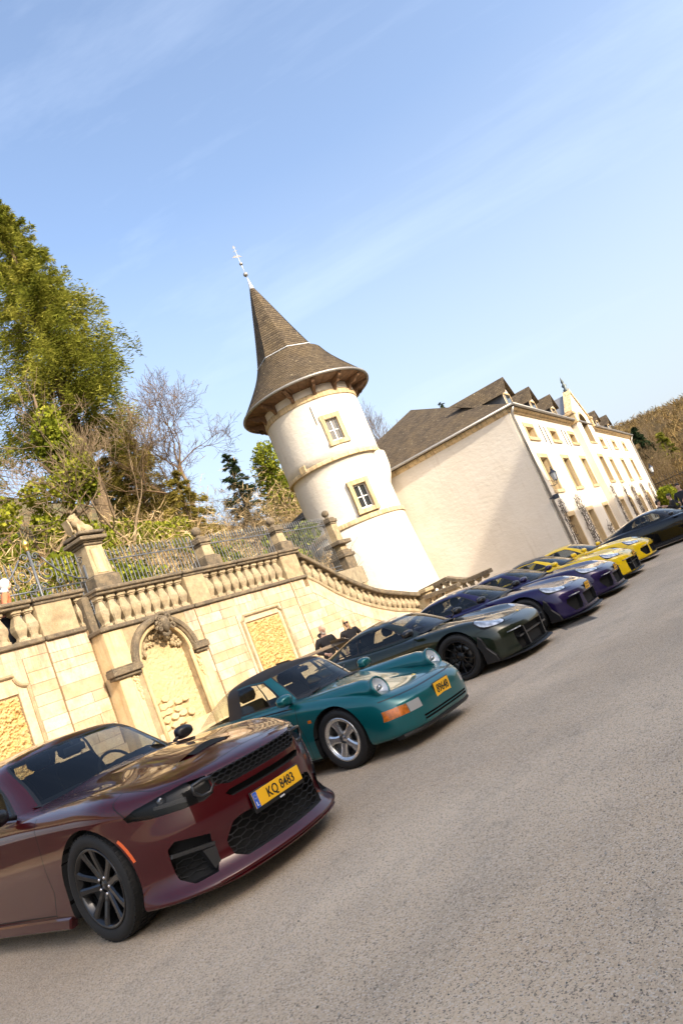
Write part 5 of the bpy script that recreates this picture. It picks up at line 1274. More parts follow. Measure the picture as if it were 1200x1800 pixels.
M_REFL = simple('lamp_reflector', (.62,.64,.66), .12, metal=1.); M_ORANGE = simple('amber_lens', (.60,.15,.008), .18, bump=.8, bscale=90, vary=.5, Coat_Weight=1.); M_ORED = simple('orange_marker', (.80,.13,.03), .3); M_PLATE = simple('yellow_plate', (.86,.46,.012), .45); M_INK = simple('black_print', (.012,.012,.012), .5); M_EUBLUE = simple('plate_blue', (.02,.10,.50), .45); M_WHITE = simple('white_print', (.8,.8,.8), .5); M_RED = simple('red_paint', (.55,.03,.03), .4); M_YCAL = simple('yellow_caliper', (.75,.50,.02), .35)
def text_mesh(txt, size, name='lettering', depth=.002, sx=1.):
    cu = bpy.data.curves.new(name, 'FONT'); cu.body = txt; cu.size = size; cu.align_x = 'CENTER'; cu.align_y = 'CENTER'; cu.extrude = depth; cu.resolution_u = 3; cu.offset = size*.008
    o = bpy.data.objects.new(name, cu); COL.objects.link(o); bpy.context.view_layer.update(); me = bpy.data.meshes.new_from_object(o.evaluated_get(bpy.context.evaluated_depsgraph_get())); bpy.data.objects.remove(o); bpy.data.curves.remove(cu)
    if sx != 1.: me.transform(Matrix.Diagonal((sx,1,1,1)))
    me.materials.clear(); return me
# local frames: text lies in xy; stand it up facing +x of the car
FACE_X = Matrix(((0,0,1,0),(1,0,0,0),(0,1,0,0),(0,0,0,1)))
def plate(parent, loc, txt, w=.52, h=.11, size=.088, tilt=0., eu=True, yaw=0., sx=.86):
    m = MB(); m.cbox(-.012,0,-w/2-.012,w/2+.012,-h/2-.028,h/2+.008,.004); P = m.build('number_plate', M_BLK, parent, loc); P.rotation_euler = (0,tilt,yaw)
    m = MB(); m.cbox(.0,.006,-w/2,w/2,-h/2,h/2,.003); m.build('plate_face', M_PLATE, P)
    if txt == '?':      # too small to read in the photograph: two rows of dark marks
        m = MB(); g = random.Random(int(w*1000))
        for z in (.028,-.028):
            for k in range(4): y = -.09+.058*k+g.uniform(-.006,.006); m.box(.0066,.0076,y-.018,y+.014,z-.017,z+.017)
        o = m.build('print_marks', simple('worn_print', (.22,.11,.01), .6), P); o['kind'] = 'stuff'; return P
    me = text_mesh(txt, size, sx=sx); me.materials.append(M_INK); o = link('lettering', me, None, P); o.matrix_local = Matrix.Translation((.0075,.03 if eu else 0,-.002)) @ FACE_X
    if eu:
        m = MB(); m.box(.0062,.0072,-w/2+.001,-w/2+.045,-h/2+.001,h/2-.001); m.build('country_band', M_EUBLUE, P)
        me = text_mesh('L', .04); me.materials.append(M_WHITE); o = link('lettering', me, None, P); o.matrix_local = Matrix.Translation((.0075,-w/2+.023,-h/2+.028)) @ FACE_X
        m = MB()
        for k in range(12):
            a = math.pi*k/6; m.box(.0073,.0078,-w/2+.023+.0135*math.cos(a)-.0016,-w/2+.023+.0135*math.cos(a)+.0016,.022+.0135*math.sin(a)-.0016,.022+.0135*math.sin(a)+.0016)
        o = m.build('star_ring', simple('plate_yellow_print', (.8,.6,.05), .5), P); o['kind'] = 'stuff'
    return P
# ---- wheels: axis along y, outer face at +y
def tyre_prof(R_, r_, w):
    h = w/2; return [(r_,-h*.82),(r_+.012,-h*.93),((R_+r_)/2,-h*1.0),(R_-.022,-h*.95),(R_-.004,-h*.80),(R_,-h*.55),(R_,h*.55),(R_-.004,h*.80),(R_-.022,h*.95),((R_+r_)/2,h*1.0),(r_+.012,h*.93),(r_,h*.82)]
ROT_Y = Matrix.Rotation(R(-90),4,'X')
def ylathe(m, prof, n=48, mi=0, sm=True):
    P = []
    for i in range(n):
        a = 2*math.pi*i/n; P.append([(r*math.cos(a), y, r*math.sin(a)) for r, y in prof])
    m.grid(P, mi, sm, closeu=True)
def make_wheel(style, Rt, rr, w, m_rim, cal=None):
    """returns dict of meshes"""
    D = {}; h = w/2
    m = MB(); ylathe(m, tyre_prof(Rt, rr, w), 56); nb = 56
    for i in range(nb):     # tread blocks give the shoulder its edge
        a = 2*math.pi*(i+.5)/nb; M = Matrix.Rotation(-a,4,'Y'); 
        for y0, y1 in ((-h*.86,-h*.50),(-h*.44,-h*.05),(h*.05,h*.44),(h*.50,h*.86)):
            m.box(Rt-.010,Rt+.005-(.006 if abs(y0+y1) > h else 0),y0,y1,-.014,.014,M=M @ Matrix.Translation((0,0,0)))
    D['tyre'] = (m.mesh('tyre'), M_TYRE)
    m = MB(); ylathe(m, [(rr-.002,h*.84),(rr+.006,h*.90),(rr-.008,h*.93),(rr-.022,h*.86),(rr-.032,h*.45),(rr-.045,0),(rr-.04,-h*.8)], 48)
    hubr = .075 if style != 'cup' else .07
    yo = h*.62
    def spoke(poly, y0, y1, a, bev=.008, tilt=0.):
        """poly in (radial, tangential) extruded along y"""
        k = MB(); k.prism([(p[0],p[1]) for p in poly], 0, 1, 'z', bev=0)
        vs = []; fsn = len(m.v)
        n = len(poly); M = Matrix.Rotation(-a,4,'Y'); pts = []
        def yy(r): return y1+(y0-y1)*0+tilt*(r-hubr)/(rr-hubr)
        ins = []
        cx = sum(p[0] for p in poly)/n; cz = sum(p[1] for p in poly)/n
        for p in poly: pts.append((p[0], yy(p[0])-.035, p[1]))
        for p in poly: pts.append((p[0], yy(p[0])-bev, p[1]))
        for p in poly:
            d = Vector((cx-p[0], cz-p[1])); q = (p[0], p[1]+(bev if p[1] < cz else -bev)*.0+ (cz-p[1])*.22); pts.append((q[0], yy(q[0]), q[1]))
        fs = [tuple(range(n))[::-1], tuple(2*n+i for i in range(n))]
        for kk in range(2):
            for i in range(n): fs.append((kk*n+i, kk*n+(i+1)%n, (kk+1)*n+(i+1)%n, (kk+1)*n+i))
        m.add([tuple(M @ Vector(p)) for p in pts], fs)
    def bent(path, ws, a, y_in, y_out, thick=.04):
        """spoke along a path of (radius, tangent offset) with widths"""
        M = Matrix.Rotation(-a,4,'Y'); rows = []
        n = len(path)
        for i, ((r, tz), wd) in enumerate(zip(path, ws)):
            f = i/(n-1); y = y_in+(y_out-y_in)*f; p0 = Vector(path[max(0,i-1)]); p1 = Vector(path[min(n-1,i+1)]); t_ = (p1-p0).normalized(); nn = Vector((-t_.y,t_.x))*wd/2
            A = Vector((r,tz)); rows.append([tuple(M @ Vector(q)) for q in ((A.x-nn.x,y-thick,A.y-nn.y),(A.x-nn.x,y-.010,A.y-nn.y),(A.x-nn.x*.55,y,A.y-nn.y*.55),(A.x+nn.x*.55,y,A.y+nn.y*.55),(A.x+nn.x,y-.010,A.y+nn.y),(A.x+nn.x,y-thick,A.y+nn.y))])
        m.grid(rows, 0, False, closev=True)
    ro = rr-.014
    if style == 'split5':
        for k in range(5):
            a = R(90+72*k)
            for s in (-1,1): bent([(.045,s*.020),(.10,s*.031),(.15,s*.040),(.20,s*.050),(ro,s*.066)], [.056,.050,.048,.052,.070], a, h*.60, h*.90, .055)
    elif style == 'cup':
        for k in range(5):
            a = R(90+72*k); bent([(.045,0),(.085,0),(.12,0),(.155,0),(.185,0),(ro,0)], [.085,.072,.074,.088,.115,.155], a, h*.72, h*.80, .035)
        ylathe(m, [(ro+.004,h*.86),(ro-.022,h*.84),(ro-.026,h*.6)], 48)
    elif style == 'gt3':
        for k in range(5):
            a = R(90+72*k)
            for s in (-1,1): bent([(.05,s*.02),(.10,s*.028),(.18,s*.055),(ro,s*.088)], [.035,.026,.022,.030], a, h*.35, h*.86, .04)
    else:
        for k in range(10): bent([(.05,0),(.12,0),(ro,0)], [.035,.024,.03], R(36*k), h*.4, h*.86, .04)
    if style == 'gt3': ylathe(m, [(.001,h*.52),(.03,h*.52),(.042,h*.48),(.06,h*.40),(.085,h*.34),(.085,h*.1)], 24)
    else: ylathe(m, [(.001,h*.60),(.028,h*.60),(.033,h*.56),(.07,h*.58 if style == 'cup' else h*.54),(hubr+.01,h*.50),(hubr+.01,h*.2)], 24)
    D['rim'] = (m.mesh('rim'), m_rim)
    m = MB()
    if style != 'gt3':
        for k in range(5):
            a = R(54+72*k) if style == 'split5' else R(54+72*k); r = .057; M = Matrix.Translation((r*math.cos(a),0,r*math.sin(a)))
            m.lathe([(.001,h*.66),(.008,h*.66),(.011,h*.62),(.011,h*.5)], 6, M=M @ ROT_Y.inverted() @ Matrix.Identity(4)) if False else None
            P = []
            for i in range(6): b = math.pi*i/3; P.append([(r*math.cos(a)+q*math.cos(b), y, r*math.sin(a)+q*math.sin(b)) for q, y in ((.001,h*.655),(.008,h*.655),(.0105,h*.62),(.0105,h*.5))])
            m.grid(P, 0, False, closeu=True)
        D['wheel_nuts'] = (m.mesh('wheel_nuts'), M_CHROME if style == 'split5' else M_BLK)
    m = MB(); ylathe(m, [(.06,0),(.06,.01),(rr*.80,.01),(rr*.80,-.012),(.06,-.012)], 40); D['brake_disc'] = (m.mesh('brake_disc'), M_DISC)
    m = MB(); P = []
    for i in range(9):
        a = R(-35+70*i/8) if style != 'cup' else R(150+70*i/8-90); P.append([(q*math.cos(a), y, q*math.sin(a)) for q, y in ((rr*.50,-.05),(rr*.50,.03),(rr*.58,.045),(rr*.80,.045),(rr*.86,.03),(rr*.86,-.05))])
    m.grid(P, 0, False, closev=True); D['caliper'] = (m.mesh('caliper'), cal or M_BLK)
    m = MB(); ylathe(m, [(.001,-h*.75),(rr-.05,-h*.75),(rr-.05,-h*.70)], 24); D['hub_back'] = (m.mesh('hub_back'), M_GAP)
    for k, (me, mt) in D.items(): me.materials.append(mt)
    return D
def put_wheel(D, parent, x, y, z, side, steer=0., spin=0., badge=None):
    """side +1 left, -1 right (outer face outward)"""
    W = link('tyre', D['tyre'][0]); W.name = 'wheel'; W.parent = parent; W.location = (x,y,z)
    W.rotation_euler = (0, spin, (0 if side > 0 else math.pi)+steer)
    for k, (me, mt) in D.items():
        if k == 'tyre': continue
        o = link(k, me, None, W)
        if k == 'wheel_nuts': o['kind'] = 'stuff'
    return W
def ellipsoid_strip(m, prof, n=24, M=None): m.lathe(prof, n, M=M)
# ---- interior
def interior(parent, x_dash, x_seat, z_floor, yw, roof, seats=1, lhd=True, x_rear=None, zb=.95):
    m = MB(); m.cbox(x_seat-1.0 if x_rear is None else x_rear, x_dash+.25, -yw, yw, z_floor-.04, z_floor, .01); I = m.build('interior', M_INT, parent)
    m = MB(); P = []
    for i in range(9):
        y = -yw+2*yw*i/8; b = .05 if abs(y-(.36 if lhd else -.36)) < .25 else 0.
        P.append([(x_dash+.30,y,zb-.02),(x_dash+.1,y,zb+.0),(x_dash-.02,y,zb+.015+b),(x_dash-.10,y,zb-.02+b),(x_dash-.16,y,zb-.16),(x_dash-.10,y,z_floor)])
    m.grid(P); m.build('dashboard', M_INT, I)
    ys = .36 if lhd else -.36
    m = MB(); n = 22; c = Vector((x_dash-.30, ys, zb-.02)); u = Vector((0,1,0)); v = Vector((-.42,0,.90)).normalized()
    m.tube([c+u*.18*math.cos(2*math.pi*i/n)+v*.18*math.sin(2*math.pi*i/n) for i in range(n)], .015, 6, closed=True); m.tube([c-u*.17,c,c+u*.17], .014, 5); m.tube([c,c-v*.17], .014, 5); m.tube([c,c+Vector((.25,0,-.1))], .03, 6); m.build('steering_wheel', M_INT, I)
    rows = [x_seat]+([x_rear+.5] if x_rear is not None else [])
    for xs in rows:
        for s in (-1,1):
            m = MB(); y = s*.37; q = .25
            back = [(0,.22,.05),(-.05,.245,.20),(-.10,.25,.36),(-.16,.235,.50),(-.19,.19,.60)]
            P = []
            for dx, w_, dz in back: P.append([(xs+dx+.07,y-w_*.8,z_floor+.22+dz),(xs+dx+.03,y-w_,z_floor+.22+dz),(xs+dx-.07,y-w_*.9,z_floor+.22+dz),(xs+dx-.09,y,z_floor+.22+dz),(xs+dx-.07,y+w_*.9,z_floor+.22+dz),(xs+dx+.03,y+w_,z_floor+.22+dz),(xs+dx+.07,y+w_*.8,z_floor+.22+dz),(xs+dx+.03,y,z_floor+.22+dz)])
            m.grid(P, 0, True, closev=True); m.f.append(tuple(len(m.v)-8+i for i in range(8))); m.mi.append(0); m.sm.append(False)
            m.cbox(xs-.02,xs+.50,y-.25,y+.25,z_floor+.12,z_floor+.30,.05)
            hz = z_floor+.22+.62; m.cbox(xs-.27,xs-.14,y-.13,y+.13,hz,hz+.17,.045); m.build('seat', M_SEAT, I)
    return I
def mirror_housing(parent, loc, side, mat, size=(.11,.12,.075), stalk=None):
    m = MB(); sx, sy, sz = size; M = Matrix.Translation(loc)
    pr = [(math.sin(math.pi*i/10)**.6, -math.cos(math.pi*i/10)) for i in range(11)]
    P = []
    for i in range(20):
        a = 2*math.pi*i/20; row = []
        for r, y in pr:
            x = r*math.copysign(abs(math.cos(a))**.8,math.cos(a))*sx; z = r*math.copysign(abs(math.sin(a))**.7,math.sin(a))*sz*(1-.25*y)
            if x < 0: x *= .35
            row.append((loc[0]+x, loc[1]+side*(y*sy), loc[2]+z*(1+.15*y)))
        P.append(row)
    m.grid(P, closeu=True); o = m.build('mirror', mat, parent)
    g = MB(); g.lathe([(.001,0),(1.,0)], 18, M=Matrix.Translation((loc[0]-sx*.36,loc[1],loc[2])) @ Matrix.Diagonal((1,sy*.85,sz*.85,1)) @ Matrix.Rotation(R(90),4,'Y')); g.build('mirror_glass', M_CHROME, o)
    if stalk:
        s = MB(); s.tube([loc, tuple((Vector(loc)+Vector(stalk))/2), stalk], [.022,.018,.02], 8); s.build('mirror_arm', M_BLK, o)
    return o
def car_root(name, axle, heading_deg, label, group='cars parked in a row along the yard'):
    """axle: front axle centre on the ground, scene coordinates; heading: direction the car faces (deg from +X)"""
    o = empty(name, (axle[0],axle[1],gz(axle[0])), R(heading_deg), label, 'car', group); o.rotation_euler = (-.01 if axle[0] > 4.5 else 0,0,R(heading_deg)); return o
def disc_poly(cx, cz, r, n=36): return [(cx+r*math.cos(2*math.pi*i/n), cz+r*math.sin(2*math.pi*i/n)) for i in range(n)]
def arch_liner(parent, x, r, y0, y1, z):
    for s in (-1,1):
        m = MB(); P = []
        for i in range(19):
            a = R(-10+200*i/18); P.append([(x+r*math.cos(a), s*y0, z+r*math.sin(a)), (x+r*math.cos(a), s*y1, z+r*math.sin(a))])
        m.grid(P); k = len(m.v); m.add([(x+r*math.cos(R(-10+200*i/18)), s*y0, z+r*math.sin(R(-10+200*i/18))) for i in range(19)], [tuple(range(19))]); m.build('wheel_arch_liner', M_GAP, parent)
def hexmesh(parent, name, x_fn, y0, y1, z0, z1, cell, inside, r=.004, asp=1.9):
    """honeycomb insert: wires in the yz plane at x_fn(y,z)"""
    m = MB(); cz = cell; cy = cell*asp; rows = int((z1-z0)/(cz*.75))+2; cols = int((y1-y0)/cy)+2; seen = set()
    for i in range(rows):
        for j in range(cols):
            c = (y0+j*cy+(cy/2 if i%2 else 0), z0+i*cz*.75)
            if not inside(*c): continue
            pts = [(c[0]+cy/2*a, c[1]+cz/2*b) for a, b in ((0,1),(1,.5),(1,-.5),(0,-1),(-1,-.5),(-1,.5))]
            for k in range(6):
                a, b = pts[k], pts[(k+1)%6]; key = tuple(sorted(((round(a[0],4),round(a[1],4)),(round(b[0],4),round(b[1],4)))))
                if key in seen: continue
                seen.add(key); m.tube([(x_fn(*a),a[0],a[1]),(x_fn(*b),b[0],b[1])], r, 4, cap=False)
    if m.v:
        o = m.build(name, M_BLK, parent); o['kind'] = 'stuff'; return o
# ================================================================ dark red muscle sedan
def build_sedan():
    C = car_root('muscle_sedan', (3.86,4.68), -92.5, 'dark red muscle sedan with bonnet scoop and yellow plate, nearest the viewer')
    PT = paint('dark_red_metallic', (.048,.0005,.0032), .12, .32, .10, 1.)
    fo = (-.16,.075,.015,.0,-.012,-.05)                 # front offsets
    fz = (.135,.150,.235,.46,.66,.80,.845,.895,.93,.95)
    fr = (.10,.38,.70)
    so = (-.10,-.012,.0,.008,-.004,-.045)
    def sz(sh, hood): return (.19,.20,.33,.56,.78,sh,sh+.05,hood-.045,hood-.012,hood)
    ST = [station((.985,0),(1,0),.30,fo,fz,fr), station((.938,.34),(.965,.26),.25,fo,fz,fr), station((.815,.60),(.83,.56),.15,fo,(.135,.150,.235,.46,.665,.805,.852,.90,.932,.955),fr),
      station((.62,.80),(.58,.81),.03,(-.14,.05,.012,.0,-.012,-.05),(.14,.155,.24,.47,.68,.825,.875,.915,.945,.965),(.12,.38,.70)),
      station((.40,.905),(.22,.975),-.10,(-.10,.015,.005,.0,-.008,-.045),(.15,.165,.26,.50,.72,.862,.912,.935,.96,.98),(.13,.38,.70)),
      station((.22,.950),(0,1),-.24,so,(.16,.18,.30,.54,.75,.890,.940,.955,.98,1.0),(.13,.38,.70)),
      station((-.12,.956),(0,1),-.44,so,(.18,.19,.32,.56,.77,.905,.957,.972,1.0,1.018),(.13,.38,.70)),
      station((-.50,.950),(0,1),-.66,so,sz(.918,1.03),(.13,.38,.70)),
      station((-.95,.940),(0,1),-.98,so,sz(.930,1.04),(.13,.38,.70)), station((-1.55,.935),(0,1),-1.55,so,sz(.935,1.03),(.13,.38,.70)), station((-2.2,.940),(0,1),-2.2,so,sz(.945,1.03),(.13,.38,.70)),
      station((-2.72,.952),(0,1),-2.7,so,sz(.965,1.05),(.13,.38,.70)), station((-3.12,.957),(0,1),-3.1,so,sz(.98,1.08),(.13,.38,.70)), station((-3.6,.93),(-.1,1),-3.45,so,sz(.985,1.09),(.13,.38,.70)),
      station((-3.95,.81),(-.6,.8),-3.68,so,sz(.98,1.085),(.13,.38,.70)), station((-4.08,.45),(-.97,.2),-3.78,so,sz(.98,1.085),(.13,.38,.70)), station((-4.11,0),(-1,0),-3.82,so,sz(.98,1.085),(.13,.38,.70))]
    S = Surf(ST); si = dens(S.S, 5); tj = dens(S.T, 5); K = Skin(S.eval(si, tj), si, tj)
    front = lambda f: f.calc_center_median().x > .45 and f.normal.x > .12 and f.calc_center_median().z < .88
    # wheel arches
    for x in (0.,-3.05): K.cut2(disc_poly(x,.372,.412), 'side', 'arch', None); K.cut2([(x-.412,.367),(x+.412,.367),(x+.412,.05),(x-.412,.05)], 'side', 'arch', None)
    K.lip('arch', lambda c: Vector((0,-.06 if c.y > 0 else .06,0)), 'gap')
    # cabin opening
    K.cut([(-.86,.70),(-.80,.0),(-.86,-.70),(-1.1,-.76),(-3.2,-.74),(-3.5,-.5),(-3.5,.5),(-3.2,.74),(-1.1,.76)], 'top', 'cabin', lambda f: f.calc_center_median().z > .9); K.delete('cabin')
    # upper grille, slot, lower grille
    gr = K.cut([(-.445,.80),(.445,.80),(.425,.722),(.35,.692),(-.35,.692),(-.425,.722)], 'front', 'grille', front); K.recess(gr, Vector((-.10,0,0)), 'inlet', 'inlet')
    gs = K.cut([(-.36,.655),(.36,.655),(.40,.640),(.36,.606),(-.36,.606),(-.40,.640)], 'front', 'slot', front); K.recess(gs, Vector((-.07,0,0)), 'inlet', 'inlet')
    lo = [(-.42,.455),(-.36,.47),(.36,.47),(.42,.455),(.485,.36),(.475,.26),(.42,.22),(-.42,.22),(-.475,.26),(-.485,.36)]
    gl = K.cut(lo, 'front', 'lower', front); K.recess(gl, Vector((-.11,0,0)), 'inlet', 'inlet')
    for s in (-1,1):
        po = [(s*.57,.455),(s*.75,.505),(s*.785,.47),(s*.775,.27),(s*.735,.215),(s*.61,.22),(s*.57,.27)]
        gv = K.cut(po, 'front', 'duct', lambda f: f.calc_center_median().x > .4 and f.calc_center_median().y*s > .5); K.recess(gv, Vector((-.07,-s*.03,0)), 'ductwall', 'inlet')
        hl = [(s*.455,.806),(s*.58,.818),(s*.72,.808),(s*.84,.79),(s*.885,.762),(s*.875,.728),(s*.80,.695),(s*.66,.672),(s*.53,.662),(s*.465,.682)]
        gh = K.cut(hl, 'front', 'lamp', lambda f: f.calc_center_median().x > .3 and f.calc_center_median().y*s > .38 and f.normal.x > .0); K.recess(gh, Vector((-.055,-s*.025,0)), 'lampwall', 'lampfloor')
    # bonnet with scoop, shut lines
    up = lambda f: f.normal.z > .35 and f.calc_center_median().z > .8
    for poly in ([(.42,-.085),(.43,.085),(.34,.10),(-.02,.055),(-.03,-.055),(.34,-.10)],): pass
    K.line([(.80,.02),(.80,.30),(.74,.55),(.60,.70),(.30,.775),(-.2,.80),(-.78,.80)], .007, 'top', 'gap', up)
    K.line([(.80,-.02),(.80,.02)], .007, 'top', 'gap', up, False)
    sidef = lambda f: abs(f.normal.y) > .4
    K.line([(-.62,.93),(-.60,.60),(-.58,.40),(-.66,.22)], .008, 'side', 'gap', sidef); K.line([(-1.86,.95),(-1.9,.60),(-1.9,.24)], .008, 'side', 'gap', sidef); K.line([(-2.78,.95),(-2.72,.75),(-2.52,.40),(-2.5,.24)], .008, 'side', 'gap', sidef); K.line([(-.66,.235),(-2.5,.235)], .008, 'side', 'gap', sidef)
    K.line([(.47,.74),(.36,.86),(.34,.92)], .006, 'side', 'gap', lambda f: abs(f.normal.y) > .15)
    mk = K.cut2([(.0+.425*math.cos(R(a)),.372+.425*math.sin(R(a))) for a in (14,20,26,32,38)]+[(.447*math.cos(R(a)),.372+.447*math.sin(R(a))) for a in (38,32,26,20,14)], 'side', 'marker', None)
    K.cut2([(-.70,.90),(-1.82,.92),(-1.86,.60),(-1.86,.25),(-.70,.25),(-.60,.40),(-.62,.60)], 'side', 'door', sidef, only=['body']); K.cut2([(-1.94,.92),(-2.74,.93),(-2.69,.75),(-2.50,.42),(-2.48,.25),(-1.94,.25),(-1.94,.60)], 'side', 'reardoor', sidef, only=['body'])
    K.cut([(.79,.0),(.79,.30),(.73,.545),(.59,.69),(.30,.765),(-.2,.79),(-.85,.79),(-.85,-.79),(-.2,-.79),(.30,-.765),(.59,-.69),(.73,-.545),(.79,-.30)], 'top', 'hood', up, only=['body'])
    from mathutils.bvhtree import BVHTree
    bv = BVHTree.FromBMesh(K.bm)
    O = K.parts(C, {'body': ('body',PT), 'door': ('door',PT), 'reardoor': ('rear_door',PT), 'hood': ('bonnet',PT), 'gap': ('shut_line',M_GAP), 'inlet': ('air_inlet',M_GAP), 'ductwall': ('duct_surround',M_BLK), 'lampwall': ('headlamp_surround',M_BLK), 'lampfloor': ('headlamp_housing',M_SATIN), 'marker': ('side_marker',M_ORED)}, flat=('inlet','ductwall','lampwall'))
    for k in ('gap','ductwall','lampwall'):
        if k in O: O[k]['kind'] = 'stuff'
    # bonnet scoop: low blister; a flat black sheet paints the shade of its mouth
    def hoodz(x, y):
        q = bv.ray_cast(Vector((x,y,2.)), Vector((0,0,-1)))[0]; return q.z if q else .95
    m = MB(); rows = []
    def bump_(f, g): return .034*((math.cos(min(1,abs(g))*math.pi)+1)/2)**.6*math.cos(f*math.pi/2)**.8
    for i in range(15):
        f = i/14; x = .41-1.05*f; row = []
        for j in range(25):
            g = -1+2*j/24; y = g*(.31+.02*f); xx = x-.03*g*g; row.append((xx, y, hoodz(xx,y)+bump_(f,g)-.003*abs(g)**4))
        rows.append(row)
    m.grid(rows); m.build('bonnet_scoop', PT, O.get('hood', C))
    G_ = [-.62+1.24*i/14 for i in range(15)]; A_ = []; B_ = []
    for g in G_:
        y = g*.31; A_.append((.475-.03*g*g,y*.9,hoodz(.475-.03*g*g,y*.9)+.003)); B_.append((.411-.03*g*g,y,hoodz(.411-.03*g*g,y)+bump_(0,g)+.0005))
    m = MB(); m.add(A_+B_, [(i,i+1,16+i,15+i) for i in range(14)]); m.build('scoop_mouth_shade', M_GAP, O.get('hood', C))
    # honeycomb inserts
    def fx(y, z): return .985-.30*abs(y)**2-.75*max(0,abs(y)-.42)**1.3
    inb = lambda poly: (lambda y, z: pip(poly, y, z))
    hexmesh(C, 'upper_grille', lambda y, z: fx(y,z)-.045, -.56,.56,.70,.79,.036, inb([(-.44,.797),(.44,.797),(.42,.727),(.345,.696),(-.345,.696),(-.42,.727)]), .0045, 1.7)
    hexmesh(C, 'lower_grille', lambda y, z: fx(y,z)-.04, -.60,.60,.21,.50,.052, inb([(p[0]*.99,p[1]) for p in lo]), .0045, 2.0)
    for s in (-1,1):
        hexmesh(C, 'duct_grille', lambda y, z: .80-.9*max(0,abs(y)-.57)-.035, min(s*.57,s*.78),max(s*.57,s*.78),.21,.42,.045, inb([(s*.58,.35),(s*.74,.37),(s*.76,.27),(s*.73,.225),(s*.61,.235)]), .004, 1.8)
        m = MB(); m.prism([(s*.565,.40),(s*.775,.435),(s*.78,.41),(s*.57,.375)], .0, .05, 'x', M=Matrix.Translation((.79+.0,0,0)) @ Matrix(((1,-s*.9,0,s*s*.9*.575),(0,1,0,0),(0,0,1,0),(0,0,0,1)))); m.prism([(s*.565,.37),(s*.63,.375),(s*.60,.235),(s*.565,.27)], .0, .04, 'x', M=Matrix.Translation((.79,0,0)) @ Matrix(((1,-s*.9,0,.9*.575),(0,1,0,0),(0,0,1,0),(0,0,0,1)))); m.build('duct_vane', M_SATIN, C)
        # headlamp: inner ring, projector, light bar, clear cover
        m = MB(); cy, cz = s*.508, .738; xx = fx(cy,cz)+.004
        ring = [(cy+s*.055*math.cos(a)*1.05, cz+.046*math.sin(a)) for a in [2*math.pi*i/6+R(30) for i in range(6)]]
        m.tube([(xx-.012-.10*abs(y-s*.44)*2.2,y,z) for y, z in [(cy-.075,cz+.045),(cy+.0,cz+.052),(cy+.065,cz+.045),(cy+.072,cz-.008),(cy+.035,cz-.045),(cy-.035,cz-.045),(cy-.078,cz-.005)]], .014, 8, closed=True); m.build('intake_ring', M_SATIN, C)
        m = MB(); m.add([(.755,s*.60,.700),(.60,s*.76,.735),(.605,s*.76,.757),(.76,s*.60,.735)],[(0,1,2,3)]); m.build('light_bar', M_REFL, C)
        m = MB(); m.lathe([(.001,.0),(.03,.004),(.036,.02),(.03,.05),(.001,.052)], 16, M=Matrix.Translation((.60,s*.70,.772)) @ Matrix.Rotation(R(90),4,'Y')); m.build('projector_lamp', M_REFL, C)
        lens = []
        LO = [(s*.455,.806),(s*.58,.818),(s*.72,.808),(s*.84,.79),(s*.885,.762),(s*.875,.728),(s*.80,.695),(s*.66,.672),(s*.53,.662),(s*.465,.682)]
    # clear lamp covers follow the body skin
    K2 = Skin(S.eval(si, tj), si, tj)
    for s in (-1,1):
        hl = [(s*.565,.816),(s*.72,.808),(s*.84,.79),(s*.885,.762),(s*.875,.728),(s*.80,.695),(s*.66,.672),(s*.565,.665)]
        K2.cut(hl, 'front', 'lens', lambda f: f.calc_center_median().x > .3 and f.calc_center_median().y*s > .38 and f.normal.x > .0)
    bmesh.ops.delete(K2.bm, geom=[f for f in K2.bm.faces if K2.names[f[K2.tl]] != 'lens'], context='FACES'); lo_ = K2.parts(C, {'lens': ('headlamp_lens',M_SMOKE), 'body': ('x',PT)})
    # splitter blade
    m = MB(); path = []
    for i in range(25):
        y = -.83+1.66*i/24; xx = 1.03-.33*abs(y)**2-1.45*max(0,abs(y)-.48)**1.7; path.append((Vector((xx,y,.135+.05*max(0,abs(y)-.6))), Vector((1,0,0)), Vector((0,0,1))))
    sweep(m, path, [(-.20,.0),(.02,-.004),(.03,.006),(.0,.018),(-.2,.02)]); m.build('splitter', PT, C)
    m = MB(); m.prism([(-.78,.12),(.78,.12),(.78,.17),(-.78,.17)], .45, .70, 'x'); m.build('undertray', M_GAP, C)
    for s in (-1,1):
        m = MB(); m.prism([(-.50,.13),(-2.6,.13),(-2.6,.215),(-.45,.215)], s*.90, s*.962, 'y', bev=.012); m.build('sill_skirt', PT, C)
    m = MB(); m.box(-4.0,.60,-.86,.86,.16,.20); m.build('underbody', M_GAP, C)
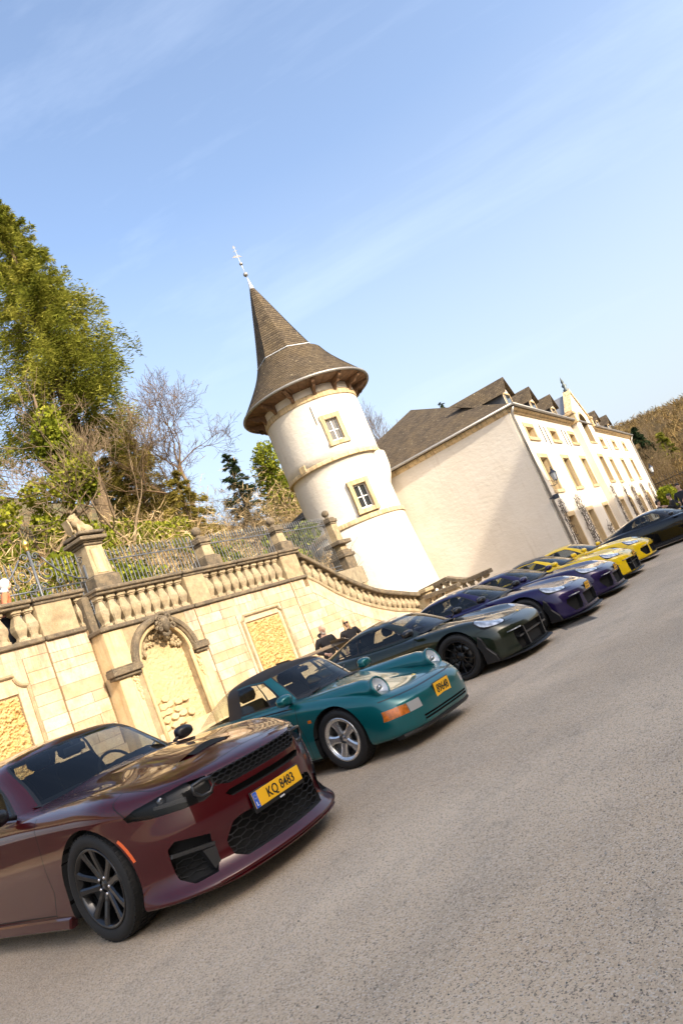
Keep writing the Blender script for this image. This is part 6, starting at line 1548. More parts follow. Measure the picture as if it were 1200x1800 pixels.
    # greenhouse
    G = [[(-.70,0,.985),(-1.06,0,1.225),(-1.42,0,1.418),(-1.60,0,1.458),(-1.80,0,1.475)], [(-.745,.40,.975),(-1.09,.37,1.215),(-1.45,.33,1.410),(-1.65,.17,1.456),(-1.85,0,1.478)],
      [(-.90,.715,.955),(-1.20,.645,1.195),(-1.52,.555,1.394),(-1.72,.28,1.452),(-1.92,0,1.482)], [(-1.02,.785,.945),(-1.30,.70,1.190),(-1.60,.600,1.385),(-1.80,.30,1.455),(-1.98,0,1.484)],
      [(-1.62,.815,.955),(-1.76,.725,1.205),(-1.95,.622,1.402),(-2.02,.31,1.462),(-2.10,0,1.486)], [(-2.25,.815,.965),(-2.25,.730,1.215),(-2.26,.625,1.408),(-2.24,.31,1.464),(-2.24,0,1.484)],
      [(-2.82,.80,.985),(-2.74,.715,1.220),(-2.60,.610,1.392),(-2.46,.30,1.455),(-2.36,0,1.477)], [(-3.24,.765,1.005),(-3.02,.685,1.220),(-2.76,.580,1.374),(-2.56,.29,1.442),(-2.44,0,1.468)],
      [(-3.60,.68,1.02),(-3.24,.615,1.210),(-2.88,.530,1.358),(-2.68,.27,1.425),(-2.55,0,1.455)], [(-3.72,.40,1.04),(-3.30,.36,1.220),(-2.95,.32,1.362),(-2.77,.16,1.415),(-2.62,0,1.445)], [(-3.74,0,1.05),(-3.32,0,1.225),(-2.97,0,1.366),(-2.80,0,1.41),(-2.66,0,1.44)]]
    S2 = Surf(G); ex = (1.85,1.95,3.12,3.2,5.0,5.12,6.88,6.95,8.15,8.25); et = (.10,.16,1.72,1.80,1.9)
    si = dens(S2.S, 6, ex); tj = dens(S2.T, 6, et); K = Skin(S2.eval(si, tj), si, tj)
    K.mark('trim', lambda f, s, t: (s < 1.95 and t < 1.9) or (3.12 < s < 6.95 and .10 < t < 1.80) or (s > 8.15 and t < 1.9))
    K.mark('wind', lambda f, s, t: s < 1.85 and t < 1.8); K.mark('rearglass', lambda f, s, t: s > 8.25 and t < 1.8 and t > .1)
    K.mark('sideglass', lambda f, s, t: (3.2 < s < 5.0 or 5.12 < s < 6.88) and .16 < t < 1.72)
    O2 = K.parts(C, {'body': ('roof',PT), 'trim': ('window_trim',M_BLK), 'wind': ('windscreen',M_WIND), 'rearglass': ('rear_window',M_SIDEG), 'sideglass': ('side_window',M_SIDEG)})
    interior(C, -1.05, -1.85, .40, .72, 1.45, x_rear=-3.0, zb=1.0)
    m = MB(); m.cbox(-1.36,-1.33,-.11,.11,1.27,1.34,.012); m.tube([(-1.35,0,1.33),(-1.40,0,1.40)], .012, 6); m.build('rear_view_mirror', M_BLK, C)
    for s in (-1,1): mirror_housing(C, (-1.06,s*.985,1.035), s, M_CARB, (.085,.105,.066), (-1.03,s*.83,.985))
    m = MB(); m.tube([(-.80,.1,1.0),(-.93,.45,1.02),(-1.0,.60,1.075)], .008, 5); m.tube([(-.80,-.35,.995),(-.86,.05,1.03),(-.90,.30,1.07)], .008, 5); w = m.build('wiper', M_BLK, C); w['kind'] = 'stuff'
    for x, d in ((-1.75,'door'),(-2.66,'reardoor')):
        for s in (-1,1): m = MB(); m.cbox(x-.10,x+.10,s*.935-.018,s*.935+.028*s+.0,.805,.84,.008); m.build('handle', PT, C)
    D = make_wheel('split5', .372, .276, .27, M_GREYW, M_BLK)
    for x in (0,-3.05):
        for s in (-1,1): put_wheel(D, C, x, s*.822, .372, s, spin=R(8))
        arch_liner(C, x, .41, .60, .90, .365)
    plate(C, (.975+.012,0,.505), 'KQ 8483', tilt=R(-3), size=.095)
    m = MB()
    for k in range(4): m.box(1.001,1.0035,-.024+.013*k,-.015+.013*k,.426,.437)
    o = m.build('frame_print', M_WHITE, C); o['kind'] = 'stuff'
    return C
def pip(poly, x, y):
    ins = False; j = len(poly)-1
    for i in range(len(poly)):
        if (poly[i][1] > y) != (poly[j][1] > y) and x < (poly[j][0]-poly[i][0])*(y-poly[i][1])/(poly[j][1]-poly[i][1])+poly[i][0]: ins = not ins
        j = i
    return ins
build_sedan()
# ================================================================ teal classic sports car with targa hoop
def build_targa():
    C = car_root('classic_sports_car', (6.75,4.60), -94.3, 'teal classic sports car with round headlamps and black targa roof')
    PT = paint('teal_metallic', (.0025,.100,.110), .38)
    M_HOOP = simple('brown_black_hoop', (.018,.013,.010), .5); M_TOP = simple('black_roof_cloth', (.014,.011,.009), .75, bump=.3, bscale=200)
    fo = (-.12,-.03,.0,.0,-.03,-.085); fr = (.14,.42,.72)
    so = (-.12,-.035,-.01,.0,-.01,-.05)
    ST = [station((.905,0),(1,0),.42,fo,(.165,.175,.25,.40,.50,.545,.575,.615,.645,.665),fr), station((.895,.34),(.985,.17),.38,fo,(.165,.175,.25,.40,.50,.545,.575,.615,.645,.67),fr),
      station((.83,.58),(.85,.52),.30,fo,(.165,.175,.25,.40,.50,.548,.585,.625,.65,.68),fr), station((.66,.745),(.55,.83),.18,(-.12,-.03,.0,.0,-.02,-.06),(.165,.175,.25,.40,.51,.59,.63,.65,.675,.70),fr),
      station((.38,.812),(.12,.99),.02,so,(.16,.18,.27,.43,.56,.665,.705,.70,.72,.735),fr), station((.05,.836),(0,1),-.15,so,(.16,.19,.30,.46,.62,.725,.765,.755,.765,.775),fr),
      station((-.35,.832),(0,1),-.38,so,(.18,.19,.30,.48,.66,.775,.82,.815,.82,.828),fr), station((-.62,.822),(0,1),-.62,so,(.18,.19,.30,.50,.68,.80,.845,.85,.862,.87),fr),
      station((-.95,.815),(0,1),-.95,so,(.18,.19,.30,.50,.69,.815,.86,.87,.88,.885),fr), station((-1.4,.818),(0,1),-1.4,so,(.18,.19,.30,.50,.69,.82,.865,.87,.875,.88),fr),
      station((-1.85,.832),(0,1),-1.85,so,(.18,.19,.31,.51,.70,.825,.875,.88,.885,.89),fr), station((-2.27,.845),(0,1),-2.25,so,(.18,.20,.33,.52,.71,.825,.87,.89,.90,.905),fr),
      station((-2.7,.82),(-.1,1),-2.6,so,(.19,.21,.33,.52,.70,.79,.83,.85,.87,.88),fr), station((-3.08,.68),(-.6,.8),-2.82,so,(.2,.22,.33,.52,.66,.73,.77,.80,.82,.83),fr), station((-3.26,.38),(-.97,.2),-2.95,so,(.2,.22,.33,.52,.65,.71,.75,.78,.80,.81),fr), station((-3.30,0),(-1,0),-3.0,so,(.2,.22,.33,.52,.65,.71,.75,.78,.80,.81),fr)]
    S = Surf(ST); si = dens(S.S,5); tj = dens(S.T,5); K = Skin(S.eval(si,tj), si, tj)
    for x in (0.,-2.272): K.cut2(disc_poly(x,.325,.36), 'side', 'arch', None); K.cut2([(x-.36,.32),(x+.36,.32),(x+.36,.05),(x-.36,.05)], 'side', 'arch', None)
    K.lip('arch', lambda c: Vector((0,-.06 if c.y > 0 else .06,0)), 'gap')
    K.cut([(-.66,.58),(-.60,.0),(-.66,-.58),(-.85,-.64),(-2.2,-.62),(-2.5,-.4),(-2.5,.4),(-2.2,.62),(-.85,.64)], 'top', 'cabin', lambda f: f.calc_center_median().z > .7); K.delete('cabin')
    front = lambda f: f.calc_center_median().x > .35 and f.normal.x > .05
    # bumper lip seam, slots, lamps
    K.line([(0.,.548),(.34,.548),(.56,.553),(.68,.56),(.745,.562)], .010, 'front', 'seam', front)
    for z in (.262,.232): sl = K.cut([(-.46,z+.011),(.46,z+.011),(.46,z-.009),(-.46,z-.009)], 'front', 'slot', front); K.recess(sl, Vector((-.03,0,0)), 'inlet', 'inlet')
    for s in (-1,1):
        a = K.cut([(s*.60,.455),(s*.765,.46),(s*.775,.36),(s*.60,.36)], 'front', 'indicator', lambda f: f.calc_center_median().x > .35 and f.calc_center_median().y*s > .4 and abs(f.normal.z) < .8)
        b = K.cut([(s*.44,.455),(s*.595,.455),(s*.595,.36),(s*.44,.36)], 'front', 'foglamp', lambda f: f.calc_center_median().x > .35 and f.calc_center_median().y*s > .4)
    sf = lambda f: abs(f.normal.y) > .35
    K.line([(-.50,.83),(-.50,.62),(-.46,.42),(-.47,.20)], .007, 'side', 'gap', sf); K.line([(-1.62,.86),(-1.66,.55),(-1.60,.22)], .007, 'side', 'gap', sf); K.line([(-.47,.205),(-1.60,.205)], .007, 'side', 'gap', sf)
    K.cut2([(-.505,.80),(-1.61,.82),(-1.65,.55),(-1.59,.215),(-.475,.215),(-.465,.42),(-.505,.62)], 'side', 'door', sf, only=['body'])
    K.cut2([(-.355,.615),(-.30,.615),(-.30,.585),(-.355,.585)], 'side', 'repeater', sf)
    up = lambda f: f.normal.z > .3 and f.calc_center_median().z > .55
    K.line([(.72,.0),(.71,.30),(.60,.42),(.30,.435),(-.2,.50),(-.56,.56)], .007, 'top', 'gap', up); 
    K.cut([(.70,0),(.69,.29),(.59,.41),(.30,.425),(-.2,.49),(-.58,.55),(-.58,-.55),(-.2,-.49),(.30,-.425),(.59,-.41),(.69,-.29)], 'top', 'hood', up, only=['body'])
    O = K.parts(C, {'body': ('body',PT), 'door': ('door',PT), 'hood': ('bonnet',PT), 'gap': ('shut_line',M_GAP), 'seam': ('bumper_seam',M_BLK), 'inlet': ('air_slot',M_GAP), 'indicator': ('indicator_lamp',M_ORANGE), 'foglamp': ('fog_lamp',M_FOG), 'repeater': ('side_repeater',M_ORANGE)}, flat=('inlet',))
    for k in ('gap','seam'): O[k]['kind'] = 'stuff'
    for k in ('indicator','foglamp','repeater','door'):
        pass
    m = MB(); path = [(Vector((.90-.14*abs(y)**2-1.2*max(0,abs(y)-.46)**1.7,y,.172)), Vector((1,0,0)), Vector((0,0,1))) for y in [-.70+1.40*i/20 for i in range(21)]]
    sweep(m, path, [(-.12,-.03),(-.03,-.035),(-.005,-.015),(-.012,.01),(-.1,.01)]); m.build('front_lip', M_BLK, C)
    # front wings rise into round headlamps
    nrm = Vector((.945,0,.33)).normalized()
    for s in (-1,1):
        cy = s*.575; hc = Vector((.565,cy,.692)); u = Vector((0,1,0)); v = nrm.cross(u); v = -v if v.z < 0 else v; rows = []
        for f in [0,.03,.07,.12,.18,.26,.36,.48,.60,.72,.84,.94,1.0]:
            x = .565-1.07*f; crest = .806+.020*math.sin(min(1,f/.55)*math.pi/2)+.018*f; hh = .128*(1-.45*f); w = .124+.055*f; ring = []
            for k in range(19):
                a = math.pi*(-.34+1.68*k/18); ca, sa = math.cos(a), math.sin(a)
                p0 = hc+u*(.124*ca)+v*(.124*sa)-nrm*(f*.9); p1 = Vector((x, cy+s*.012*f+w*ca, crest-hh+hh*sa)); g = min(1,max(0,(f-.02)/.16)); ring.append(tuple(p0.lerp(p1, g*g*(3-2*g))))
            rows.append(ring)
        m = MB(); m.grid(rows); m.build('front_wing', PT, C)
        M = Matrix.Translation(hc) @ nrm.to_track_quat('Z','Y').to_matrix().to_4x4()
        m = MB(); m.lathe([(.126,-.03),(.128,.006),(.120,.014),(.110,.012),(.106,.0)], 32, M=M); h_ = m.build('headlamp', PT, C)
        m = MB(); m.lathe([(.001,.040),(.04,.037),(.075,.027),(.098,.013),(.107,.0)], 32, M=M); m.build('lens', M_CLEAR, h_)
        m = MB(); m.lathe([(.106,.002),(.09,-.03),(.05,-.06),(.02,-.066),(.001,-.066)], 28, M=M); m.build('reflector', M_FLUTE, h_)
        m = MB(); m.lathe([(.001,.006),(.022,.006),(.026,-.01),(.02,-.06)], 14, M=M); m.build('bulb_shield', M_SILVER, h_)
    m = MB(); m.box(-3.1,.66,-.60,.60,.165,.20); m.box(-1.85,-.42,-.78,.78,.165,.20); m.build('underbody', M_GAP, C)
    # greenhouse: screen frame, targa hoop, wrap-round rear glass
    G = [[(-.50,0,.855),(-.74,0,1.06),(-.97,0,1.225),(-1.12,0,1.272),(-1.28,0,1.292)], [(-.53,.36,.85),(-.765,.34,1.055),(-.985,.31,1.218),(-1.14,.16,1.27),(-1.30,0,1.294)], [(-.66,.585,.838),(-.85,.535,1.04),(-1.04,.475,1.203),(-1.17,.25,1.265),(-1.33,0,1.296)],
      [(-.735,.64,.838),(-.905,.575,1.04),(-1.085,.508,1.196),(-1.21,.26,1.268),(-1.37,0,1.298)], [(-1.15,.665,.85),(-1.24,.595,1.06),(-1.32,.52,1.215),(-1.40,.27,1.278),(-1.48,0,1.30)], [(-1.56,.665,.855),(-1.58,.60,1.065),(-1.58,.52,1.215),(-1.58,.27,1.275),(-1.58,0,1.295)],
      [(-1.75,.66,.865),(-1.75,.595,1.07),(-1.735,.515,1.207),(-1.71,.265,1.268),(-1.69,0,1.287)], [(-2.15,.615,.88),(-2.05,.55,1.05),(-1.92,.48,1.178),(-1.83,.25,1.245),(-1.77,0,1.27)], [(-2.55,.50,.89),(-2.33,.44,1.04),(-2.10,.39,1.152),(-1.95,.20,1.225),(-1.85,0,1.253)], [(-2.72,.27,.90),(-2.46,.24,1.04),(-2.20,.21,1.145),(-2.02,.11,1.212),(-1.90,0,1.243)], [(-2.76,0,.90),(-2.50,0,1.045),(-2.23,0,1.145),(-2.05,0,1.208),(-1.92,0,1.24)]]
    S2 = Surf(G); ex = (1.78,1.86,3.08,3.18,3.55,3.62,4.82,4.92,6.0,6.05); et = (.12,.2,1.70,1.80,1.86)
    si = dens(S2.S,6,ex); tj = dens(S2.T,6,et); K = Skin(S2.eval(si,tj), si, tj)
    K.mark('frame', lambda f, s, t: True); K.mark('top', lambda f, s, t: t > 1.9 and s < 4.92); K.mark('hoop', lambda f, s, t: 4.92 < s < 6.05); K.mark('trim', lambda f, s, t: (s < 1.86 and t < 1.86) or (3.08 < s < 4.92 and .12 < t < 1.80)); K.mark('wind', lambda f, s, t: s < 1.78 and .1 < t < 1.80)
    K.mark('quarter', lambda f, s, t: 3.18 < s < 3.55 and .2 < t < 1.7); K.mark('side', lambda f, s, t: 3.62 < s < 4.82 and .2 < t < 1.7); K.mark('rear', lambda f, s, t: s > 6.05 and t < 3.2); K.mark('top', lambda f, s, t: t >= 3.2 and s > 6.05)
    O2 = K.parts(C, {'body': ('screen_frame',PT), 'frame': ('screen_frame',PT), 'top': ('roof_panel',M_TOP), 'hoop': ('targa_hoop',M_HOOP), 'trim': ('window_trim',M_BLK), 'wind': ('windscreen',M_WIND), 'side': ('side_window',M_SIDEG2), 'quarter': ('quarter_window',M_SIDEG2), 'rear': ('rear_glass',M_SIDEG2)})
    interior(C, -.80, -1.42, .17, .58, 1.25, zb=.86)
    m = MB(); m.cbox(-.93,-.90,-.10,.10,1.10,1.16,.012); m.tube([(-.92,0,1.15),(-1.0,0,1.22)], .01, 6); m.build('rear_view_mirror', M_BLK, C)
    for s in (-1,1):
        o = mirror_housing(C, (-.62,s*.80,.90), s, PT, (.10,.105,.068), (-.60,s*.70,.83))
    m = MB(); m.tube([(-.50,.05,.865),(-.62,.35,.91),(-.68,.50,.98)], .009, 5); m.tube([(-.50,-.42,.855),(-.56,-.10,.885),(-.60,.12,.935)], .009, 5); m.tube([(-.60,-.15,.90),(-.60,.25,.92)], .007, 4); w = m.build('wiper', M_BLK, C); w['kind'] = 'stuff'
    D = make_wheel('cup', .319, .232, .215, M_SILVER, M_BLK)
    for x in (0,-2.272):
        for s in (-1,1): put_wheel(D, C, x, s*.70, .319, s, spin=R(14))
        arch_liner(C, x, .365, .50, .78, .325)
    plate(C, (.905,0,.428), '89648', .32, .145, .125, R(4), eu=False, sx=.80)
    for s in (-1,1):
        m = MB(); m.cbox(-1.52,-1.34,s*.80-.012,s*.80+.030*s,.735,.765,.008); m.build('handle', PT, C)
        m = MB(); m.tube([(-.50,s*.845,.795),(-.9,s*.835,.815),(-1.3,s*.832,.825),(-1.6,s*.838,.83)], .008, 5); m.build('belt_seal', M_BLK, C)
    # bonnet badge: small shield
    m = MB(); M = Matrix.Translation((.62,0,.636)) @ Matrix.Rotation(R(16),4,'Y') @ Matrix.Rotation(R(90),4,'Z')
    m.prism([(-.02,.025),(.02,.025),(.022,-.002),(.0,-.03),(-.022,-.002)], 0., .006, 'z', M=M, bev=.002); m.build('bonnet_badge', M_GOLD, C)
    return C
M_FLUTE = simple('fluted_lamp_glass', (.74,.76,.78), .30, metal=.2, bump=.6, bscale=55, Coat_Weight=1.); M_FOG = simple('fog_lens', (.34,.34,.33), .12, Coat_Weight=1.); M_SIDEG2 = m_glass('clear_side_glass', (.80,.84,.80), .8)
build_targa()
# ================================================================ modern rear-engined coupes
def build_coupe(name, axle, head, label, col, metal=.2, front='rs', rim=None, wheel='gt3', mirror_mat=None, wing=None, plate_txt=None, roof=None, vents=True, seat_mat=None, intake='rs', lod=5):
    C = car_root(name, axle, head, label); PT = paint(name+'_'+label.split()[0]+'_paint', col, metal); RM = roof or PT; MM = mirror_mat or PT
    fr = (.16,.44,.72); fo = (-.14,-.02,.0,.0,-.035,-.10); so = (-.10,-.02,-.005,.0,-.012,-.06); X = .0
    ST = [station((.985,0),(1,0),.52,fo,(.12,.13,.24,.42,.545,.605,.645,.685,.71,.725),fr), station((.968,.36),(.98,.2),.48,fo,(.12,.13,.24,.42,.545,.605,.645,.685,.712,.73),fr),
      station((.885,.64),(.84,.54),.40,fo,(.12,.13,.24,.42,.55,.615,.66,.69,.715,.738),fr), station((.70,.835),(.56,.83),.28,(-.13,-.02,.0,.0,-.03,-.085),(.12,.13,.24,.43,.565,.655,.705,.705,.73,.752),fr),
      station((.42,.905),(.14,.99),.10,so,(.13,.15,.27,.45,.61,.735,.785,.745,.755,.78),fr), station((.05,.925),(0,1),-.12,so,(.14,.16,.29,.48,.66,.785,.835,.79,.79,.812),fr),
      station((-.36,.920),(0,1),-.40,so,(.15,.17,.29,.50,.69,.815,.862,.84,.845,.862),fr), station((-.70,.895),(0,1),-.70,so,(.16,.17,.28,.50,.70,.828,.875,.885,.90,.912),fr),
      station((-1.1,.885),(0,1),-1.1,so,(.16,.17,.28,.50,.70,.835,.885,.90,.91,.92),fr), station((-1.55,.895),(0,1),-1.55,so,(.16,.17,.28,.50,.71,.85,.90,.91,.92,.925),fr),
      station((-1.95,.928),(0,1),-1.95,so,(.16,.18,.29,.51,.73,.87,.925,.93,.935,.94),fr), station((-2.40,.95),(0,1),-2.40,so,(.16,.18,.30,.53,.75,.885,.935,.95,.96,.965),fr),
      station((-2.85,.925),(-.1,1),-2.8,so,(.17,.19,.30,.53,.74,.87,.915,.935,.95,.955),fr), station((-3.28,.79),(-.6,.8),-3.1,so,(.2,.21,.32,.52,.70,.81,.86,.89,.91,.92),fr), station((-3.48,.44),(-.97,.2),-3.25,so,(.2,.21,.32,.52,.69,.79,.84,.87,.89,.90),fr), station((-3.53,0),(-1,0),-3.3,so,(.2,.21,.32,.52,.69,.79,.84,.87,.89,.90),fr)]
    S = Surf(ST); si = dens(S.S,lod); tj = dens(S.T,lod); K = Skin(S.eval(si,tj), si, tj)
    rw = .352
    for x in (0.,-2.457): K.cut2(disc_poly(x,.36,.395,30), 'side', 'arch', None); K.cut2([(x-.395,.355),(x+.395,.355),(x+.395,.05),(x-.395,.05)], 'side', 'arch', None)
    K.lip('arch', lambda c: Vector((0,-.06 if c.y > 0 else .06,0)), 'gap')
    K.cut([(-.66,.62),(-.58,.0),(-.66,-.62),(-.9,-.69),(-2.3,-.70),(-3.0,-.4),(-3.0,.4),(-2.3,.70),(-.9,.69)], 'top', 'cabin', lambda f: f.calc_center_median().z > .8); K.delete('cabin')
    fx = lambda f: f.calc_center_median().x > .4 and f.normal.x > .05 and f.calc_center_median().z < .62
    if intake == 'rs':
        a = K.cut([(-.62,.455),(.62,.455),(.66,.42),(.64,.155),(-.64,.155),(-.66,.42)], 'front', 'intake', fx); K.recess(a, Vector((-.09,0,0)), 'inletwall', 'inlet')
    else:
        a = K.cut([(-.40,.42),(.40,.42),(.36,.20),(-.36,.20)], 'front', 'intake', fx); K.recess(a, Vector((-.08,0,0)), 'inletwall', 'inlet')
        for s in (-1,1):
            b = K.cut([(s*.50,.44),(s*.78,.43),(s*.80,.36),(s*.72,.20),(s*.55,.20),(s*.50,.28)], 'front', 'intake', lambda f: fx(f) and f.calc_center_median().y*s > .3); K.recess(b, Vector((-.08,-s*.02,0)), 'inletwall', 'inlet')
    for s in (-1,1):    # oval lamps on the wing fronts, seen from the front and above
        hp = [(.585+.19*math.cos(a), s*(.685+.150*math.sin(a)-.42*(.19*math.cos(a)))) for a in [2*math.pi*i/22 for i in range(22)]]
        K.cut([(q[0]*1.0+(.585-q[0])*-.09, q[1]+(s*.685-q[1])*-.09) for q in hp], 'top', 'gap', lambda f: f.calc_center_median().z > .5 and f.calc_center_median().y*s > .3 and f.normal.z > .1); K.cut(hp, 'top', 'lamp', lambda f: f.calc_center_median().z > .5 and f.calc_center_median().y*s > .3 and f.normal.z > .1)
    sf = lambda f: abs(f.normal.y) > .35
    K.line([(-.66,.86),(-.66,.62),(-.60,.40),(-.62,.18)], .008, 'side', 'gap', sf); K.line([(-1.82,.90),(-1.88,.62),(-1.74,.20)], .008, 'side', 'gap', sf)
    K.cut2([(-.67,.84),(-1.82,.87),(-1.87,.62),(-1.73,.20),(-.625,.20),(-.61,.40),(-.665,.62)], 'side', 'door', sf, only=['body'])
    K.line([(.87,.605),(.60,.62),(.42,.60),(.36,.58)], .007, 'side', 'gap', lambda f: abs(f.normal.y) > .12)
    up = lambda f: f.normal.z > .3 and f.calc_center_median().z > .58
    K.line([(.83,.0),(.82,.30),(.72,.43),(.35,.47),(-.10,.53),(-.55,.60)], .007, 'top', 'gap', up)
    if vents:
        for s in (-1,1):
            K.cut([(.36,s*.13),(.34,s*.42),(.08,s*.40),(.14,s*.15)], 'top', 'vent', up); K.cut([(-.05,s*.60),(-.08,s*.78),(-.42,s*.78),(-.36,s*.62)], 'top', 'vent', up)
    K.cut([(.82,0),(.81,.29),(.71,.42),(.35,.46),(-.10,.52),(-.60,.59),(-.60,-.59),(-.10,-.52),(.35,-.46),(.71,-.42),(.81,-.29)], 'top', 'hood', up, only=['body'])
    O = K.parts(C, {'body': ('body',PT), 'door': ('door',PT), 'hood': ('bonnet',PT), 'vent': ('bonnet_vent',M_BLK), 'gap': ('shut_line',M_GAP), 'inlet': ('air_inlet',M_GAP), 'inletwall': ('inlet_surround',M_BLK), 'lamp': ('headlamp',M_LENS)}, flat=('inletwall',))
    for k in ('gap','inletwall'):
        if k in O: O[k]['kind'] = 'stuff'
    # splitter and intake bars
    m = MB(); path = [(Vector((1.01-.17*abs(y)**2-1.35*max(0,abs(y)-.50)**1.7,y,.105+.02*max(0,abs(y)-.6))), Vector((1,0,0)), Vector((0,0,1))) for y in [-.83+1.66*i/24 for i in range(25)]]
    sweep(m, path, [(-.22,.0),(.03,-.004),(.035,.006),(.0,.02),(-.2,.05)]); m.build('splitter', M_BLK, C)
    for s in (-1,1):
        m = MB(); m.prism([(s*.52,.475),(s*.74,.470),(s*.74,.455),(s*.52,.46)], 0, .03, 'x', M=Matrix.Translation((.935,0,0)) @ Matrix(((1,-s*.55,0,.55*.52),(0,1,0,0),(0,0,1,0),(0,0,0,1)))); m.build('running_light', M_LENS, C)
    m = MB(); m.prism([(-.02,.02),(.02,.02),(.022,0),(0,-.028),(-.022,0)], 0, .006, 'z', M=Matrix.Translation((.80,0,.665)) @ Matrix.Rotation(R(24),4,'Y') @ Matrix.Rotation(R(90),4,'Z'), bev=.002); m.build('bonnet_badge', M_GOLD, C)
    if intake == 'rs':
        for s in (-1,1): m = MB(); m.prism([(s*.34,.16),(s*.38,.45),(s*.42,.45),(s*.39,.16)], .86, .95, 'x'); m.build('intake_fin', M_SATIN, C)
        m = MB(); m.prism([(-.62,.35),(.62,.35),(.62,.325),(-.62,.325)], .84, .93, 'x'); m.build('intake_bar', M_SATIN, C)
    for s in (-1,1):
        m = MB()
        if front == 'rs': m.prism([(.62,.13),(.40,.13),(.40,.30),(.36,.42),(.42,.56),(.47,.50),(.50,.36),(.60,.22)], s*.86, s*.935, 'y', bev=.01); m.build('front_blade', M_BLK, C); m = MB()
        m.prism([(-.42,.10),(-2.04,.10),(-2.04,.18),(-.40,.20)], s*.84, s*.915, 'y', bev=.012); m.build('sill_skirt', M_BLK, C)
    m = MB(); m.box(-3.2,.7,-.62,.62,.13,.19); m.build('undertray', M_GAP, C)
    # greenhouse
    G = [[(-.46,0,.895),(-.86,0,1.115),(-1.19,0,1.255),(-1.36,0,1.290),(-1.52,0,1.303)], [(-.50,.36,.888),(-.885,.33,1.11),(-1.205,.30,1.25),(-1.38,.16,1.288),(-1.54,0,1.305)], [(-.63,.62,.868),(-.965,.55,1.092),(-1.25,.47,1.236),(-1.42,.25,1.284),(-1.58,0,1.306)], [(-.73,.68,.862),(-1.03,.60,1.088),(-1.30,.508,1.228),(-1.47,.27,1.283),(-1.62,0,1.307)],
      [(-1.2,.71,.870),(-1.36,.63,1.095),(-1.50,.53,1.240),(-1.60,.28,1.288),(-1.68,0,1.306)], [(-1.7,.715,.885),(-1.74,.635,1.095),(-1.76,.53,1.235),(-1.76,.28,1.282),(-1.76,0,1.300)], [(-2.15,.71,.905),(-2.08,.62,1.085),(-2.0,.51,1.212),(-1.92,.27,1.265),(-1.86,0,1.285)], [(-2.5,.68,.92),(-2.34,.585,1.065),(-2.16,.48,1.182),(-2.03,.26,1.242),(-1.95,0,1.266)],
      [(-2.9,.60,.93),(-2.6,.51,1.04),(-2.32,.42,1.148),(-2.14,.23,1.215),(-2.04,0,1.246)], [(-3.15,.34,.935),(-2.78,.30,1.045),(-2.44,.25,1.145),(-2.22,.13,1.206),(-2.10,0,1.234)], [(-3.2,0,.935),(-2.82,0,1.047),(-2.47,0,1.147),(-2.25,0,1.203),(-2.12,0,1.23)]]
    S2 = Surf(G); ex = (1.80,1.88,3.12,3.22,5.3,5.36,6.75,6.85,8.2,8.3); et = (.14,.24,1.62,1.72,1.84); si = dens(S2.S,5,ex); tj = dens(S2.T,5,et); K = Skin(S2.eval(si,tj), si, tj)
    K.mark('roofp', lambda f, s, t: t > 1.84)
    K.mark('trim', lambda f, s, t: (s < 1.88 and t < 1.84) or (3.12 < s < 6.85 and .14 < t < 1.72) or (s > 8.2 and t < 1.84)); K.mark('wind', lambda f, s, t: s < 1.80 and .1 < t < 1.72); K.mark('side', lambda f, s, t: (3.22 < s < 5.3 or 5.36 < s < 6.75) and .24 < t < 1.62); K.mark('rear', lambda f, s, t: s > 8.3 and .3 < t < 1.72)
    O2 = K.parts(C, {'body': ('pillar',PT), 'roofp': ('roof',RM), 'trim': ('window_trim',M_BLK), 'wind': ('windscreen',M_WIND), 'side': ('side_window',M_SIDEG), 'rear': ('rear_window',M_SIDEG)})
    I = interior(C, -.86, -1.62, .17, .62, 1.27, zb=.90)
    if seat_mat:
        for c in I.children:
            if c.name.startswith('seat'): c.data.materials.clear(); c.data.materials.append(seat_mat)
    for s in (-1,1): mirror_housing(C, (-.66,s*.965,.965), s, MM, (.10,.125,.062), (-.70,s*.76,.905))
    D = COUPE_WHEELS.get(rim.name if rim else 'b')
    if D is None: D = make_wheel(wheel, rw, .262, .27, rim or M_BLKW, M_YCAL if rim else M_BLK); COUPE_WHEELS[rim.name if rim else 'b'] = D
    for x in (0,-2.457):
        for s in (-1,1): put_wheel(D, C, x, s*(.795 if x == 0 else .81), rw, s, spin=R(20))
        arch_liner(C, x, .40, .56, .88, .36)
    if wing:
        m = MB(); path = [(Vector((-3.25,y,1.205+.0*y)), Vector((1,0,0)), Vector((0,0,1))) for y in [-.88+1.76*i/12 for i in range(13)]]
        sweep(m, path, [(-.16,.045),(-.05,.015),(.08,.0),(.17,-.005),(.08,.016),(-.05,.035),(-.16,.055)]); w = m.build('rear_wing', M_SATIN, C)
        for s in (-1,1):
            m = MB(); m.prism([(-3.02,1.10),(-3.46,1.10),(-3.50,1.32),(-3.20,1.30),(-3.04,1.22)], s*.875, s*.895, 'y'); m.build('end_plate', M_SATIN, w)
            m = MB(); m.tube([(-2.95,s*.42,.93),(-3.05,s*.44,1.10),(-3.13,s*.45,1.20),(-3.18,s*.45,1.215)], [.03,.028,.024,.018], 8); m.build('wing_strut', M_SATIN, w)
    if plate_txt: plate(C, (.985,0.,.50), plate_txt, .27, .125, .10, R(6), eu=False, sx=.78)
    return C
COUPE_WHEELS = {}
M_BRZ = simple('bronze_alloy', (.10,.085,.07), .3, metal=.8)
M_YSEAT = simple('yellow_trim_seat', (.55,.42,.01), .7)
build_coupe('track_coupe', (10.45,4.80), -91, 'dark olive green track coupe with black wheels and rear wing', (.011,.0165,.008), .3, 'rs', None, mirror_mat=M_CARB, wing=True)
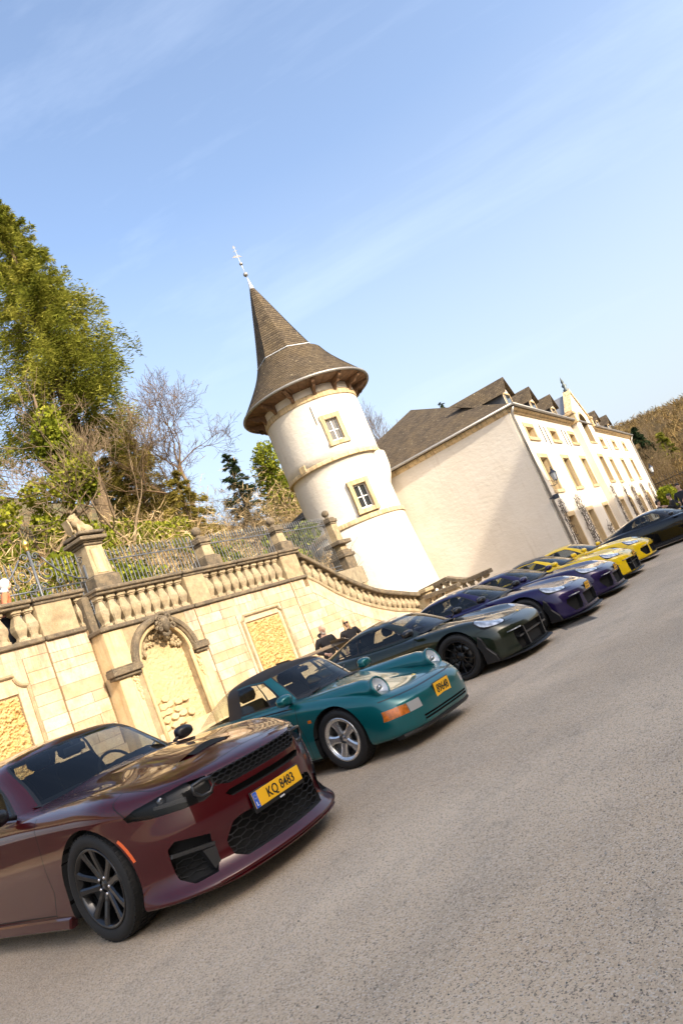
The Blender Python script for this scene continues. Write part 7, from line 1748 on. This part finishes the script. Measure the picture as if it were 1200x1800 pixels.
build_coupe('sports_coupe', (12.95,4.50), -91, 'purple coupe with bronze wheels, the nearer of the two purple cars', (.012,.0045,.052), .3, 'rs', M_BRZ, mirror_mat=M_CARB, plate_txt='?', vents=False, intake='gt', lod=4)
build_coupe('sports_coupe', (15.25,4.42), -90.0, 'purple coupe with purple mirrors, between its purple neighbour and a yellow car', (.012,.0045,.050), .3, 'gt', None, plate_txt='?', vents=True, intake='gt', lod=4, seat_mat=M_YSEAT)
build_coupe('sports_coupe', (18.0,4.50), -90.0, 'yellow coupe with black bonnet stripe and dark roof, the nearer yellow car', (.78,.52,.002), .0, 'rs', None, plate_txt='?', roof=M_CARB, intake='rs', lod=4, seat_mat=M_YSEAT)
build_coupe('sports_coupe', (21.6,4.62), -90.0, 'yellow coupe with yellow mirrors and roof next to the black car', (.78,.52,.002), .0, 'gt', None, vents=False, intake='gt', lod=4)
# ================================================================ black car, people, small things
build_coupe('sports_coupe', (24.8,2.4), -95.0, 'black fastback coupe cut off by the right edge of the picture', (.006,.006,.007), .3, 'gt', None, vents=False, intake='gt', lod=4)
M_SKIN = simple('skin', (.52,.33,.24), .55, Subsurface_Weight=.0); M_HAIRD = simple('dark_hair', (.02,.016,.013), .6); M_BLOND = simple('blonde_hair', (.62,.44,.22), .5, bump=.5, bscale=80)
def cloth(name, col, rough=.85): return simple(name, col, rough, bump=.9, bscale=14, vary=.45)
def skin_obj(name, V, E, Rd, mat, parent, root=0, sub=2):
    me = bpy.data.meshes.new(name); me.from_pydata([tuple(v) for v in V], E, []); o = link(name, me, mat, parent)
    md = o.modifiers.new('skin','SKIN'); md.use_smooth_shade = True; md.branch_smoothing = .6
    for i, r in enumerate(Rd):
        sv = me.skin_vertices[0].data[i]; sv.radius = r if isinstance(r, tuple) else (r,r); sv.use_root = (i == root)
    s = o.modifiers.new('sub','SUBSURF'); s.levels = sub; s.render_levels = sub; return o
def person(loc, rz, h, label, jacket, trousers, hair='short', hairmat=None, elbows=((.28,.02,1.16),(-.28,.02,1.16)), wrists=((.26,-.14,.98),(-.26,-.14,.98)), lean=0., nod=0., turn=0., beard=False, glasses=False, hood=None, group=None):
    """faces local -y"""
    P = empty('person', loc, rz, label, 'person', group); s = h/1.75; V = []; E = []; Rd = []
    def L_(p): # lean forward about the pelvis
        x, y, z = p
        if z > .95: d = z-.95; y, z = y-d*math.sin(lean), .95+d*math.cos(lean)
        return Vector((x*s,y*s,z*s))
    def add(p, r, link_to=None):
        V.append(L_(p)); Rd.append(tuple(q*s for q in r) if isinstance(r, tuple) else r*s)
        if link_to is not None: E.append((link_to,len(V)-1))
        return len(V)-1
    pel = add((0,0,.95),(.15,.105)); sp = add((0,0,1.12),(.14,.10),pel); ch = add((0,0,1.33),(.165,.115),sp); nk = add((0,.01,1.49),.055,ch); hb = add((0,.0,1.58),.055,nk)
    for k, sg in enumerate((1,-1)):
        sh = add((sg*.18,.01,1.42),.062,ch); el = add((elbows[k][0],elbows[k][1],elbows[k][2]),.043,sh); wr = add(wrists[k],.028,el)
        d = (Vector(wrists[k])-Vector(elbows[k])).normalized(); pa = Vector(wrists[k])+d*.06; ha = add(pa,(.036,.02),wr)
        sd = d.cross(Vector((0,1,.2))).normalized()
        for q, ln in ((-.026,.060),(-.009,.075),(.009,.070),(.026,.055)):
            a = add(pa+d*.045+sd*q,.0095,ha); b = add(pa+d*(.045+ln*.5)+sd*q*1.1+Vector((0,-.012,0)),.0085,a); add(pa+d*(.04+ln*.85)+sd*q*1.05+Vector((0,-.035,-.0)),.007,b)
        a = add(pa+d*.0+sd*(-.038)+Vector((0,-.012,0)),.011,ha); add(pa+d*.035+sd*(-.048)+Vector((0,-.03,0)),.009,a)
        hp = add((sg*.09,.0,.90),.092,pel); kn = add((sg*.10,-.015,.50),.058,hp); an = add((sg*.105,.02,.09),.042,kn); add((sg*.115,-.13,.04),.036,an)
    skin_obj('body', V, E, Rd, M_SKIN, P)
    # jacket over torso and arms
    V2 = []; E2 = []; R2 = []
    def a2(p, r, k=None):
        V2.append(L_(p)); R2.append(tuple(q*s for q in r) if isinstance(r, tuple) else r*s)
        if k is not None: E2.append((k,len(V2)-1))
        return len(V2)-1
    b0 = a2((0,0,.86),(.185,.135)); b1 = a2((0,0,.98),(.18,.13),b0); b2 = a2((0,0,1.15),(.175,.13),b1); b3 = a2((0,0,1.34),(.20,.14),b2); b4 = a2((0,.012,1.47),(.085,.08),b3)
    for k, sg in enumerate((1,-1)):
        sh = a2((sg*.185,.01,1.42),.083,b3); el = a2(elbows[k],.062,sh); w_ = Vector(elbows[k]).lerp(Vector(wrists[k]),.9); a2(w_,.046,el)
    skin_obj('jacket', V2, E2, R2, jacket, P)
    V2, E2, R2 = [], [], []
    b0 = a2((0,0,.97),(.165,.12)); 
    for sg in (1,-1): hp = a2((sg*.09,0,.88),.108,b0); kn = a2((sg*.10,-.012,.50),.076,hp); a2((sg*.105,.02,.10),.062,kn)
    skin_obj('trousers', V2, E2, R2, trousers, P)
    for sg in (1,-1):
        m = MB(); m.cbox((sg*.11-.045)*s,(sg*.11+.045)*s,-.17*s,.09*s,0,.085*s,.02*s); m.build('shoe', M_BLK, P)
    # head
    hc = L_((0,-.01,1.645)); Hd = empty('head', hc, 0); Hd.parent = P; Hd.rotation_euler = (nod+lean*.6,0,turn)
    k = s
    blobs('face', [((0,0,.0),(.072*k,.092*k,.105*k),None), ((0,-.03*k,-.06*k),(.052*k,.06*k,.055*k),None), ((0,-.092*k,-.012*k),(.013*k,.018*k,.022*k),None), ((0,-.088*k,-.028*k),(.018*k,.014*k,.010*k),None), ((.074*k,.005*k,-.005*k),(.012*k,.02*k,.032*k),None), ((-.074*k,.005*k,-.005*k),(.012*k,.02*k,.032*k),None), ((0,-.078*k,-.062*k),(.026*k,.012*k,.008*k),None), ((.03*k,-.072*k,.028*k),(.022*k,.014*k,.008*k),None), ((-.03*k,-.072*k,.028*k),(.022*k,.014*k,.008*k),None)], M_SKIN, Hd, vox=.0095*k, sm=1)
    if glasses:
        m = MB()
        for sg in (1,-1): m.lathe([(.001,-.006*k),(.03*k,-.004*k),(.032*k,.004*k),(.001,.006*k)], 14, M=Matrix.Translation((sg*.034*k,-.098*k,.012*k)) @ Matrix.Rotation(R(90),4,'X') @ Matrix.Diagonal((1,.85,1,1)))
        m.box(-.012*k,.012*k,-.10*k,-.094*k,.012*k,.02*k); m.tube([(.066*k,-.09*k,.016*k),(.078*k,0,.012*k)], .004*k, 4); m.tube([(-.066*k,-.09*k,.016*k),(-.078*k,0,.012*k)], .004*k, 4); m.build('sunglasses', M_BLK, Hd)
    else:
        for sg in (1,-1): m = MB(); m.lathe([(.001,-.008*k),(.009*k,0),(.001,.008*k)], 8, (sg*.029*k,-.083*k,.012*k)); m.build('eye', M_HAIRD, Hd)
    hm = hairmat or M_HAIRD
    if hair == 'short': blobs('hair', [((0,.016*k,.035*k),(.080*k,.096*k,.088*k),None), ((0,-.05*k,.088*k),(.062*k,.045*k,.03*k),None), ((0,.06*k,-.02*k),(.068*k,.045*k,.07*k),None)], hm, Hd, vox=.011*k, sm=1)
    elif hair == 'long':
        blobs('hair', [((0,.014*k,.030*k),(.084*k,.10*k,.095*k),None), ((.066*k,.0,-.08*k),(.030*k,.055*k,.13*k),None), ((-.066*k,.0,-.08*k),(.030*k,.055*k,.13*k),None), ((0,.07*k,-.10*k),(.085*k,.04*k,.17*k),None), ((.062*k,-.045*k,-.17*k),(.035*k,.035*k,.11*k),None), ((-.062*k,-.045*k,-.17*k),(.035*k,.035*k,.11*k),None), ((0,.09*k,-.22*k),(.08*k,.035*k,.08*k),None)], hm, Hd, vox=.011*k, sm=1)
    if beard: blobs('beard', [((0,-.048*k,-.085*k),(.058*k,.05*k,.042*k),None),((.05*k,-.02*k,-.05*k),(.02*k,.04*k,.045*k),None),((-.05*k,-.02*k,-.05*k),(.02*k,.04*k,.045*k),None)], simple('grey_beard', (.42,.38,.34), .9), Hd, vox=.011*k, sm=1)
    if hood: blobs('hood', [((0,.03*k,.01*k),(.11*k,.115*k,.135*k),None),((0,.05*k,-.13*k),(.12*k,.09*k,.06*k),None)] if hood[1] else [((0,.07*k,-.175*k),(.10*k,.055*k,.045*k),None),((.07*k,.015*k,-.175*k),(.04*k,.065*k,.032*k),None),((-.07*k,.015*k,-.175*k),(.04*k,.065*k,.032*k),None)], hood[0], Hd, vox=.014*k, sm=1)
    return P
JB = cloth('black_jacket', (.020,.020,.023)); JN = cloth('dark_blue_coat', (.018,.020,.030)); DN = cloth('dark_trousers', (.03,.032,.045)); WH = cloth('pale_grey_hoodie', (.55,.55,.57)); OR = cloth('rust_orange_jacket', (.55,.19,.09))
def face_to(p, q): return math.atan2(q[1]-p[1], q[0]-p[0])+math.pi/2
person((13.42,9.9,gz(13.4)), R(-30), 1.78, 'bald bearded man in black hooded jacket looking down behind the green car', JB, DN, 'none', lean=R(10), nod=R(24), turn=R(10), beard=True, hood=(JB,False), group='couple behind the green car', wrists=((.16,-.25,1.08),(-.18,-.24,1.06)))
person((14.55,9.9,gz(14.5)), R(-50), 1.72, 'blonde long-haired woman with sunglasses and black jacket beside the bald man', JB, DN, 'long', M_BLOND, lean=R(3), nod=R(12), turn=R(-6), glasses=True, group='couple behind the green car')
person((28.6,3.10,gz(28.6)), R(-100), 1.84, 'dark-haired man in dark coat standing behind the black car at the right edge', JN, DN, 'short', nod=R(4), group='people beyond the black car', wrists=((.12,-.24,1.12),(-.12,-.24,1.10)), elbows=((.27,.0,1.16),(-.27,.0,1.16)))
person((29.4,3.62,gz(29.4)), R(-160), 1.62, 'dark-haired person in black with hands raised beside the standing man', JB, cloth('red_trousers', (.40,.02,.03)), 'short', group='people beyond the black car', wrists=((.16,-.28,1.30),(-.16,-.28,1.28)), elbows=((.27,-.06,1.15),(-.27,-.06,1.15)))
person((28.2,4.0,gz(28.2)), R(20), 1.54, 'dark-haired person in black seen from behind over the black roof', JB, DN, 'short', lean=R(6), group='people beyond the black car')
person((7.93,12.98,TZ), R(60), 1.74, 'person in pale hood and rust jacket leaning on the terrace balustrade', OR, DN, 'none', lean=R(14), hood=(WH,True), turn=R(-20), wrists=((.20,-.30,1.10),(-.20,-.30,1.10)))
# drain grate in the yard
M_DRAIN = simple('worn_iron', (.16,.145,.125), .6, metal=.5)
D = empty('drain_grate', (12.15,3.75,gz(12.15)), R(25), 'dark iron drain grate in the ground before the purple car', 'drain')
m = MB(); m.box(-.55,.55,-.28,-.24,.0,.006); m.box(-.55,.55,.24,.28,.0,.006); m.box(-.55,-.51,-.24,.24,.0,.006); m.box(.51,.55,-.24,.24,0,.006); m.build('frame', M_DRAIN, D)
m = MB(); m.box(-.51,.51,-.24,.24,.0,.003); m.build('pit_shade', M_GAP, D)  # flat sheet coloured black for the shade between the slats
sl = MB(); sl.box(-.012,.012,-.24,.24,.002,.005); slm = sl.mesh('slat'); slm.materials.append(M_DRAIN)
for k in range(24): o = bpy.data.objects.new('slat', slm); COL.objects.link(o); o.parent = D; o.location = (-.49+.0426*k,0,0)
